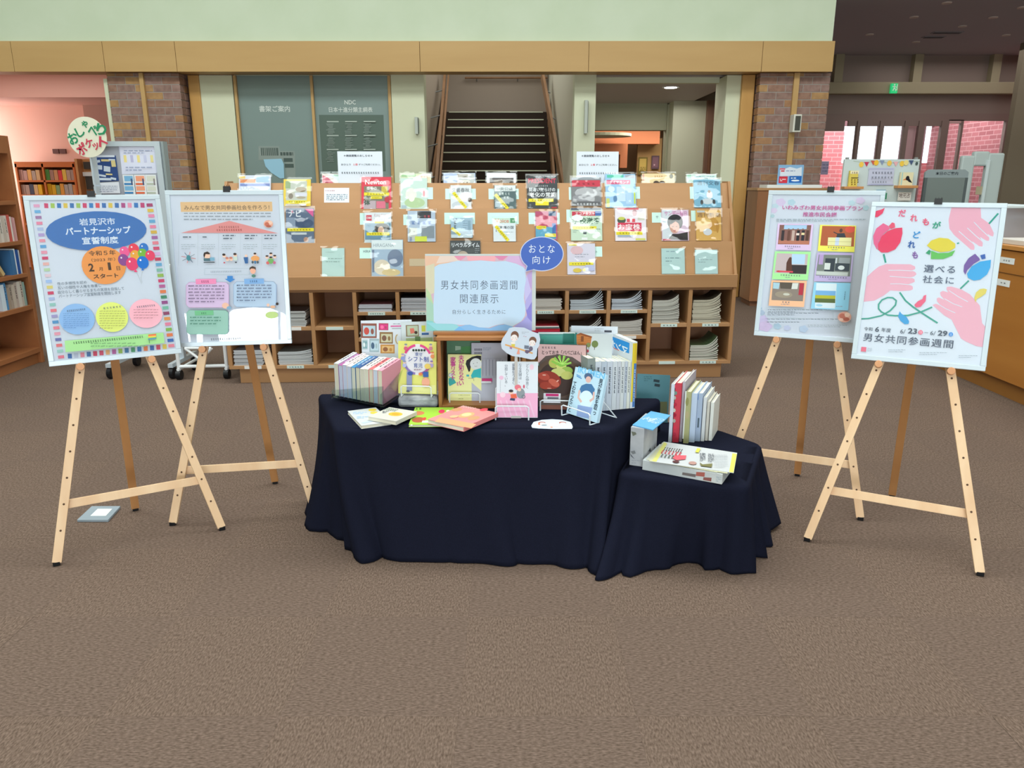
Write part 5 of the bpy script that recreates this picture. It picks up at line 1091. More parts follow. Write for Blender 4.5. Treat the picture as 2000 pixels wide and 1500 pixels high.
# second poster
t, b, s, fr = easel(G(337,1026), G(618,1006), G(538,944), V(444,458.7,3.25), 'pine easel carrying the poster with the red roof diagram, beside the black cloth', 'white framed poster with a red roof diagram over five small columns', 444, 0.235)
s.z(320, 360, 4.411)
s.rect('F2C890', 543, 193, 790, 84); s.txt('7A5C48', 'みんなで男女共同参画社会を作ろう！', 545, 200, 735, 40, 0.02)
s.lines('A0AAB4', 170, 250, 930, 302, 3, 9)
s.poly('F09A98', [(565,315),(985,422),(150,418)]); s.txt('A84C48', '男女共同参画社会を', 562, 368, 180, 20, 0.01); s.txt('A84C48', '実現するための５つの柱', 565, 394, 225, 20, 0.01)
s.ell('E8AC98', 902, 342, 80, 64); s.ell('C8705C', 890, 345, 40, 36); s.ell('F0C8B4', 920, 330, 34, 30); s.ell('B06050', 905, 362, 44, 18)
for k, (a, c2) in enumerate(((215,135),(385,300),(562,478),(748,668),(918,850))):
    s.stroke('BEC8D0', [(c2-3, 425), (c2-6, 700)], 2); s.lines('606C78', a-52, 442, a+58, 468, 2 if k > 1 else 1, 9); s.lines('A8B4BC', a-62, 520, a+60, 556, 3, 5)
s.stroke('BEC8D0', [(1005,425),(1010,700)], 2)
for q in range(8):
    an = q*math.pi/4+.2; s.stroke(('C87878','5C7890','E09090','8C98A0')[q % 4], [(218,632),(218+62*math.cos(an),632+50*math.sin(an))], 5)
s.ell('4C8C98', 218, 635, 36, 50)
s.ell('F0C8B4', 378, 615, 54, 56); s.poly('403430', [(345,610),(350,590),(380,580),(402,595),(398,605),(365,602),(352,640)]); s.rect('50707C', 378, 650, 60, 24); s.rect('7CACC8', 422, 645, 38, 28); s.rect('4C5458', 395, 674, 95, 7)
for x, y, c in ((525,610,'403430'),(620,605,'403430'),(553,640,'C88070'),(585,638,'C88070')): s.ell('F0C8B4', x, y+8, 30, 30); s.ell(c, x-4, y-3, 28, 20); 
s.rect('C8D8D0', 620, 640, 30, 34); s.ell('C85060', 525, 676, 14, 14); s.ell('505860', 625, 674, 18, 12)
s.ell('F0C8B4', 712, 618, 22, 24); s.poly('3C68A0', [(690,630),(728,628),(728,682),(704,684)]); s.ell('F0C8B4', 790, 608, 28, 30); s.ell('403430', 788, 598, 24, 16); s.ell('E8A468', 790, 640, 74, 46); s.ell('50606C', 768, 672, 18, 24); s.ell('50606C', 812, 672, 18, 24); s.rect('4078A8', 790, 672, 14, 26)
for x, y in ((925,605),(892,628),(958,625),(925,640)): s.ell('F0C8B4', x, y, 28, 28); s.ell('403430', x, y-9, 26, 14)
s.ell('78B068', 925, 662, 50, 46); s.ell('D86868', 898, 678, 26, 26); s.ell('C86890', 955, 676, 24, 24)
for q in ([(358,725),(740,728)],[(740,728),(740,782)],[(740,782),(355,780)],[(355,780),(358,725)]): s.stroke('B4C4D0', q, 3)
s.txt('98A4B0', '～誰もが自分らしく活躍できる社会へ～', 540, 753, 270, 18, 0)
s.ell('F0B49C', 772, 742, 48, 62); s.poly('4C3C34', [(742,740),(745,718),(768,706),(795,716),(797,740),(785,728),(758,726)]); s.ell('58887C', 778, 790, 34, 26)
s.poly('4488D0', [(552,790),(600,790),(600,815),(620,818),(576,845),(530,816),(552,815)])
def rbx(c, x0, y0, x1, y1, e, ec):
    q = [(x0+e,y0),(x1-e,y0),(x1,y0+e),(x1,y1-e),(x1-e,y1),(x0+e,y1),(x0,y1-e),(x0,y0+e)]; s.poly(c, q); s.stroke(ec, q+[q[0]], 3)
rbx('D8C0E4', 200, 845, 565, 1060, 25, 'D0A0C8'); rbx('B8CEE8', 607, 840, 972, 1055, 25, '88A8D0')
rbx('9CC8BC', 205, 1085, 560, 1290, 20, '80B8A8')
s.rect('F090BC', 370, 838, 175, 44); s.txt('8C3C64', '地域で！', 362, 838, 70, 24, 0.01); s.rect('84B0E4', 783, 836, 168, 44); s.txt('30507C', '職場で！', 778, 836, 70, 22, 0.01); s.rect('78C090', 355, 1107, 160, 40); s.txt('2C6848', '家庭で', 352, 1110, 50, 18, 0.01)
s.lines('8C7C98', 222, 875, 530, 1010, 6, 9); s.lines('7888A4', 635, 870, 935, 1000, 6, 9); s.lines('5C9080', 235, 1145, 500, 1200, 3, 8)
for k in range(3): s.ell('4A5060', 226, 876+k*54, 9, 9); s.ell('4A5060', 640, 872+k*50, 9, 9)
s.ell('F0C0AC', 540, 1045, 60, 50); s.ell('88B0D0', 570, 1065, 40, 30); s.ell('F0C8B4', 905, 1040, 26, 28); s.ell('403430', 982, 1030, 24, 24); s.ell('E8B898', 945, 1055, 44, 24)
s.ell('C4DC90', 935, 1125, 110, 60)
s.txt('606C78', 'いわみざわ男女共同参画推進室', 545, 1330, 265, 22, 0.01)
s.build('printed_poster', b); clip(fr, 444, 378, 'black clip on top of the poster with the red roof diagram')
# rear right poster
t, b, s, fr = easel(G(1402,970), G(1681,1016), G(1557,929), V(1601,456,3.38), 'pine easel carrying the poster with six photographs', 'white framed poster with six photographs and a pink title, partly hidden', 1617, 0.235)
s.z(1450, 360, 4.688)
for x, y, w_, c in ((350,165,90,'E0D0EC'),(300,200,60,'C8E0E8'),(290,240,60,'E4D4EC'),(450,165,70,'BCDDE8'),(1080,150,80,'E0D0EC'),(1130,215,60,'BCE0E8'),(1000,170,60,'C4E0E8'),(275,290,40,'B8D8DC'),(175,1175,60,'B8CCE0'),(190,1235,90,'D8CCEC'),(210,1300,120,'DCC8E8'),(320,1300,70,'B8D4E4'),(410,1315,60,'CCD4EC'),(160,1135,40,'B8D4E0'),(560,1325,80,'C4D8EC')):
    for k in range(5): an = k*1.257; s.ell(c, x+w_*.28*math.cos(an), y+w_*.22*math.sin(an), w_*.5, w_*.4)
s.txt('D0509C', 'いわみざわ男女共同参画プラン', 728, 216, 738, 44, 0.035); s.txt('CC58A0', '推進市民会議', 708, 277, 312, 44, 0.035)
s.lines('9CACB4', 310, 322, 1130, 336, 2, 7)
def photo(bc, q, pc, pq, extra, cap):
    s.poly(bc, q); s.poly(pc, pq); extra(); s.txt('6C7080', cap[0], cap[1], cap[2], cap[3], 16, 0.01); s.lines('8C90A0', cap[1]-45, cap[2]+18, cap[1]+50, cap[2]+18, 1, 5)
def ppl(xs, y, h, cs):
    for i, x in enumerate(xs): s.ell('8C6A5C', x, y-h*.58, 16, 20); s.rect(cs[i % len(cs)], x, y, 26, h)
photo('DCC4E8', [(325,360),(650,365),(628,608),(305,600)], '86605A', [(343,372),(632,375),(612,553),(325,550)], lambda: (s.poly('A8C8E8', [(385,374),(592,376),(588,412),(380,412)]), s.rect('B87864', 470, 532, 280, 34), ppl((370,425,465,510,555,595), 470, 95, ('3A3438','6A4840','C0A8A0','2C2A30','30303A','5A4038')), s.rect('E8D8D0', 507, 458, 28, 20), s.rect('E8D8A8', 555, 455, 28, 20)), ('公募シンポジウム', 460, 570, 150))
photo('EEE864', [(712,372),(1042,380),(1025,622),(690,612)], 'B06040', [(732,382),(1032,388),(1020,572),(712,562)], lambda: (s.ell('D85848', 985, 415, 90, 60), s.ell('5C4038', 903, 425, 30, 36), s.poly('3C4048', [(870,450),(935,448),(948,488),(860,488)]), s.stroke('3C4048', [(870,455),(835,438)], 9), s.poly('E8E4A8', [(785,488),(1000,490),(995,568),(780,560)]), s.rect('C4D4EC', 868, 525, 36, 74), s.stroke('B8B070', [(785,525),(995,528)], 3)), ('男女フォーラム', 860, 580, 165))
photo('A8E8A0', [(300,615),(628,620),(600,878),(272,870)], 'C4B4B8', [(318,632),(602,642),(585,825),(295,812)], lambda: (s.poly('B4D4F0', [(455,640),(578,642),(572,735),(452,732)]), s.poly('3A3438', [(440,738),(592,742),(585,822),(430,818)]), s.poly('5C3C34', [(425,680),(452,682),(455,795),(400,800),(405,720)]), s.ell('5C4038', 440, 682, 26, 28), s.ell('C84048', 340, 798, 60, 16), s.rect('D85060', 400, 800, 130, 14)), ('シンポジウム開催', 440, 835, 190))
photo('C0B0DC', [(685,628),(1018,632),(995,895),(655,888)], '7C8480', [(700,645),(1002,650),(985,845),(672,835)], lambda: (s.rect('B49CCC', 722, 690, 40, 90), s.rect('3C444C', 800, 740, 90, 120), s.rect('D4DCD8', 778, 752, 52, 60), s.rect('434C54', 915, 760, 130, 70), s.rect('C4CCC8', 820, 818, 290, 34), s.ell('D8E0E0', 905, 765, 60, 40), s.rect('98A0A4', 935, 700, 100, 50), s.rect('C8D0D4', 860, 700, 14, 50)), ('パネル展・図書コーナー', 830, 852, 260))
photo('F4BE98', [(270,880),(592,885),(565,1125),(242,1112)], '8C8078', [(282,895),(570,905),(555,1072),(268,1060)], lambda: (s.poly('A8CCDC', [(285,900),(345,905),(335,960),(282,955)]), s.poly('5C544C', [(345,898),(470,902),(450,960),(350,955)]), s.rect('B43848', 540, 960, 40, 110), s.poly('D8DCD8', [(460,905),(515,906),(505,960),(450,960)]), s.ell('9C9080', 380, 1010, 160, 60), s.ell('C8C8BC', 405, 1008, 60, 22)), ('男女塾', 400, 1080, 80))
photo('94D0EC', [(658,898),(990,905),(968,1155),(628,1138)], 'D8E8F0', [(678,905),(865,910),(848,1138),(665,1130)], lambda: (s.poly('78B0E0', [(672,972),(856,978),(853,1020),(668,1014)]), s.poly('B8B838', [(668,1014),(853,1020),(851,1050),(666,1044)]), s.poly('5C6C40', [(666,1044),(851,1050),(850,1088),(664,1082)]), s.ell('A0D0E8', 705, 1108, 60, 22)), ('', 900, 1100, 10))
s.txt('50687C', '参画宣言', 938, 1020, 14, 80, 0.01, vert=True)
for q in ([(222,1130),(835,1160)],[(835,1160),(828,1250)],[(828,1250),(215,1210)],[(215,1210),(222,1130)]): s.stroke('B4C8D0', q, 2.5)
s.lines('808C98', 235, 1150, 810, 1168, 2, 6); s.lines('808C98', 230, 1180, 700, 1196, 2, 6); s.lines('808C98', 225, 1235, 880, 1262, 2, 6); s.lines('A0ACB8', 600, 1290, 960, 1305, 2, 5)
s.ell('E0A898', 935, 1215, 125, 98); s.ell('C87868', 915, 1205, 56, 46); s.ell('F0CCB8', 960, 1195, 48, 40); s.ell('B86858', 950, 1235, 60, 34); s.ell('F0C8B8', 905, 1240, 40, 28)
s.build('printed_poster', b); clip(fr, 1622, 377, 'black clip on top of the poster with six photographs')
# front right poster
t, b, s, fr = easel(G(1575,1057), G(1915,1125), G(1741.7,970), V(1815,487,3.05), 'pine easel carrying the poster of tulips and hands, front right', 'white framed poster with tulips and pink hands, front right', 1833, 0.215)
s.z(1640, 370, 4.053)
PKH = 'F3B8C8'
s.poly('E2ECF4', [(262,128),(1270,130),(1160,1405),(130,1312)])
s.poly(PKH, [(888,130),(1115,130),(1120,225),(1185,270),(1220,345),(1215,372),(1195,368),(1170,350),(1185,390),(1180,408),(1160,405),(1110,375),(1133,425),(1130,452),(1105,450),(1050,410),(1068,455),(1065,478),(1040,478),(985,430),(905,360),(868,310),(862,240)])
for q in ([(1062,258),(1120,318),(1178,372)],[(1010,305),(1075,365),(1135,415)],[(942,330),(1010,390),(1072,440)]): s.stroke('E2ECF4', q, 7)
s.poly(PKH, [(370,590),(560,593),(597,610),(598,630),(570,642),(600,655),(608,672),(590,688),(560,696),(592,710),(594,732),(570,742),(545,750),(578,768),(580,790),(560,800),(480,805),(400,800),(350,840),(275,880),(180,890),(195,712),(260,650),(310,610)])
for q in ([(385,640),(480,640),(575,645)],[(395,688),(480,694),(570,700)],[(400,748),(480,748),(560,755)]): s.stroke('E2ECF4', q, 6)
s.poly(PKH, [(735,915),(760,905),(800,920),(770,885),(768,862),(785,855),(830,875),(798,838),(795,815),(815,803),(860,815),(845,790),(848,772),(880,768),(960,790),(1030,830),(1075,880),(1110,920),(1128,1060),(1165,1100),(1140,1250),(1080,1240),(1000,1205),(960,1180),(930,1120),(885,1030),(830,1000)])
for q in ([(865,800),(940,850),(1015,890)],[(830,865),(900,905),(970,930)],[(775,905),(840,945),(915,978)]): s.stroke('E2ECF4', q, 6)
TE = '3CA894'
s.stroke(TE, [(1255,190),(1182,272)], 15); s.stroke(TE, [(348,512),(356,545),(364,580)], 15); s.stroke(TE, [(1022,722),(955,787)], 14); s.stroke(TE, [(945,424),(928,429)], 12)
s.stroke(TE, [(475,815),(520,880),(580,930),(660,985),(775,1058)], 14)
s.stroke(TE, [(163,1025),(230,1022),(330,1000),(400,960),(442,915),(448,880),(420,858),(380,856),(335,875),(308,910),(308,945),(330,970),(380,995),(440,1000),(540,998),(640,972),(732,932)], 13)
s.poly('F0729C', [(345,268),(385,290),(398,312),(350,350),(310,410),(296,478),(270,430),(265,370),(290,310)]); s.poly('F0607C', [(388,292),(415,262),(435,268),(440,302),(405,315)])
s.poly('F14C70', [(495,303),(497,350),(480,420),(440,475),(380,500),(330,500),(302,475),(305,430),(335,370),(380,330),(440,308)])
s.poly('F04870', [(357,147),(340,190),(300,220),(258,222),(258,185),(300,168),(330,160)])
s.poly('EADA50', [(690,445),(725,405),(790,383),(860,390),(915,430),(915,462),(870,490),(800,498),(735,480)]); s.poly('6CC864', [(725,485),(780,505),(860,502),(915,482),(890,525),(820,552),(722,552)]); s.poly('3CA878', [(708,478),(722,488),(712,518),(680,505)])
s.poly('7C5CA8', [(1072,510),(1105,545),(1110,560),(1060,590),(1010,640),(995,675),(980,650),(985,600),(1020,545)]); s.poly('3C68B8', [(1112,522),(1150,512),(1155,548),(1125,555)])
s.poly('38B0E8', [(1197,558),(1192,620),(1165,675),(1110,715),(1060,722),(1015,700),(1008,668),(1045,610),(1110,572)])
s.poly('F4688C', [(685,835),(680,885),(640,930),(605,935),(590,915),(620,885),(655,868),(665,842)]); s.poly('3CA8E0', [(475,965),(490,985),(530,1010),(550,1045),(545,1065),(515,1068),(480,1040),(462,1005)]); s.poly('E8D868', [(1165,792),(1155,825),(1120,850),(1085,868),(1075,895),(1065,860),(1080,815),(1110,790),(1140,785)])
for ch, x, y, c, w_ in (('だ',495,190,'F0688C',60),('れ',588,227,'F0708C',62),('も',682,258,'F06080',56),('が',768,283,'3CA888',70),('ど',610,360,'3C9CD8',60),('れ',570,437,'3468B0',62),('も',597,520,'8858A8',50)): s.txt(c, ch, x, y, w_*.95, 56, 0.03)
s.txt('5A6880', '選べる', 790, 632, 248, 60, 0.02, gap=1.2); s.txt('5A6880', '社会に', 780, 716, 248, 60, 0.02, gap=1.2)
s.txt('4C586C', '令和', 227, 1105, 68, 30, 0.01); s.txt('4C586C', '6', 297, 1108, 32, 42, 0.02); s.txt('4C586C', '年度', 368, 1114, 76, 32, 0.01)
s.txt('4C586C', '6/', 500, 1125, 40, 34, 0.0); s.txt('4C586C', '23', 577, 1122, 72, 44, 0.03); s.ell('F4708C', 640, 1132, 36, 36); s.txt('F8E8F0', '日', 640, 1132, 18, 20, 0.01); s.stroke('4C586C', [(672,1134),(700,1136)], 3); s.txt('4C586C', '6/', 738, 1138, 42, 34, 0.0); s.txt('4C586C', '29', 815, 1140, 76, 44, 0.03); s.ell('3C98E0', 880, 1148, 34, 34); s.txt('E8F0F8', '土', 880, 1148, 18, 20, 0.01)
s.txt('4C5870', '男女共同参画週間', 535, 1197, 715, 66, 0.012, gap=1.15)
s.rect('F0708C', 190, 1266, 40, 36); s.lines('A0ACB8', 220, 1258, 258, 1280, 3, 3)
for x0, x1, y in ((385, 520, 1276), (630, 850, 1298), (940, 1090, 1322)): s.lines('9CA8B4', x0, y-5, x1, y+10, 2, 4)
s.build('printed_poster', b); clip(fr, 1833, 391, 'black clip on top of the poster with tulips and hands')
# grey plate on the carpet behind the left easel
a = [G(151,1020), G(212,1020), G(236,993), G(180,993)]
t = thing('floor_plate', 'flat grey plate with a white slip lying on the carpet behind the left easel', 'plate', (a[0]+a[2])/2)
MB().prism([Vec((p.x, p.y, 0.0005)) for p in a], Z, 0.012).build('plate', mat('plate_blue_grey', '8E9AA4', 0.5), t, bevel=.002)
c = (a[0]+a[1]+a[2]+a[3])/4; m = MB().prism([Vec((c.x+(p.x-c.x)*.5+.01, c.y+(p.y-c.y)*.5, 0.0128)) for p in a], Z, 0.002); m.build('slip', M_PAPER, t)

# ------------------------------------------------------------------ draped tables
def drape(name, corners, zt, hem, folds, label, seed, rad=0.02, NS=300, NR=30, fl=0.02):
    rr = random.Random(seed); pts = [Vec((x, y, 0)) for x, y in corners]; n = len(pts); ring = []; par = []
    for i in range(n):
        p0, p1, p2 = pts[i-1], pts[i], pts[(i+1) % n]; a = (p0-p1).normalized(); b = (p2-p1).normalized(); r_ = 0.045
        arcp = [p1 + a*r_*(1-t)**2 + b*r_*t*t for t in [k/8 for k in range(9)]]
        nxt = p2 + (p1-p2).normalized()*r_ ; m_ = max(8, int((nxt-arcp[-1]).length/0.02))
        L = [(p, i + 0.06*(k-4)/4) for k, p in enumerate(arcp)] + [(arcp[-1].lerp(nxt, k/m_), i + 0.06 + 0.88*k/m_) for k in range(1, m_)]
        ring += [p for p, _ in L]; par += [t for _, t in L]
    N = len(ring); cen = sum(ring, Vec((0,0,0)))/N
    hs = sorted(hem, key=lambda h: h[0])
    def hempos(t):
        t = t % n; ks = [h for h in hs]; 
        for i in range(len(ks)):
            a = ks[i]; b = ks[(i+1) % len(ks)]; ta, tb = a[0], b[0] + (n if i == len(ks)-1 else 0); tt = t if t >= ta else t + n
            if ta <= tt <= tb:
                q = (tt-ta)/max(tb-ta, 1e-6); q = q*q*(3-2*q) if len(a) < 4 else q
                return Vec((a[1][0]*(1-q)+b[1][0]*q, a[1][1]*(1-q)+b[1][1]*q, 0)), a[2]*(1-q)+b[2]*q
        return Vec((ks[0][1][0], ks[0][1][1], 0)), ks[0][2]
    nr = []
    for i in range(N):
        t = ring[(i+1) % N]-ring[i-1]; t.normalize(); nr.append(Vec((t.y, -t.x, 0)))
    if (ring[0]-cen).dot(nr[0]) < 0: nr = [-q for q in nr]
    ph = [rr.uniform(0, 6.28) for _ in range(6)]
    vs = []; fs = []
    for k in (0.0, 0.35, 0.7, 0.93):
        for i in range(N):
            p = cen + (ring[i]-cen)*k; vs.append((p.x, p.y, zt + 0.0005*math.sin(i*.2)*k))
    rows = 4
    for r_ in range(NR+1):
        f = r_/NR
        for i in range(N):
            hp, hz = hempos(par[i]); b = ring[i]
            if r_ <= 3:
                a = r_/3*math.pi/2; p = b + nr[i]*(math.sin(a)*rad - rad); z = zt - rad*(1-math.cos(a)); p = Vec((p.x, p.y, z))
                f2 = 0
            else:
                f2 = (r_-3)/(NR-3); g = f2**1.45; p = b.lerp(hp, g); z = (zt-rad)*(1-f2) + (hz+0.003)*f2
                amp = 0
                for (tc, wd, am) in folds:
                    dt = par[i]-tc; dt = (dt+n/2) % n - n/2
                    amp += am*math.exp(-(dt/wd)**2)
                amp += fl*(math.sin(par[i]*9+ph[0]+f2*1.2)*0.5+math.sin(par[i]*21+ph[1]-f2)*0.35+math.sin(par[i]*43+ph[2]+2*f2)*0.2)
                s_ = f2**0.8; p = p + nr[i]*amp*s_*(1.0 if f2 < .9 else 1.0); p = Vec((p.x, p.y, max(z, 0.003)))
            vs.append(tuple(p))
    tot = 4+NR+1
    for r_ in range(tot-1):
        for i in range(N): j = (i+1) % N; fs.append((r_*N+i, r_*N+j, (r_+1)*N+j, (r_+1)*N+i))
    m = MB(); m.face_add(vs, fs); o = m.build(name, M_CLOTH, None, (cen.x, cen.y, 0), smooth=True)
    tag(o, label, 'tablecloth'); md = o.modifiers.new('thick', 'SOLIDIFY'); md.thickness = 0.002; md.offset = -1
    return o
ZT = 0.52; ZL = 0.36
def g2(px, py, z=0): p = G(px, py, z); return (p.x, p.y)
FL, FR, BR_, BL_ = g2(655,839,ZT), g2(1193,841,ZT), g2(1290,783,ZT), g2(620,768,ZT)
BRr = (BR_[0]+0.02, BR_[1]+0.05)
# edges: 0=FL ->1=FR ->2=BR ->3=BL
hemA = [(0.0, g2(722,1094), 0), (0.10, g2(745,1097), 0), (0.30, g2(880,1099), 0), (0.6, g2(1010,1101), 0), (0.8, g2(1090,1106), 0), (0.95, g2(1150,1118), 0), (1.05, g2(1178,1125), 0), (1.3, (0.56, 2.92), 0), (2.0, (0.70, 3.37), 0), (2.5, (-0.1, 3.42), 0), (3.0, g2(604, 975), 0), (3.25, g2(603,1000), 0), (3.5, g2(598,1028), 0), (3.66, g2(632,1040), 0), (3.78, g2(652,1060), 0), (3.9, g2(680,1078), 0)]
drape('tablecloth', [FL, FR, BRr, BL_], ZT, hemA, [(0.0, .05, .035), (0.09, .03, -.03), (0.17, .03, .015), (3.8, .05, -.035), (3.6, .05, .03), (3.92, .03, -.03), (1.0, .04, .035), (0.93, .025, -.025), (0.86, .03, .012), (0.45, .2, .012), (0.62, .05, -.012)], 'black cloth draped to the carpet over the main trapezoid display table', 3)
LA, LB, LC, LD, LE = g2(1206,925,ZL), g2(1462,952,ZL), g2(1490,868,ZL), g2(1402,838,ZL), g2(1272,818,ZL)
hemB = [(0.0, g2(1176,1131), 0), (0.12, g2(1212,1128), 0), (0.3, g2(1262,1112), 0), (0.5, g2(1310,1106), 0), (0.72, g2(1372,1107), 0), (0.86, g2(1405,1115), 0), (1.0, g2(1440,1119), 0), (1.12, g2(1458,1117), 0), (1.3, g2(1470,1088), 0), (1.45, g2(1495,1087), 0), (1.6, g2(1486,1066), 0), (1.8, g2(1506,1048), 0.01), (2.0, g2(1511,1024), 0.02), (2.5, g2(1490,985), 0), (3.0, g2(1440,930), 0), (4.0, g2(1215, 950), 0)]
drape('tablecloth', [LA, LB, LC, LD, LE], ZL, hemB, [(0.0, .06, .04), (0.12, .04, -.035), (0.22, .05, .02), (0.6, .05, -.02), (0.75, .05, .025), (0.87, .03, -.025), (0.95, .05, .02), (1.12, .05, .03), (1.22, .04, -.045), (1.35, .04, .045), (1.48, .04, -.045), (1.62, .04, .04), (1.75, .04, -.04), (1.95, .06, .03), (0.4, .12, .02)], 'black cloth draped over the lower side table at the right', 5)
# ------------------------------------------------------------------ things on the tables
M_WIRE = mat('white_wire', 'DCE4EC', 0.3, 0.5)
def face(bl, br, top, z, lean=12, topx=None):
    a, b = G(*bl, z), G(*br, z); u = (b-a); u.z = 0; w_ = u.length; u.normalize(); back = Vec((-u.y, u.x, 0)); l = R(lean)
    v = Z*math.cos(l) + back*math.sin(l); n = u.cross(v); n = -n if n.dot(back) > 0 else n
    q = onplane(topx if topx else (bl[0]+br[0])/2, top, a, n); h = (q-a).dot(v)
    return a, u, v, n, w_, h, back
def leaning_book(F, t, hx, label, zoom, fn, name='book', cat='book', spine='L', group='books on the display table', hxs=None, pages=None, z=None):
    a, u, v, n, w_, h, back = F
    r = thing(name, label, cat, a + u*(w_/2), group); ct = 0.0012; cv = mat('cover_' + hx, hx, 0.45, 0.35)
    m = MB(); P = lambda x, y, d: a + u*x + v*y - n*d
    m.obox(P(w_/2, h/2, ct/2), u, v, n, w_, h, ct); m.obox(P(w_/2, h/2, t-ct/2), u, v, n, w_, h, ct)
    x = ct/2 if spine == 'L' else w_-ct/2; m.obox(P(x, h/2, t/2), u, v, n, ct, h, t-2*ct)
    m.build('cover', cv, r)
    MB().obox(P(w_/2 + (.0015 if spine == 'L' else -.0015), h/2, t/2), u, v, n, w_-.006, h-.006, t-2*ct-.0002).build('pages', pages or M_PAGES, r)
    s = Sheet(a, u, v, n, zoom); fn(s); s.build('cover_print', r); return r
def wire_stand(F, label, x0=.1, x1=.9, hook=.035, zt=ZT, hb=0.75, dep=0.09):
    a, u, v, n, w_, h, back = F; rw_ = 0.0028
    t = thing('book_stand', label, 'book stand', Vec((a.x, a.y, zt)) + u*(w_/2), 'white wire book stands')
    f0 = -back
    A = Vec((a.x, a.y, zt+rw_)) + u*(w_*x0); B = Vec((a.x, a.y, zt+rw_)) + u*(w_*x1)
    A1, B1 = A + f0*0.028, B + f0*0.028
    up = Z*hook
    MB().tube([A1 - Z*0.0, A1 + up*.9 + f0*.002, A1 + up + u*.008, B1 + up - u*.008, B1 + up*.9 + f0*.002, B1], rw_, 8).build('front_hook', M_WIRE, t)
    bt = v*(h*hb)
    A2 = A + back*(0.022*1) - f0*0; B2 = B + back*0.022
    off = -n*0.022*0
    k = 0.0235
    Aw, Bw = A - n*k, B - n*k
    Aw.z = Bw.z = zt+rw_
    MB().tube([A1, Aw, Aw + bt - v*.01, Aw + bt + u*.012, Bw + bt - u*.012, Bw + bt - v*.01, Bw, B1], rw_, 8).build('back_loop', M_WIRE, t)
    MB().tube([Aw + bt*.8, Vec(((Aw+back*dep).x, (Aw+back*dep).y, zt+rw_)), Vec(((Bw+back*dep).x, (Bw+back*dep).y, zt+rw_)), Bw + bt*.8], rw_, 8).build('rear_strut', M_WIRE, t)
    return t
Z6 = (620, 600, 5.7706); Z7 = (900, 600, 5.5556); Z8 = (1180, 680, 5.357)
zb = ZT + 0.008
# acrylic tray with paperbacks
def q6(x, y): return (620+x/5.7706, 600+y/5.7706)
a = G(*q6(205, 1000), ZT+.022); b = G(*q6(735, 1105), ZT+.022); uu = (b-a); uu.z = 0; Wd = uu.length; uu.normalize(); bk = Vec((-uu.y, uu.x, 0))
tl = R(24); dd = bk*math.cos(tl) + Z*math.sin(tl); vv = Z*math.cos(tl) - bk*math.sin(tl)*1.0
vv = (Z*math.cos(R(20)) + bk*math.sin(R(20))); dd = bk*math.cos(R(20)) - Z*math.sin(R(20))
dd = (bk*math.cos(R(28)) + Z*math.sin(R(28))); vv = (Z*math.cos(R(28)) - bk*math.sin(R(28)))
# tail faces look at the viewer; spines are on top and rise to the back
dd = bk*math.cos(R(13)) + Z*math.sin(R(13)) + uu*0.02; vv = Z*math.cos(R(10)) - bk*math.sin(R(10)) + uu*0.19
sp = [('D8DCE4','ともに暮らす'),('A85C98','子育て'),('E6D8DC','夫婦の時間'),('E8E0D8','家事の本'),('3C84B8','はたらく'),('3C5C90','父になる'),('E4E0DC','男の育児'),('ECE4DC','暮らしの本'),('E06C70','家族'),('E4DAD4','仕事と家庭'),('DC98AC','幸せの形')]
pgc = ['DAD8C8','C6D0E8','C4D0EA','C8D2EA','D8DACC','DCDAC4','DAD8C8','DCDCCC','DED8C4','C8D2E4','DAD6C0']
th_ = Wd/11; base0 = Vec((a.x, a.y, ZT+.022))
for i, (c, ti) in enumerate(sp):
    o0 = base0 + uu*(i*th_); hgt = 0.158 + rnd.uniform(-.004, .004); L = 0.12 + rnd.uniform(-.004, .006); t = th_-.0012; nn = uu.cross(vv); nn = -nn if nn.dot(bk) > 0 else nn
    r = thing('paperback', ['white and grey spined', 'purple spined', 'pale pink spined', 'cream spined', 'bright blue spined', 'navy spined', 'white spined with grey title', 'off-white spined thin', 'coral spined', 'cream spined narrow', 'pink spined'][i] + ' paperback, %s from the left in the acrylic rack' % ORD[i], 'book', o0 + uu*(t/2), 'paperbacks in the acrylic rack')
    def sl(m, x0, x1, y0, y1, z0, z1):
        m.face_add([o0 + uu*x + vv*y + dd*z for z in (z0, z1) for y in (y0, y1) for x in (x0, x1)], [(0,1,3,2),(4,6,7,5),(0,4,5,1),(2,3,7,6),(0,2,6,4),(1,5,7,3)])
    m = MB(); sl(m, 0, t, hgt-.001, hgt, 0, L); sl(m, 0, .0008, .0, hgt-.001, 0, L); sl(m, t-.0008, t, .0, hgt-.001, 0, L); m.build('cover', mat('cover_' + c, c, 0.5), r)
    m = MB(); sl(m, .0008, t-.0008, .002, hgt-.0012, .002, L-.002); m.build('pages', mat('pages_' + pgc[i], pgc[i], 0.9), r)
    ns = uu.cross(dd).normalized(); ns = -ns if ns.z < 0 else ns
    s = Sheet(o0 + uu*(t/2) + vv*hgt + dd*(L*.5), uu, dd, ns, lift=4e-4); s.ltxt('50404C' if c not in ('3C84B8','3C5C90','A85C98') else 'DCE4EC', ti, 0, 0.01, t*.6, L*.72, 'm', vert=True); s.build('spine_print', r)
t = thing('acrylic_rack', 'clear acrylic rack holding the row of paperbacks on the left of the black cloth', 'book rack', base0 + uu*Wd/2)
m = MB(); nlow = Z
def q3(x, y, z): return base0 + uu*x + vv*y + dd*z
def slab(pts, n, th, name): MB().prism(pts, n, th).build(name, M_ACRYL, t)
slab([q3(-.012, -.003, -.006), q3(Wd+.012, -.003, -.006), q3(Wd+.012, -.003, .14), q3(-.012, -.003, .14)], -Z, .003, 'floor_sheet')
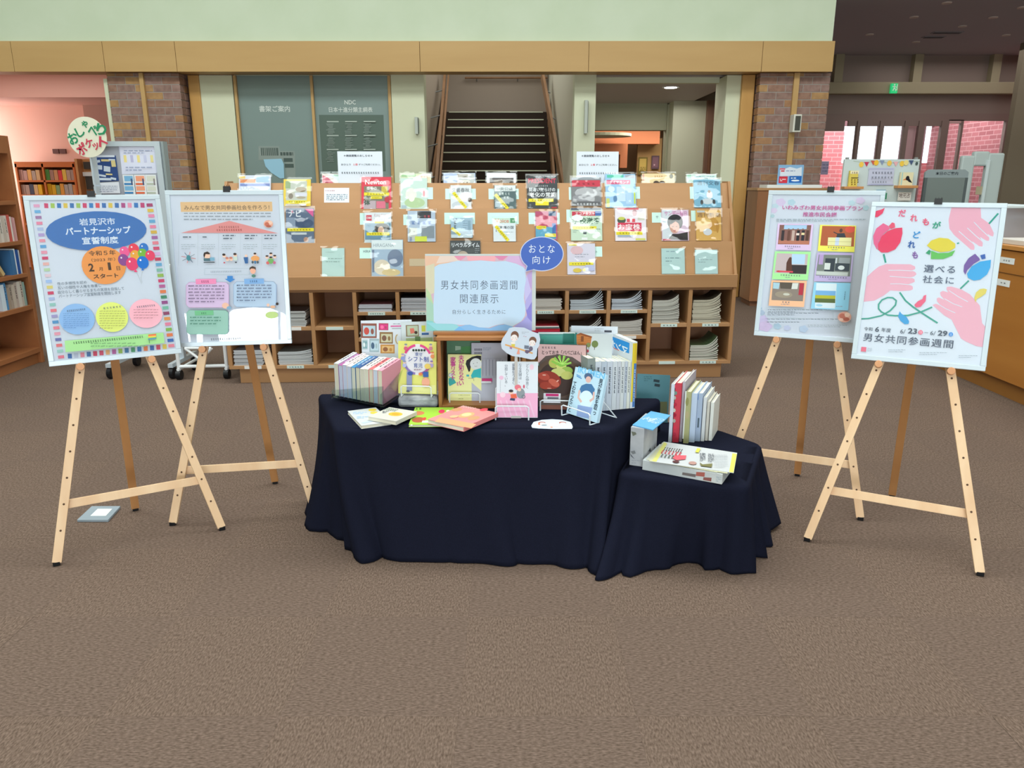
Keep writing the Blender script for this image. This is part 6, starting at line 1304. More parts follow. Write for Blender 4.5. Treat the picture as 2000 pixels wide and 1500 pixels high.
slab([q3(-.012, -.003, -.006), q3(Wd+.012, -.003, -.006), q3(Wd+.012, .095, -.006), q3(-.012, .03, -.006)], -bk, .003, 'front_lip')
slab([q3(Wd+.004, -.003, -.02), q3(Wd+.004, -.003, .155), q3(Wd+.004, .12, .155), q3(Wd+.004, .06, -.02)], uu, .003, 'side_sheet')
slab([q3(-.007, -.003, -.02), q3(-.007, -.003, .155), q3(-.007, .12, .155), q3(-.007, .03, -.02)], uu, .003, 'side_sheet')
for x in (-.01, Wd+.006):
    f = q3(x, -.003, .0); g_ = q3(x, -.003, .14)
    MB().bar(f - bk*.01, Vec((f.x, f.y, ZT+.001)) + bk*.02, .012, .004, uu).bar(g_, Vec((g_.x, g_.y, ZT+.001)), .012, .004, uu).build('leg', M_ACRYL, t)
# large picture book backs behind (left)
F = face((712, 772), (812, 768), 624, zb, 10)
F = face(q6(520, 1010), q6(1090, 990), 625, zb, 12)
a_, u_, v_, n_, w_, h_, bk_ = F
leaning_book(F, .009, 'D4DAE4', 'white backed picture book with many small colour pictures, behind the paperbacks', Z6, lambda s: (
    [ (s.rect(c, x, y, w1, h1, -2), s.rect(c2, x+3, y+3, w1*.8, h1*.72, -2), s.ell(c3, x-w1*.15, y+4, w1*.35, h1*.5), s.ell(c, x+w1*.22, y+8, w1*.2, h1*.4)) for x, y, w1, h1, c, c2, c3 in ((580,265,175,165,'8C5448','B0C8D4','C05048'),(745,220,108,78,'B04860','D83C88','F070A0'),(775,345,150,130,'8C6C48','C4C0A0','7C5848'),(640,430,110,150,'9CB0B8','B8CCD8','48607C'),(790,470,160,100,'C08848','D8B078','905C3C'),(535,420,60,110,'A8BCC0','7CA0A8','DCE4E4'))] and None,
    s.rect('D8609C', 890, 213, 132, 14), s.rect('A0A4AC', 895, 240, 110, 9), s.lines('7C8490', 850, 185, 960, 190, 1, 6), s.ring('C0A470', 905, 360, 60, 110, 12, 90, 270)), spine='R')
wire_stand(F, 'white wire stand in front of the picture book with many small pictures', .18, .82, .02, hb=.72)
F = face(q6(975, 1000), q6(1330, 985), 628, zb, 11)
leaning_book(F, .008, 'CCD6DC', 'pale picture book back with a pink box drawing, left of the banner', Z6, lambda s: (s.rect('8C7458', 1070, 265, 145, 130), s.rect('B8C4AC', 1072, 265, 122, 112), s.poly('D87868', [(1040,240),(1085,235),(1100,290),(1050,300)]), s.ell('4C3830', 1110, 285, 36, 36), s.rect('C8CC50', 1195, 240, 44, 70), s.rect('3C64A0', 1215, 300, 80, 24), s.rect('A8BC90', 1150, 400, 300, 110), s.rect('6C8C60', 1130, 360, 60, 60)), spine='R')
wire_stand(F, 'white wire stand behind the yellow child care book', .1, .95, .02, hb=.8)
# grey wrapped block
F0 = [g2(*q6(905,1140), ZT), g2(*q6(1365,1140), ZT), g2(*q6(1380,1060), ZT), g2(*q6(905,1060), ZT)]
p0 = G(*q6(905, 1142), ZT); p1 = G(*q6(1360, 1142), ZT); ub = p1-p0; ub.z = 0; Lb = ub.length; ub.normalize(); bb_ = Vec((-ub.y, ub.x, 0))
t = thing('wrapped_block', 'silver grey wrapped block lifting the yellow child care book', 'block', p0 + ub*Lb/2)
m = MB(); hb_ = 0.05
m.obox(p0 + ub*Lb/2 + bb_*.06 + Z*(hb_/2+.001), ub, bb_, Z, Lb, .11, hb_); m.build('block', speckle('silver_wrap', '7C8088', 'B4B8C0', 16, 0.45, 0.6, (1,1,2.5), 3, .4), t, bevel=.014)
# yellow child care book on the block
zy = ZT + hb_ + .008
F = face(q6(912, 970), q6(1340, 980), 0, zy, 9); F = face(q6(912, 970), q6(1340, 980), 600+385/5.7706, zy, 9)
leaning_book(F, .015, 'DDDC78', 'yellow child care book with a ring of small figures on its cover', Z6, lambda s: (
    s.rect('E4E4A0', 1130, 920, 400, 90), s.ell('E0E0E8', 1130, 590, 330, 350), s.ring('DC4C8C', 1130, 590, 330, 350, 26, 25, 80), s.ring('DC4C8C', 1130, 590, 330, 350, 26, 100, 155), s.ring('8C78B8', 1130, 590, 330, 350, 26, 190, 260), s.ring('A45C90', 1130, 590, 330, 350, 26, 280, 330), s.ring('9CA4D0', 1130, 590, 330, 350, 26, 160, 188),
    [s.ell('2C3C34', 1085+k*31, 484, 26, 26) or s.ell('C8E0D0', 1085+k*31, 484, 10, 12) for k in range(5)] and None,
    s.txt('4860A4', '幸せ', 1145, 530, 84, 44, .01), s.txt('3C50A0', 'シフト制', 1140, 585, 232, 60, .02), s.txt('4860A4', '育児', 1138, 655, 100, 52, .01), s.lines('88607C', 1090, 700, 1180, 708, 2, 5),
    [ (s.ell('F0C8B0', x, y, 34, 34), s.ell(c, x, y-10, 34, 22), s.ell(c2, x, y+34, 44, 46)) for x, y, c, c2 in ((1000,430,'8C98A0','D06080'),(1280,430,'9898A0','C88090'),(965,540,'A898B8','8C98D0'),(1300,520,'D88858','E09060'),(1290,620,'8878A8','A898C8'),(985,620,'8C98B8','B0B8E0')) ] and None,
    s.rect('8C94B8', 1040, 830, 60, 220), s.ell('3C58A0', 1050, 745, 60, 46), s.rect('3C60A8', 1225, 755, 60, 60), s.ell('E0C468', 1245, 665, 70, 60), s.ell('E8A890', 1225, 845, 90, 110), s.ell('E08050', 1165, 752, 44, 34), s.ell('5C6068', 1025, 945, 40, 24)))
wire_stand(F, 'small white wire stand under the yellow child care book', .12, .9, .045, zt=ZT+hb_+.001, hb=.6, dep=.06)
# wooden box shelf under the banner
p0 = G(857, 799, ZT); p1 = G(1004, 799, ZT); ub = X; wbx = p1.x-p0.x; y0b = p0.y; zbt = V(900, 659, y0b).z
t = thing('wooden_box', 'open fronted wooden box standing under the banner on the black cloth', 'box', (p0.x+wbx/2, y0b+.1, ZT))
MW = wood('box_wood', '9A6434', 'AC7442', 'x', 12); MWV = wood('box_wood_v', '8E5A2E', 'A06A3A', 'z', 12); th = .014; zl_ = ZT+.002; dpt = .21
MB().box(p0.x-.003, p1.x+.003, y0b, y0b+dpt, zbt-th, zbt).build('top_board', MW, t, bevel=.001); MB().box(p0.x+th, p1.x-th, y0b+.004, y0b+dpt, zl_, zl_+th).build('bottom_board', MW, t, bevel=.001)
for x in (p0.x, p1.x-th): MB().box(x, x+th, y0b+.002, y0b+dpt, zl_, zbt-th).build('side_board', MWV, t, bevel=.001)
MB().box(p0.x+th, p1.x-th, y0b+dpt-.006, y0b+dpt, zl_+th, zbt-th).build('back_board', mat('box_back', '5C3A20', 0.7), t)
MB().box(p0.x-.02, p1.x+.02, y0b+.05, y0b+dpt, zbt+.0005, zbt+.012).build('upper_board', MW, t, bevel=.001)
zin = zl_+th
yb_ = y0b+.10
def inbook(px0, px1, py0, hx, label, fn, yoff=0, z=Z7, t_=.008):
    o = V(px0, 760, yb_+yoff); e = V(px1, 760, yb_+yoff); h = V(px0, py0, yb_+yoff+.02).z-zin
    F = (Vec((o.x, yb_+yoff, zin)), X, (Z*.985+Y_*.17).normalized(), Vec((0, -.985, .17)).normalized(), e.x-o.x, h/.985, Y_)
    leaning_book(F, t_, hx, label, z, fn, spine='R', group='books inside the wooden box')
inbook(873, 938, 668, '38704A', 'green forest picture book inside the wooden box', lambda s: (s.poly('4C8C50', [(0,430),(110,420),(110,510),(0,510)]), s.poly('9CB8A0', [(-60,420),(0,425),(0,460),(-60,470)]), s.rect('204830', 10, 560, 120, 60)))
inbook(921, 991, 672, 'B0B4C4', 'grey backed book with columns of vertical writing inside the wooden box', lambda s: ([s.rect('4C5060', 152+(k % 6)*14.5, 460+(k//6)*38, 8, 24) for k in range(12)] and None, s.lines('8088A0', 240, 440, 330, 465, 3, 4), s.rect('A8ACBC', 320, 660, 240, 220), [s.lines('5C6070', 235+k*36, 575, 241+k*36, 740, 16, 6) for k in range(7)] and None, s.rect('C03878', 285, 790, 110, 36), s.rect('D8DCE4', 275, 812, 110, 20)), yoff=-.03)
# banner
Yb = y0b+.085
def vb(px, py): return V(px, py, Yb)
bl = vb(833, 655); brr = vb(1046, 654); w_ = brr.x-bl.x; vbn = (Z*.995 + Y_*.10).normalized(); nbn = X.cross(vbn); nbn = -nbn if nbn.y > 0 else nbn
o0 = Vec((bl.x, Yb, zbt+.0125)); hB = (onplane(935, 496, o0, nbn)-o0).dot(vbn)
t = thing('banner_board', 'pastel bordered title board standing on the wooden box', 'sign', o0 + X*w_/2)
MB().obox(o0 + X*w_/2 + vbn*hB/2 - nbn*.003, X, vbn, nbn, w_, hB, .006).build('board', mat('board_paper', 'C9CFCF', 0.6), t, bevel=.001)
s = Sheet(o0, X, vbn, nbn, (800, 440, 5.769))
s.poly('D8B8C8', [(172,345),(1380,345),(1378,1190),(190,1190)]); 
s.poly('E8BFA6', [(172,345),(520,345),(440,430),(240,480),(178,470)]); s.poly('E8D2C8', [(340,345),(640,345),(560,400),(300,430)]); s.poly('F2AFBA', [(640,345),(980,345),(960,410),(660,400)]); s.poly('E698B4', [(500,345),(645,345),(580,395),(545,390)]); s.poly('E08CB4', [(955,345),(1110,345),(1050,395),(1010,390)]); s.poly('D8B4DC', [(1110,345),(1380,345),(1380,520),(1200,430),(1080,400)])
s.poly('D8D2B8', [(178,460),(280,430),(280,760),(185,800)]); s.poly('BCD4A8', [(184,700),(240,780),(270,900),(270,1080),(190,1090)]); s.poly('A8CDBC', [(186,800),(275,900),(275,1100),(190,1120)]); s.poly('88CCCC', [(190,1070),(260,1080),(330,1190),(190,1190)]); s.poly('98D4E0', [(190,1095),(500,1100),(640,1190),(320,1190)]); s.poly('8CBCEC', [(500,1190),(560,1140),(660,1115),(800,1150),(900,1160),(1000,1125),(1080,1115),(1180,1150),(1200,1190)]); s.poly('78B8F0', [(495,1190),(560,1140),(640,1190)])
s.poly('A8A4E0', [(1200,1190),(1180,1140),(1280,1070),(1330,1000),(1378,1090),(1378,1190)]); s.poly('8C84D4', [(1378,850),(1330,880),(1310,950),(1330,1040),(1378,1090)]); s.poly('B4ACE4', [(1378,720),(1320,780),(1300,900),(1320,960),(1378,860)]); s.poly('C0A4D8', [(1380,510),(1320,560),(1310,620),(1350,690),(1378,720)]); s.poly('C8C0EC', [(1320,560),(1290,700),(1300,860),(1370,740)])
s.poly('C3DAF2', [(280,470),(330,440),(430,425),(540,400),(640,405),(800,395),(960,408),(1080,402),(1200,432),(1280,470),(1305,500),(1312,620),(1295,700),(1288,820),(1308,950),(1300,1020),(1260,1080),(1160,1140),(1060,1112),(980,1125),(890,1155),(780,1150),(680,1120),(560,1125),(480,1110),(300,1108),(272,1080),(268,900),(280,700)])
s.txt('4C5870', '男女共同参画週間', 783, 672, 860, 104, -.006, gap=1.25); s.txt('4C5870', '関連展示', 785, 827, 432, 104, -.006, gap=1.25); s.txt('4C5870', '自分らしく生きるために', 783, 975, 595, 50, -.004, gap=1.15)
s.build('printed_title', t)
# speech bubble on the banner corner
ob = o0 + nbn*.006
s = Sheet(ob + nbn*.003, X, vbn, nbn, (800, 440, 5.769))
t = thing('speech_bubble_sign', 'blue speech bubble sign fixed to the upper right corner of the pastel board', 'sign', onplane(1060, 497, ob, nbn))
el = [(1490+242*math.cos(2*math.pi*k/44), 322+192*math.sin(2*math.pi*k/44)) for k in range(44)]
def bub(g): return [q for k, q in enumerate([(1490+(242+g)*math.cos(2*math.pi*k/44), 322+(192+g)*math.sin(2*math.pi*k/44)) for k in range(44)]) for q in ([q] if k != 16 else [(1395, 497+g*.3), (1305-g, 522+g), (1322-g, 458)]) if not (k in (15, 17))]
def sp3(pl, off): return [s.o - s.n*off + s.u*s.P(*q)[0] + s.v*s.P(*q)[1] for q in pl]
m = MB(); qq = sp3(bub(4), .003); m.prism(qq, nbn, .0028); m.build('white_card', mat('bubble_white', 'C8D0EC', 0.6), t)
s.poly('4C6CC0', bub(-6)); s.txt('E4ECF8', 'おとな', 1490, 265, 290, 92, .0, gap=1.3); s.txt('E4ECF8', '向け', 1485, 390, 200, 92, .0, gap=1.3); s.build('lettering', t)
# yellow housework book
F = face(q6(1473, 1072), q6(1848, 1075), 0, zb, 8); F = face(q6(1473, 1072), q6(1848, 1075), 600+532/5.7706, zb, 8)
leaning_book(F, .014, 'E6E9A4', 'pale yellow book with magenta brush lettering and a black haired cartoon woman', Z6, lambda s: (
    s.poly('26262A', [(1670,640),(1680,600),(1740,560),(1800,545),(1845,548),(1845,600),(1790,610),(1730,660),(1720,720),(1705,730),(1690,690)]), s.ell('DCE4E8', 1785, 640, 130, 130), s.poly('38B8C0', [(1730,770),(1760,710),(1845,685),(1845,800),(1790,790),(1740,800)]), s.ell('8C9098', 1760, 635, 8, 12), s.ell('8C9098', 1800, 625, 8, 12), s.ring('60646C', 1785, 660, 30, 20, 3, 180, 360),
    s.ell('DCE4E8', 1505, 765, 56, 50), s.poly('3CA8A8', [(1480,800),(1530,795),(1565,850),(1490,890),(1478,860)]), s.ring('40444C', 1505, 765, 56, 50, 3), s.rect('50B0C0', 1695, 770, 30, 22), s.stroke('70747C', [(1700,800),(1760,800),(1765,830)], 3),
    s.txt('C8409C', '夫が知らない', 1622, 710, 62, 340, .05, vert=True, gap=.85), s.txt('C8409C', '家事リスト', 1530, 690, 62, 260, .05, vert=True, gap=.85), s.txt('D060A8', 'や', 1580, 862, 40, 50, .03), s.lines('A0A470', 1590, 990, 1720, 1030, 2, 5)))
wire_stand(F, 'white wire stand holding the pale yellow housework book', .07, .97, .055, hb=.6)
# pink book
F = face((970, 815.5), (1050, 816), 707, zb-.004, 6)
leaning_book(F, .015, 'DDE4EE', 'white book with vertical title and pink striped lower third', Z7, lambda s: (
    s.poly('EFB0D0', [(392,935),(835,932),(834,1195),(395,1195)]), [s.stroke('F2C4DC', [(430+k*62, 1010),(490+k*62, 1195)], 16) for k in range(6)] and None, s.ell('EAC0DC', 440, 765, 50, 44), s.ell('F0CCDC', 770, 650, 44, 60), s.ell('F4D4E4', 455, 950, 60, 60),
    s.txt('606878', 'どんどん仲良く', 722, 750, 34, 270, -.002, vert=True, gap=.9), s.txt('606878', 'なる夫婦は、', 645, 715, 34, 210, -.002, vert=True, gap=.9), s.txt('606878', '家事をうまく', 572, 725, 34, 230, 0, vert=True, gap=.9), s.txt('606878', '分担している。', 492, 740, 34, 240, -.002, vert=True, gap=.9), s.lines('9098A4', 425, 800, 432, 915, 10, 5),
    s.ell('9098A0', 650, 935, 90, 110), s.ell('E87888', 620, 870, 70, 60), s.ell('F0C8B8', 545, 925, 50, 44), s.ell('403438', 545, 908, 50, 30), s.poly('E86C50', [(540,945),(600,940),(610,985),(545,990)]), s.poly('40486C', [(540,985),(590,990),(585,1015),(530,1008)]), s.ell('F0C8B8', 635, 895, 38, 36), s.ell('D06078', 685, 860, 20, 40), s.ring('607078', 680, 970, 40, 40, 6)))
wire_stand(F, 'white wire stand holding the pink striped book', -.02, .78, .058, hb=.55)
# cookbook
F = face(q7(850, 1115) if False else (1052, 796), (1146, 797), 0, zb+.004, 8); F = face((1052, 794), (1144, 796), 673, zb+.004, 8)
leaning_book(F, .010, '4A3830', 'cookbook with glazed meat and green vegetables on its cover', Z7, lambda s: (
    s.poly('C8A4A4', [(838,400),(1358,415),(1358,700),(1300,600),(1210,540),(1060,510),(920,530),(838,610)]), s.txt('5C4C54', '栗原心平の', 955, 438, 160, 26, 0), s.txt('2C2428', 'とっておき「パパごはん」', 1095, 492, 430, 46, .01), s.ell('584438', 1060, 760, 500, 440), s.ell('3C2C28', 1060, 780, 440, 380),
    s.ell('B0B458', 1010, 605, 110, 110), s.ell('C8CC74', 1090, 640, 110, 80), s.ell('90B050', 1150, 690, 130, 90), s.ell('C0C478', 1060, 705, 160, 90), s.ell('B8BC68', 1150, 740, 130, 90),
    [s.stroke('84BC4C', [(1090,640),(1090+110*math.cos(k*.55+.1), 610-90*math.sin(k*.55+.1))], 20) for k in range(6)] and None, [s.stroke('B4E070', [(1100,620),(1100+90*math.cos(k*.7), 600-75*math.sin(k*.7))], 8) for k in range(5)] and None,
    s.ell('8C3024', 960, 790, 260, 190, -18), s.ell('B04838', 900, 750, 130, 80, -15), s.ell('C05C48', 1010, 820, 130, 70, -30), s.ell('A03C2C', 920, 850, 130, 80), s.ell('E0B0A0', 905, 735, 40, 12), s.ell('E0A898', 1050, 800, 34, 14, 40), s.ell('D89080', 960, 880, 50, 10),
    s.poly('7C4C40', [(870,1060),(1250,1060),(1250,1110),(860,1110)]), s.rect('D8D8E0', 990, 985, 185, 104), s.rect('C02C70', 992, 952, 140, 28), s.rect('6C6C78', 1000, 985, 120, 22), s.lines('A0A0A8', 930, 1012, 1060, 1018, 1, 4)))
wire_stand(F, 'white wire stand holding the cookbook', .04, .97, .045, hb=.5)
# teal picture book and house picture book behind
zb2 = ZT+.01
F = face((1052, 778), (1126, 778), 650, zb2, 8)
leaning_book(F, .008, '3E8A84', 'teal picture book standing behind the cookbook', Z7, lambda s: (s.rect('D8E4E4', 1040, 280, 400, 18), s.rect('50A094', 1000, 350, 200, 90), s.rect('2C7468', 1170, 340, 120, 110), s.ell('48A090', 900, 330, 60, 40)), spine='R')
wire_stand(F, 'white wire stand in front of the teal picture book', -.5, .45, .02, hb=.95)
F = face((1124, 776), (1200, 778), 635, zb2+.0, 6)
a_, u_, v_, n_, w_, h_, bk_ = F
F = face((1112, 773), (1202, 776), 637, zb2, 8)
leaning_book(F, .008, 'D0D8E4', 'white backed picture book standing behind the one with a wooden house', Z7, lambda s: (s.lines('8C94A0', 1450, 235, 1550, 255, 2, 4), s.rect('484C58', 1598, 262, 80, 22)), spine='R')
F = face((1126, 790), (1192, 792), 652, zb2, 8)
leaning_book(F, .008, 'BFC8CC', 'pale picture book with a wooden house and a tree', Z7, lambda s: (s.poly('C07840', [(1255,300),(1320,285),(1420,325),(1410,400),(1350,430),(1258,400)]), [s.stroke('8C5028', [(1262,305+k*20),(1412,325+k*19)], 3) for k in range(5)] and None, s.poly('8C4C28', [(1248,300),(1300,278),(1425,318),(1418,335),(1300,298)]), s.rect('7C4828', 1318, 345, 30, 60), s.ell('6C7C48', 1455, 400, 72, 76), s.stroke('4C3828', [(1452,430),(1450,462)], 6), s.ell('7C8450', 1385, 410, 50, 50), s.stroke('4C3828', [(1390,430),(1388,458)], 5), s.ell('A83848', 1375, 475, 30, 34)), spine='R')
# blue child care book on an angled stand
F = face((1106, 806), (1165, 826), 0, zb, 14); F = face((1106, 806), (1165, 826), 724, zb, 14, topx=1153)
leaning_book(F, .014, 'BFDFF2', 'light blue book with a man in an apron and large vertical lettering', Z7, lambda s: (
    s.txt('7CC4F0', 'IKUMEN', 1415, 712, 300, 68, .04), s.ell('50688C', 1385, 755, 92, 80), s.ell('E0B8B0', 1385, 785, 60, 70), s.poly('4878A8', [(1310,850),(1360,830),(1420,835),(1455,890),(1440,960),(1310,940),(1290,890)]), s.ell('D8ECF8', 1360, 1000, 150, 190), s.poly('90A8D8', [(1270,1060),(1430,1090),(1395,1210),(1255,1180)]), s.stroke('E0B8B0', [(1290,900),(1275,980),(1310,1030)], 20), s.stroke('E0B8B0', [(1445,920),(1440,990),(1400,1020)], 20), s.rect('4C94D0', 1285, 760, 60, 10, -9), s.rect('4C94D0', 1280, 742, 50, 8, -9),
    s.txt('2C3C50', '男が育休を取っ', 1487, 975, 44, 400, .03, vert=True, gap=.85), s.txt('2C3C50', 'てわかったこと', 1210, 970, 40, 330, .02, vert=True, gap=.85)), spine='R')
wire_stand(F, 'white wire stand holding the light blue book at an angle', .02, .95, .045, hb=.55, dep=.10)
# cut-out card signs
def cutout(o, u, v, n, zoom, pts, fn, name, label, th, cat='sign', extra=None):
    s = Sheet(o, u, v, n, zoom); q = [s.P(*p) for p in pts]
    cx = sum(a for a, _ in q)/len(q); mn = min(b for _, b in q)
    t = thing(name, label, cat, o + u*cx + v*mn)
    MB().prism([o + u*a + v*b - n*th for a, b in q], n, th).build('card', mat('cutout_white', 'CBD6E6', 0.6), t); fn(s); s.build('drawing', t)
    if extra: extra(t)
    return t
oc = V(1015, 690, F[0].y+.02); oc = V(1015, 690, 2.93); vn = (Z*.99+Y_*.1).normalized(); nn = X.cross(vn); nn = -nn if nn.y > 0 else nn
def faces(s):
    for x, y, w1, h1, hc in ((580,325,86,96,'7A5444'),(775,380,80,84,'7A5444')):
        s.ell(hc, x+6, y-18, w1, h1); s.ell('EFE4E2', x, y+10, w1*.86, h1*.8); s.ell('3C3438', x-14, y+8, 5, 7); s.ell('3C3438', x+16, y+8, 5, 7); s.ell('F0B0B0', x-24, y+24, 14, 9); s.ell('F0B0B0', x+26, y+24, 14, 9)
    s.poly('D8C850', [(545,400),(590,395),(585,432),(555,428)]); s.poly('F0E8E4', [(545,375),(590,375),(590,400),(545,400)]); s.poly('A878B0', [(530,418),(560,425),(555,455),(532,450)]); s.stroke('E0A868', [(482,406),(630,450),(780,500)], 16)
    s.poly('70788C', [(690,412),(740,418),(736,455),(688,448)]); s.ell('6C6478', 760, 450, 44, 50); s.poly('6C5C74', [(700,462),(770,470),(720,505),(695,490)]); s.poly('E89C88', [(622,455),(634,458),(640,510),(605,508)]); s.lines('A0A4B0', 660, 270, 740, 285, 2, 4); s.stroke('D07888', [(680,318),(690,312)], 4); s.stroke('D07888', [(700,318),(712,320)], 4)
def stick(t):
    b = onplane(1008, 703, oc, nn); MB().box(b.x-.006, b.x+.006, oc.y+.002, oc.y+.012, ZT+.012, b.z+.02).build('clip_stick', mat('clear_clip', 'C8C4C0', 0.3), t); MB().box(b.x-.02, b.x+.02, oc.y-.012, oc.y+.026, ZT+.001, ZT+.012).build('foot', mat('clear_clip', 'C8C4C0', 0.3), t)
cutout(oc, X, vn, nn, Z7, [(435,395),(450,345),(500,270),(525,228),(580,216),(690,222),(760,258),(850,290),(862,350),(850,420),(830,450),(825,530),(800,565),(765,568),(660,545),(560,530),(500,500),(445,450)], faces, 'cutout_sign', 'white cut-out card with two cartoon children on a seesaw, above the pink book', .002, extra=stick)
of = Vec((0, 0, ZT+.003)); nf = Z
def lyingfaces(s):
    for x in (880, 1105): s.ell('A86050', x, 1255, 80, 26); s.ell('EFE4E2', x+5, 1265, 66, 30); s.ell('3C3438', x-10, 1265, 6, 4); s.ell('3C3438', x+18, 1265, 6, 4)
    s.ell('E08060', 850, 1268, 24, 22); s.ell('8C98A0', 905, 1280, 60, 14); s.ell('E09070', 985, 1303, 26, 12); s.stroke('E8B080', [(910,1298),(1070,1298)], 4)
s_ = Sheet(of, X, Y_, Z, Z7); 
cutout(of, X, Y_, Z, Z7, [(765,1285),(790,1245),(840,1232),(880,1222),(990,1215),(1100,1222),(1190,1245),(1205,1270),(1215,1300),(1205,1317),(1000,1318),(840,1312),(775,1305)], lyingfaces, 'cutout_sticker', 'white oval cut-out card with two cartoon faces lying flat on the black cloth', .002, cat='card')
# flat books
def flat_book(quad, th, hx, label, z, zoom, fn, hx2=None, order=0):
    p = [G(px, py, z+th) for px, py in quad]               # FL FR BR BL of the top cover
    u = (p[1]-p[0]+p[2]-p[3]); u.z = 0; w_ = u.length/2; u.normalize(); v = Vec((-u.y, u.x, 0)); d = ((p[3]-p[0]+p[2]-p[1])/2).dot(v)
    c = (p[0]+p[1]+p[2]+p[3])/4; o = c - u*w_/2 - v*d/2; o.z = z
    r = thing('book', label, 'book', Vec((c.x, c.y, z)), 'books lying flat on the black cloth'); ct = .0012; cv = mat('cover_' + hx, hx, .45, .35); m = MB()
    P = lambda a, b, c_: o + u*a + v*b + Z*c_
    m.obox(P(w_/2, d/2, th-ct/2), u, v, Z, w_, d, ct); m.obox(P(w_/2, d/2, ct/2+.0004), u, v, Z, w_, d, ct)
    if hx2: pass
    m.obox(P(w_-ct/2, d/2, th/2), u, v, Z, ct, d, th-2*ct); m.build('cover', cv, r)
    MB().obox(P(w_/2-.001, d/2, th/2), u, v, Z, w_-.005, d-.004, th-2*ct-.0002).build('pages', M_PAGES, r)
    s = Sheet(P(0, 0, th), u, v, Z, zoom); fn(s); s.build('cover_print', r)
    return r
flat_book([q6(488,1338), q6(815,1290), q6(672,1128), q6(346,1168)], .014, 'C6C8CA', 'white small book with yellow emblem lying at the left front of the black cloth', ZT+.001, Z6, lambda s: (s.ell('DCC040', 620, 1158, 90, 30), s.ell('D8C048', 640, 1190, 90, 30), s.lines('A0BCD8', 400, 1185, 560, 1200, 2, 9), s.lines('A0BCD8', 440, 1235, 600, 1250, 2, 9), s.rect('B8C8DC', 580, 1290, 160, 16, 12)))
flat_book([q6(640,1245), q6(958,1298), q6(1050,1165), q6(742,1115)], .016, 'CAC8C0', 'white small book with an orange ellipse lying over the one with the yellow emblem', ZT+.0162, Z6, lambda s: (s.ell('E0B040', 880, 1205, 170, 42, -6), s.ell('D89C38', 880, 1205, 100, 20, -6), s.txt('406850', 'ちいさな台所', 830, 1155, 160, 30, .01), s.lines('586068', 730, 1175, 800, 1190, 2, 7)))
flat_book([q6(1052,1322), q6(1520,1325), q6(1520,1125), q6(1078,1132)], .010, '9CCB3C', 'lime green recipe book with dishes lying flat in front of the wooden box', ZT+.001, Z6, lambda s: (s.ell('C87850', 1140, 1195, 130, 46), s.ell('A85838', 1140, 1270, 150, 60), s.ell('D84838', 1205, 1258, 44, 34), s.ell('D83C60', 1400, 1175, 70, 44), s.rect('E8E0D8', 1270, 1290, 180, 24), s.txt('2C5C30', 'とも', 1140, 1145, 80, 24, .03), s.ell('F0E8C8', 1470, 1170, 40, 22), s.rect('E8ECE0', 1060, 1330, 20, 10)))
flat_book([q6(1322,1290), q6(1735,1365), q6(1955,1180), q6(1560,1085)], .018, 'E88C8C', 'pink and orange cookbook with bowls lying over the lime green one', ZT+.0122, Z6, lambda s: (s.poly('F0A078', [(1322,1290),(1735,1365),(1790,1318),(1375,1240)]), s.ell('C89068', 1570, 1155, 110, 40), s.ell('D8A878', 1680, 1215, 150, 70), s.ell('E8C898', 1680, 1210, 100, 40), s.ell('C89870', 1760, 1250, 120, 50), s.ell('D84858', 1875, 1155, 80, 34), s.txt('F4E0D8', '毎日のごはん', 1700, 1130, 200, 22, .02), s.ell('E8B088', 1540, 1235, 90, 34)))
# row of upright books beside the manga guide
pa_ = G(1148, 806, ZT+.001); pb_ = G(1241, 797, ZT+.001); ur = pb_-pa_; ur.z = 0; ur.normalize(); dr = Vec((-ur.y, ur.x, 0)); org = pa_
def along(px):                                # distance along the row of the vertical edge seen at this pixel column
    nrm = dr; p = onplane(px, 780, org, nrm); return (p-org).dot(ur)
edges = [1146, 1161, 1173, 1184, 1195, 1204, 1211, 1218, 1224, 1230]
ttl = ['多様な働き方', '父親の家事', '家族のかたち', 'ジェンダー入門', '男女平等の話', 'これからの夫婦', '働く女性たち', '共に生きる社会', '仕事と暮らし']
cs = ['8C9694', 'CDD4DE', 'BBC6D4', 'C8D0DC', 'D4DAE0', 'CCD0D8', 'D8DCDC', 'C4CCD8', 'E0E2D8']
lbs = ['grey green spined', 'pale spined', 'bluish spined', 'light grey spined', 'white spined', 'thin grey spined', 'thin white spined', 'thin bluish spined', 'cream spined']
for i in range(9):
    e0, e1 = along(edges[i]), along(edges[i+1]); zt = onplane((edges[i]+edges[i+1])/2, 700 if i < 1 else 706, org, dr).z
    row_book(org + ur*e0 + Z*0.0, ur, dr, Z, e1-e0-.0012, zt-ZT-.001, .13, cs[i], '%s book, %s from the left in the row beside the manga guide' % (lbs[i], ORD[i]), 'row of upright books on the black cloth', title=ttl[i], tcol='3C4450')
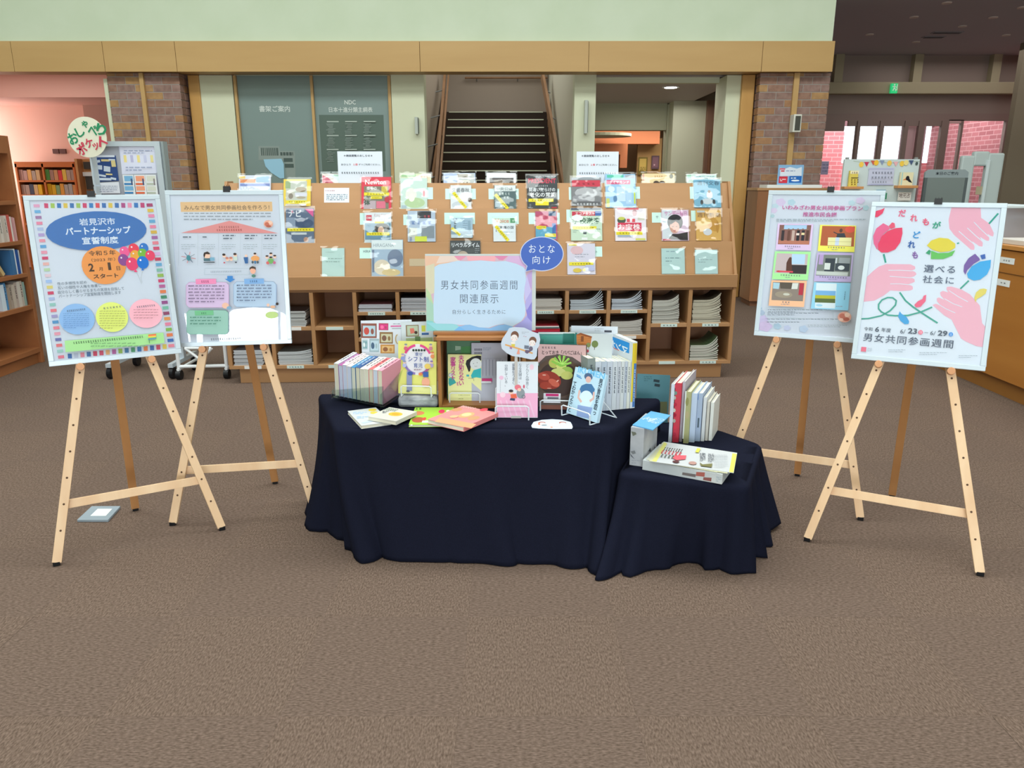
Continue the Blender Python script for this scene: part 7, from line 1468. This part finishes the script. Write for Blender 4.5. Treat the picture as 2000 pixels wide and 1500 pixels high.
# tall manga guide, cover facing left
e0, e1 = along(1230.5), along(1240); zt = onplane(1236, 668, org, dr).z; hh = zt-ZT-.001; dm = .185
r = row_book(org + ur*e0, ur, dr, Z, e1-e0, hh, dm, 'D8E0E8', 'tall manga guide with blue title panel and yellow spine, ending the row', 'row of upright books on the black cloth')
s = Sheet(org + ur*e0, dr, Z, -ur, Z7, lift=6e-4)
s.poly('2C94E0', [(1608,305),(1832,388),(1826,502),(1602,418)]); s.txt('E8F4FC', 'マンガ', 1712, 428, 190, 90, .04); s.rect('F07060', 1690, 455, 60, 8); s.build('cover_print', r)
s = Sheet(org + ur*e0, ur, Z, -dr, lift=6e-4); wsp = e1-e0
s.lpoly('E0C840', [(.1*wsp, .10*hh), (.5*wsp, .10*hh), (.5*wsp, .98*hh), (.1*wsp, .98*hh)]); s.lpoly('4878B8', [(.5*wsp, .02*hh), (.97*wsp, .02*hh), (.97*wsp, .68*hh), (.5*wsp, .68*hh)]); s.lpoly('D8B830', [(.5*wsp, .68*hh), (.97*wsp, .68*hh), (.97*wsp, .98*hh), (.5*wsp, .98*hh)]); s.ltxt('D8E4F0', '男のマンガ入門', .73*wsp, .35*hh, .3*wsp, .5*hh, 'm', vert=True); s.build('spine_print', r)
# ---- lower side table
zl = ZL+.001
def q8(x, y): return (1180+x/5.357, 680+y/5.357)
# teal picture book with wire stand at the far corner
F = face((1240, 812), (1300, 826), 0, ZL+.03, 10); 
oT = V(1238, 800, 3.12); oT.z = ZL+.002
F = face((1240, 822), (1304, 826), 731, ZL+.004, 10, topx=1268)
leaning_book(F, .008, '4E808C', 'blue green picture book back behind the side table things', Z8, lambda s: (s.lines('3C646C', 415, 300, 500, 340, 3, 6), s.rect('2C3C44', 548, 342, 62, 26, -6), s.rect('2C3C44', 555, 388, 56, 28, -6), s.poly('6C7050', [(560,560),(660,560),(660,680),(590,690)])), spine='R')
wire_stand(F, 'white wire stand in front of the blue green picture book', .1, .62, .02, zt=ZL+.001, hb=.74)
# bird patterned box with blue card
pA = G(*q8(262,1222), zl); pB = G(*q8(400,1245), zl); pD = G(*q8(600,1000), zl)
ux = pB-pA; ux.z = 0; wA = ux.length; ux.normalize(); nA = Vec((-ux.y, ux.x, 0)); dA = (pD-pB).dot(nA); zA = onplane(1232, 680+822/5.357, pA, nA).z-zl
dA = min(max(dA, .12), .2)
t = thing('patterned_box', 'upright grey box printed with birds on the side table', 'box', pA + ux*wA/2)
MB().obox(pA + ux*wA/2 + nA*dA/2 + Z*zA/2, ux, nA, Z, wA, dA, zA).build('box', speckle('grey_print', 'A4A8B0', 'C0C2C6', 9, .6, 0), t, bevel=.002)
s = Sheet(pA, ux, Z, -nA, Z8, lift=6e-4); s.poly('6C7064', [(285,870),(330,880),(340,900),(300,920)]); s.poly('5C6068', [(272,1100),(320,1160),(325,1165),(280,1130)]); s.poly('787C80', [(275,1080),(320,1070),(332,1100),(300,1110)]); s.lines('9094A0', 285, 1175, 380, 1200, 2, 5); s.build('bird_print', t)
s = Sheet(pA + ux*wA, nA, Z, ux, Z8, lift=6e-4); s.poly('505458', [(460,1080),(480,1040),(490,1080)]); s.poly('505458', [(515,1070),(528,1025),(540,1060)]); s.poly('60646C', [(430,1130),(500,1110),(520,1125),(450,1140)]); s.build('bird_print', t)
zcard = zl+zA
cq = [G(*q8(*p), zcard+.004) for p in ((297,800),(510,855),(695,700),(490,658))]
t = thing('take_one_card', 'blue card with white writing lying on the grey bird box', 'card', (cq[0]+cq[2])/2)
MB().prism([p - Z*.0035 for p in cq], Z, .0035).build('card', mat('blue_card', '5FA4D6', .5), t)
uc = (cq[1]-cq[0]).normalized(); vc = Vec((-uc.y, uc.x, 0)); s = Sheet(cq[0] , uc, vc, Z, Z8, lift=5e-4); s.txt('DCECF8', 'ご自由に', 468, 742, 120, 40, .01, rot=90); s.txt('DCECF8', 'お取りください', 545, 758, 190, 42, .01, rot=90); s.build('writing', t)
# printed box lying flat with flyers
def quadbox(tag_, ftop, h, z0, name, label, cat, material, parts):
    pass
tA, tB, tC, tD = [G(*q8(*p), zl+.042) for p in ((402,1168),(1240,1318),(1430,1155),(640,1000))]
ub = (tB-tA); ub.z = 0; wB = ub.length; ub.normalize(); vb_ = Vec((-ub.y, ub.x, 0)); dB = ((tD-tA)+(tC-tB)).dot(vb_)/2
t = thing('flat_box', 'white printed box lying flat on the side table under the flyers', 'box', Vec((tA.x, tA.y, zl)) + ub*wB/2)
cB = Vec((tA.x, tA.y, zl)) + ub*wB/2 + vb_*dB/2
MB().obox(cB + Z*.021, ub, vb_, Z, wB, dB, .042).build('box', speckle('white_print', 'B4BABE', 'CCD0D0', 7, .6, 0), t, bevel=.002)
s = Sheet(Vec((tA.x, tA.y, zl)), ub, Z, -vb_, Z8, lift=6e-4); s.poly('706868', [(820,1298),(960,1320),(955,1350),(815,1325)]); s.poly('A86058', [(965,1295),(1055,1300),(1050,1345),(960,1335)]); s.poly('8C5854', [(1040,1350),(1125,1355),(1120,1395),(1035,1378)]); s.lines('90A0B0', 1170, 1350, 1230, 1390, 3, 6); s.build('side_print', t)
def flyer(quad, zf, hx, fn, label, rot=0):
    p = [G(*q8(*q), zf) for q in quad]; c = (p[0]+p[1]+p[2]+p[3])/4
    t = thing('flyer', label, 'flyer', Vec((c.x, c.y, zf)), 'flyers on the flat box')
    MB().prism([Vec((q.x, q.y, zf-.0012)) for q in p], Z, .0012).build('sheet', mat('flyer_' + hx, hx, .6), t)
    if fn:
        u = (p[1]-p[0]); u.z = 0; u.normalize(); s = Sheet(Vec((p[0].x, p[0].y, zf)), u, Vec((-u.y, u.x, 0)), Z, Z8, lift=4e-4); fn(s); s.build('print', t)
zf = zl+.043
flyer([(440,1165),(1180,1300),(1380,1120),(600,1005)], zf+.0015, 'C2C2B0', None, 'cream flyer at the bottom of the pile on the flat box')
flyer([(470,1180),(1290,1310),(1385,1110),(610,985)], zf+.003, 'C8C6A4', None, 'pale yellow flyer in the middle of the pile on the flat box')
flyer([(498,1185),(1355,1305),(1392,1095),(622,978)], zf+.0048, 'BFC1C4', lambda s: (s.poly('D4D078', [(500,1183),(545,1190),(660,1000),(628,982)]), s.poly('D0D060', [(1308,1296),(1352,1302),(1388,1108),(1342,1100)]), s.txt('48443C', 'みんなで考えよう', 720, 1065, 200, 44, .02), s.txt('C84850', '男女共同参画', 700, 1100, 220, 44, .02), s.txt('50584C', 'フォーラム', 680, 1140, 190, 44, .02), s.poly('DC5C68', [(715,1160),(740,1130),(860,1130),(850,1170),(760,1180)]), s.ell('5C3438', 750, 1195, 70, 26), s.ell('B08880', 925, 1210, 80, 34), s.poly('747048', [(1000,1205),(1030,1225),(1132,1215),(1125,1255),(1010,1240)]), s.lines('5C6068', 1000, 1110, 1060, 1185, 6, 7), s.lines('5C6068', 1085, 1120, 1150, 1195, 6, 7), s.rect('CCC850', 980, 1080, 36, 44), s.lines('A0A4AC', 1150, 1130, 1290, 1250, 8, 4)), 'white flyer with red writing and yellow edges on top of the flat box')
# picture books in a row, spines towards the front
pR = G(1304, 865, zl); ur = Vec((math.cos(R(-9)), math.sin(R(-9)), 0)); dr = Vec((math.sin(R(24)), math.cos(R(24)), 0)); 
def rowpic(px0, px1, ptop, pbot, dep, hx, label, sfn=None, skew=0):
    a = G(px0, pbot, zl); nrm = Vec((-ur.y, ur.x, 0)); b = onplane(px1, pbot-10, a, nrm); t = (b-a).dot(ur); h = onplane((px0+px1)/2, ptop, a, nrm).z-zl
    r = thing('picture_book', label, 'book', a + ur*(t/2), 'row of picture books on the side table'); t -= .0012; ct = min(.0022, t*.25)
    def sl(m, x0, x1, y0, y1, z0, z1):
        m.face_add([a + ur*x + Z*y + dr*z for z in (z0, z1) for y in (y0, y1) for x in (x0, x1)], [(0,1,3,2),(4,6,7,5),(0,4,5,1),(2,3,7,6),(0,2,6,4),(1,5,7,3)])
    m = MB(); sl(m, 0, t, 0, h, 0, ct); sl(m, 0, ct, 0, h, ct, dep); sl(m, t-ct, t, 0, h, ct, dep); m.build('cover', mat('cover_' + hx, hx, .45), r)
    m = MB(); sl(m, ct, t-ct, .003, h-.004, ct, dep-.004); m.build('pages', M_PAGES, r)
    if sfn: s = Sheet(a, ur, Z, -nrm, Z8, lift=8e-4); sfn(s); s.build('spine_print', r)
rowpic(1305, 1312.5, 750, 864, .24, 'CDD3E0', 'thin white spined picture book at the left end of the side table row')
rowpic(1313, 1326, 748, 864, .24, 'C83A4C', 'red flowered picture book in the side table row', lambda s: [s.ell(c, 735+dx, y, 34, 40) for dx, y, c in ((0,400,'D8485C'),(12,470,'708C84'),(0,520,'B0A8A0'),(8,590,'B02840'),(-4,650,'C8C0B8'),(4,700,'9C2038'),(-4,760,'A8A49C'),(6,830,'D83850'),(0,900,'B83048'))])
rowpic(1326.5, 1333, 745, 863, .24, 'B4ACB8', 'mauve grey spined picture book in the side table row')
rowpic(1334, 1345, 765, 866, .22, 'A8A878', 'olive and white spined picture book in the side table row', lambda s: (s.rect('D8DCD8', 840, 700, 14, 500), s.ell('8C8C58', 868, 560, 34, 90), s.ell('B4A880', 868, 700, 34, 80)))
rowpic(1345.5, 1357, 768, 864, .22, 'BCCCE6', 'pale blue spined picture book in the side table row')
rowpic(1357.5, 1368, 768, 862, .22, 'A4B4CC', 'blue grey spined picture book in the side table row', lambda s: (s.rect('4878B8', 975, 510, 24, 60), s.rect('50606C', 985, 780, 16, 100)))
rowpic(1368.5, 1376, 776, 862, .20, 'D0D4D8', 'narrow white spined picture book in the side table row')
rowpic(1376.5, 1383, 784, 861, .18, 'C8C4BC', 'narrow cream spined picture book in the side table row')
rowpic(1383.5, 1391, 786, 861, .16, 'DADCD8', 'short white picture book at the right end of the side table row')
finish_sheets()
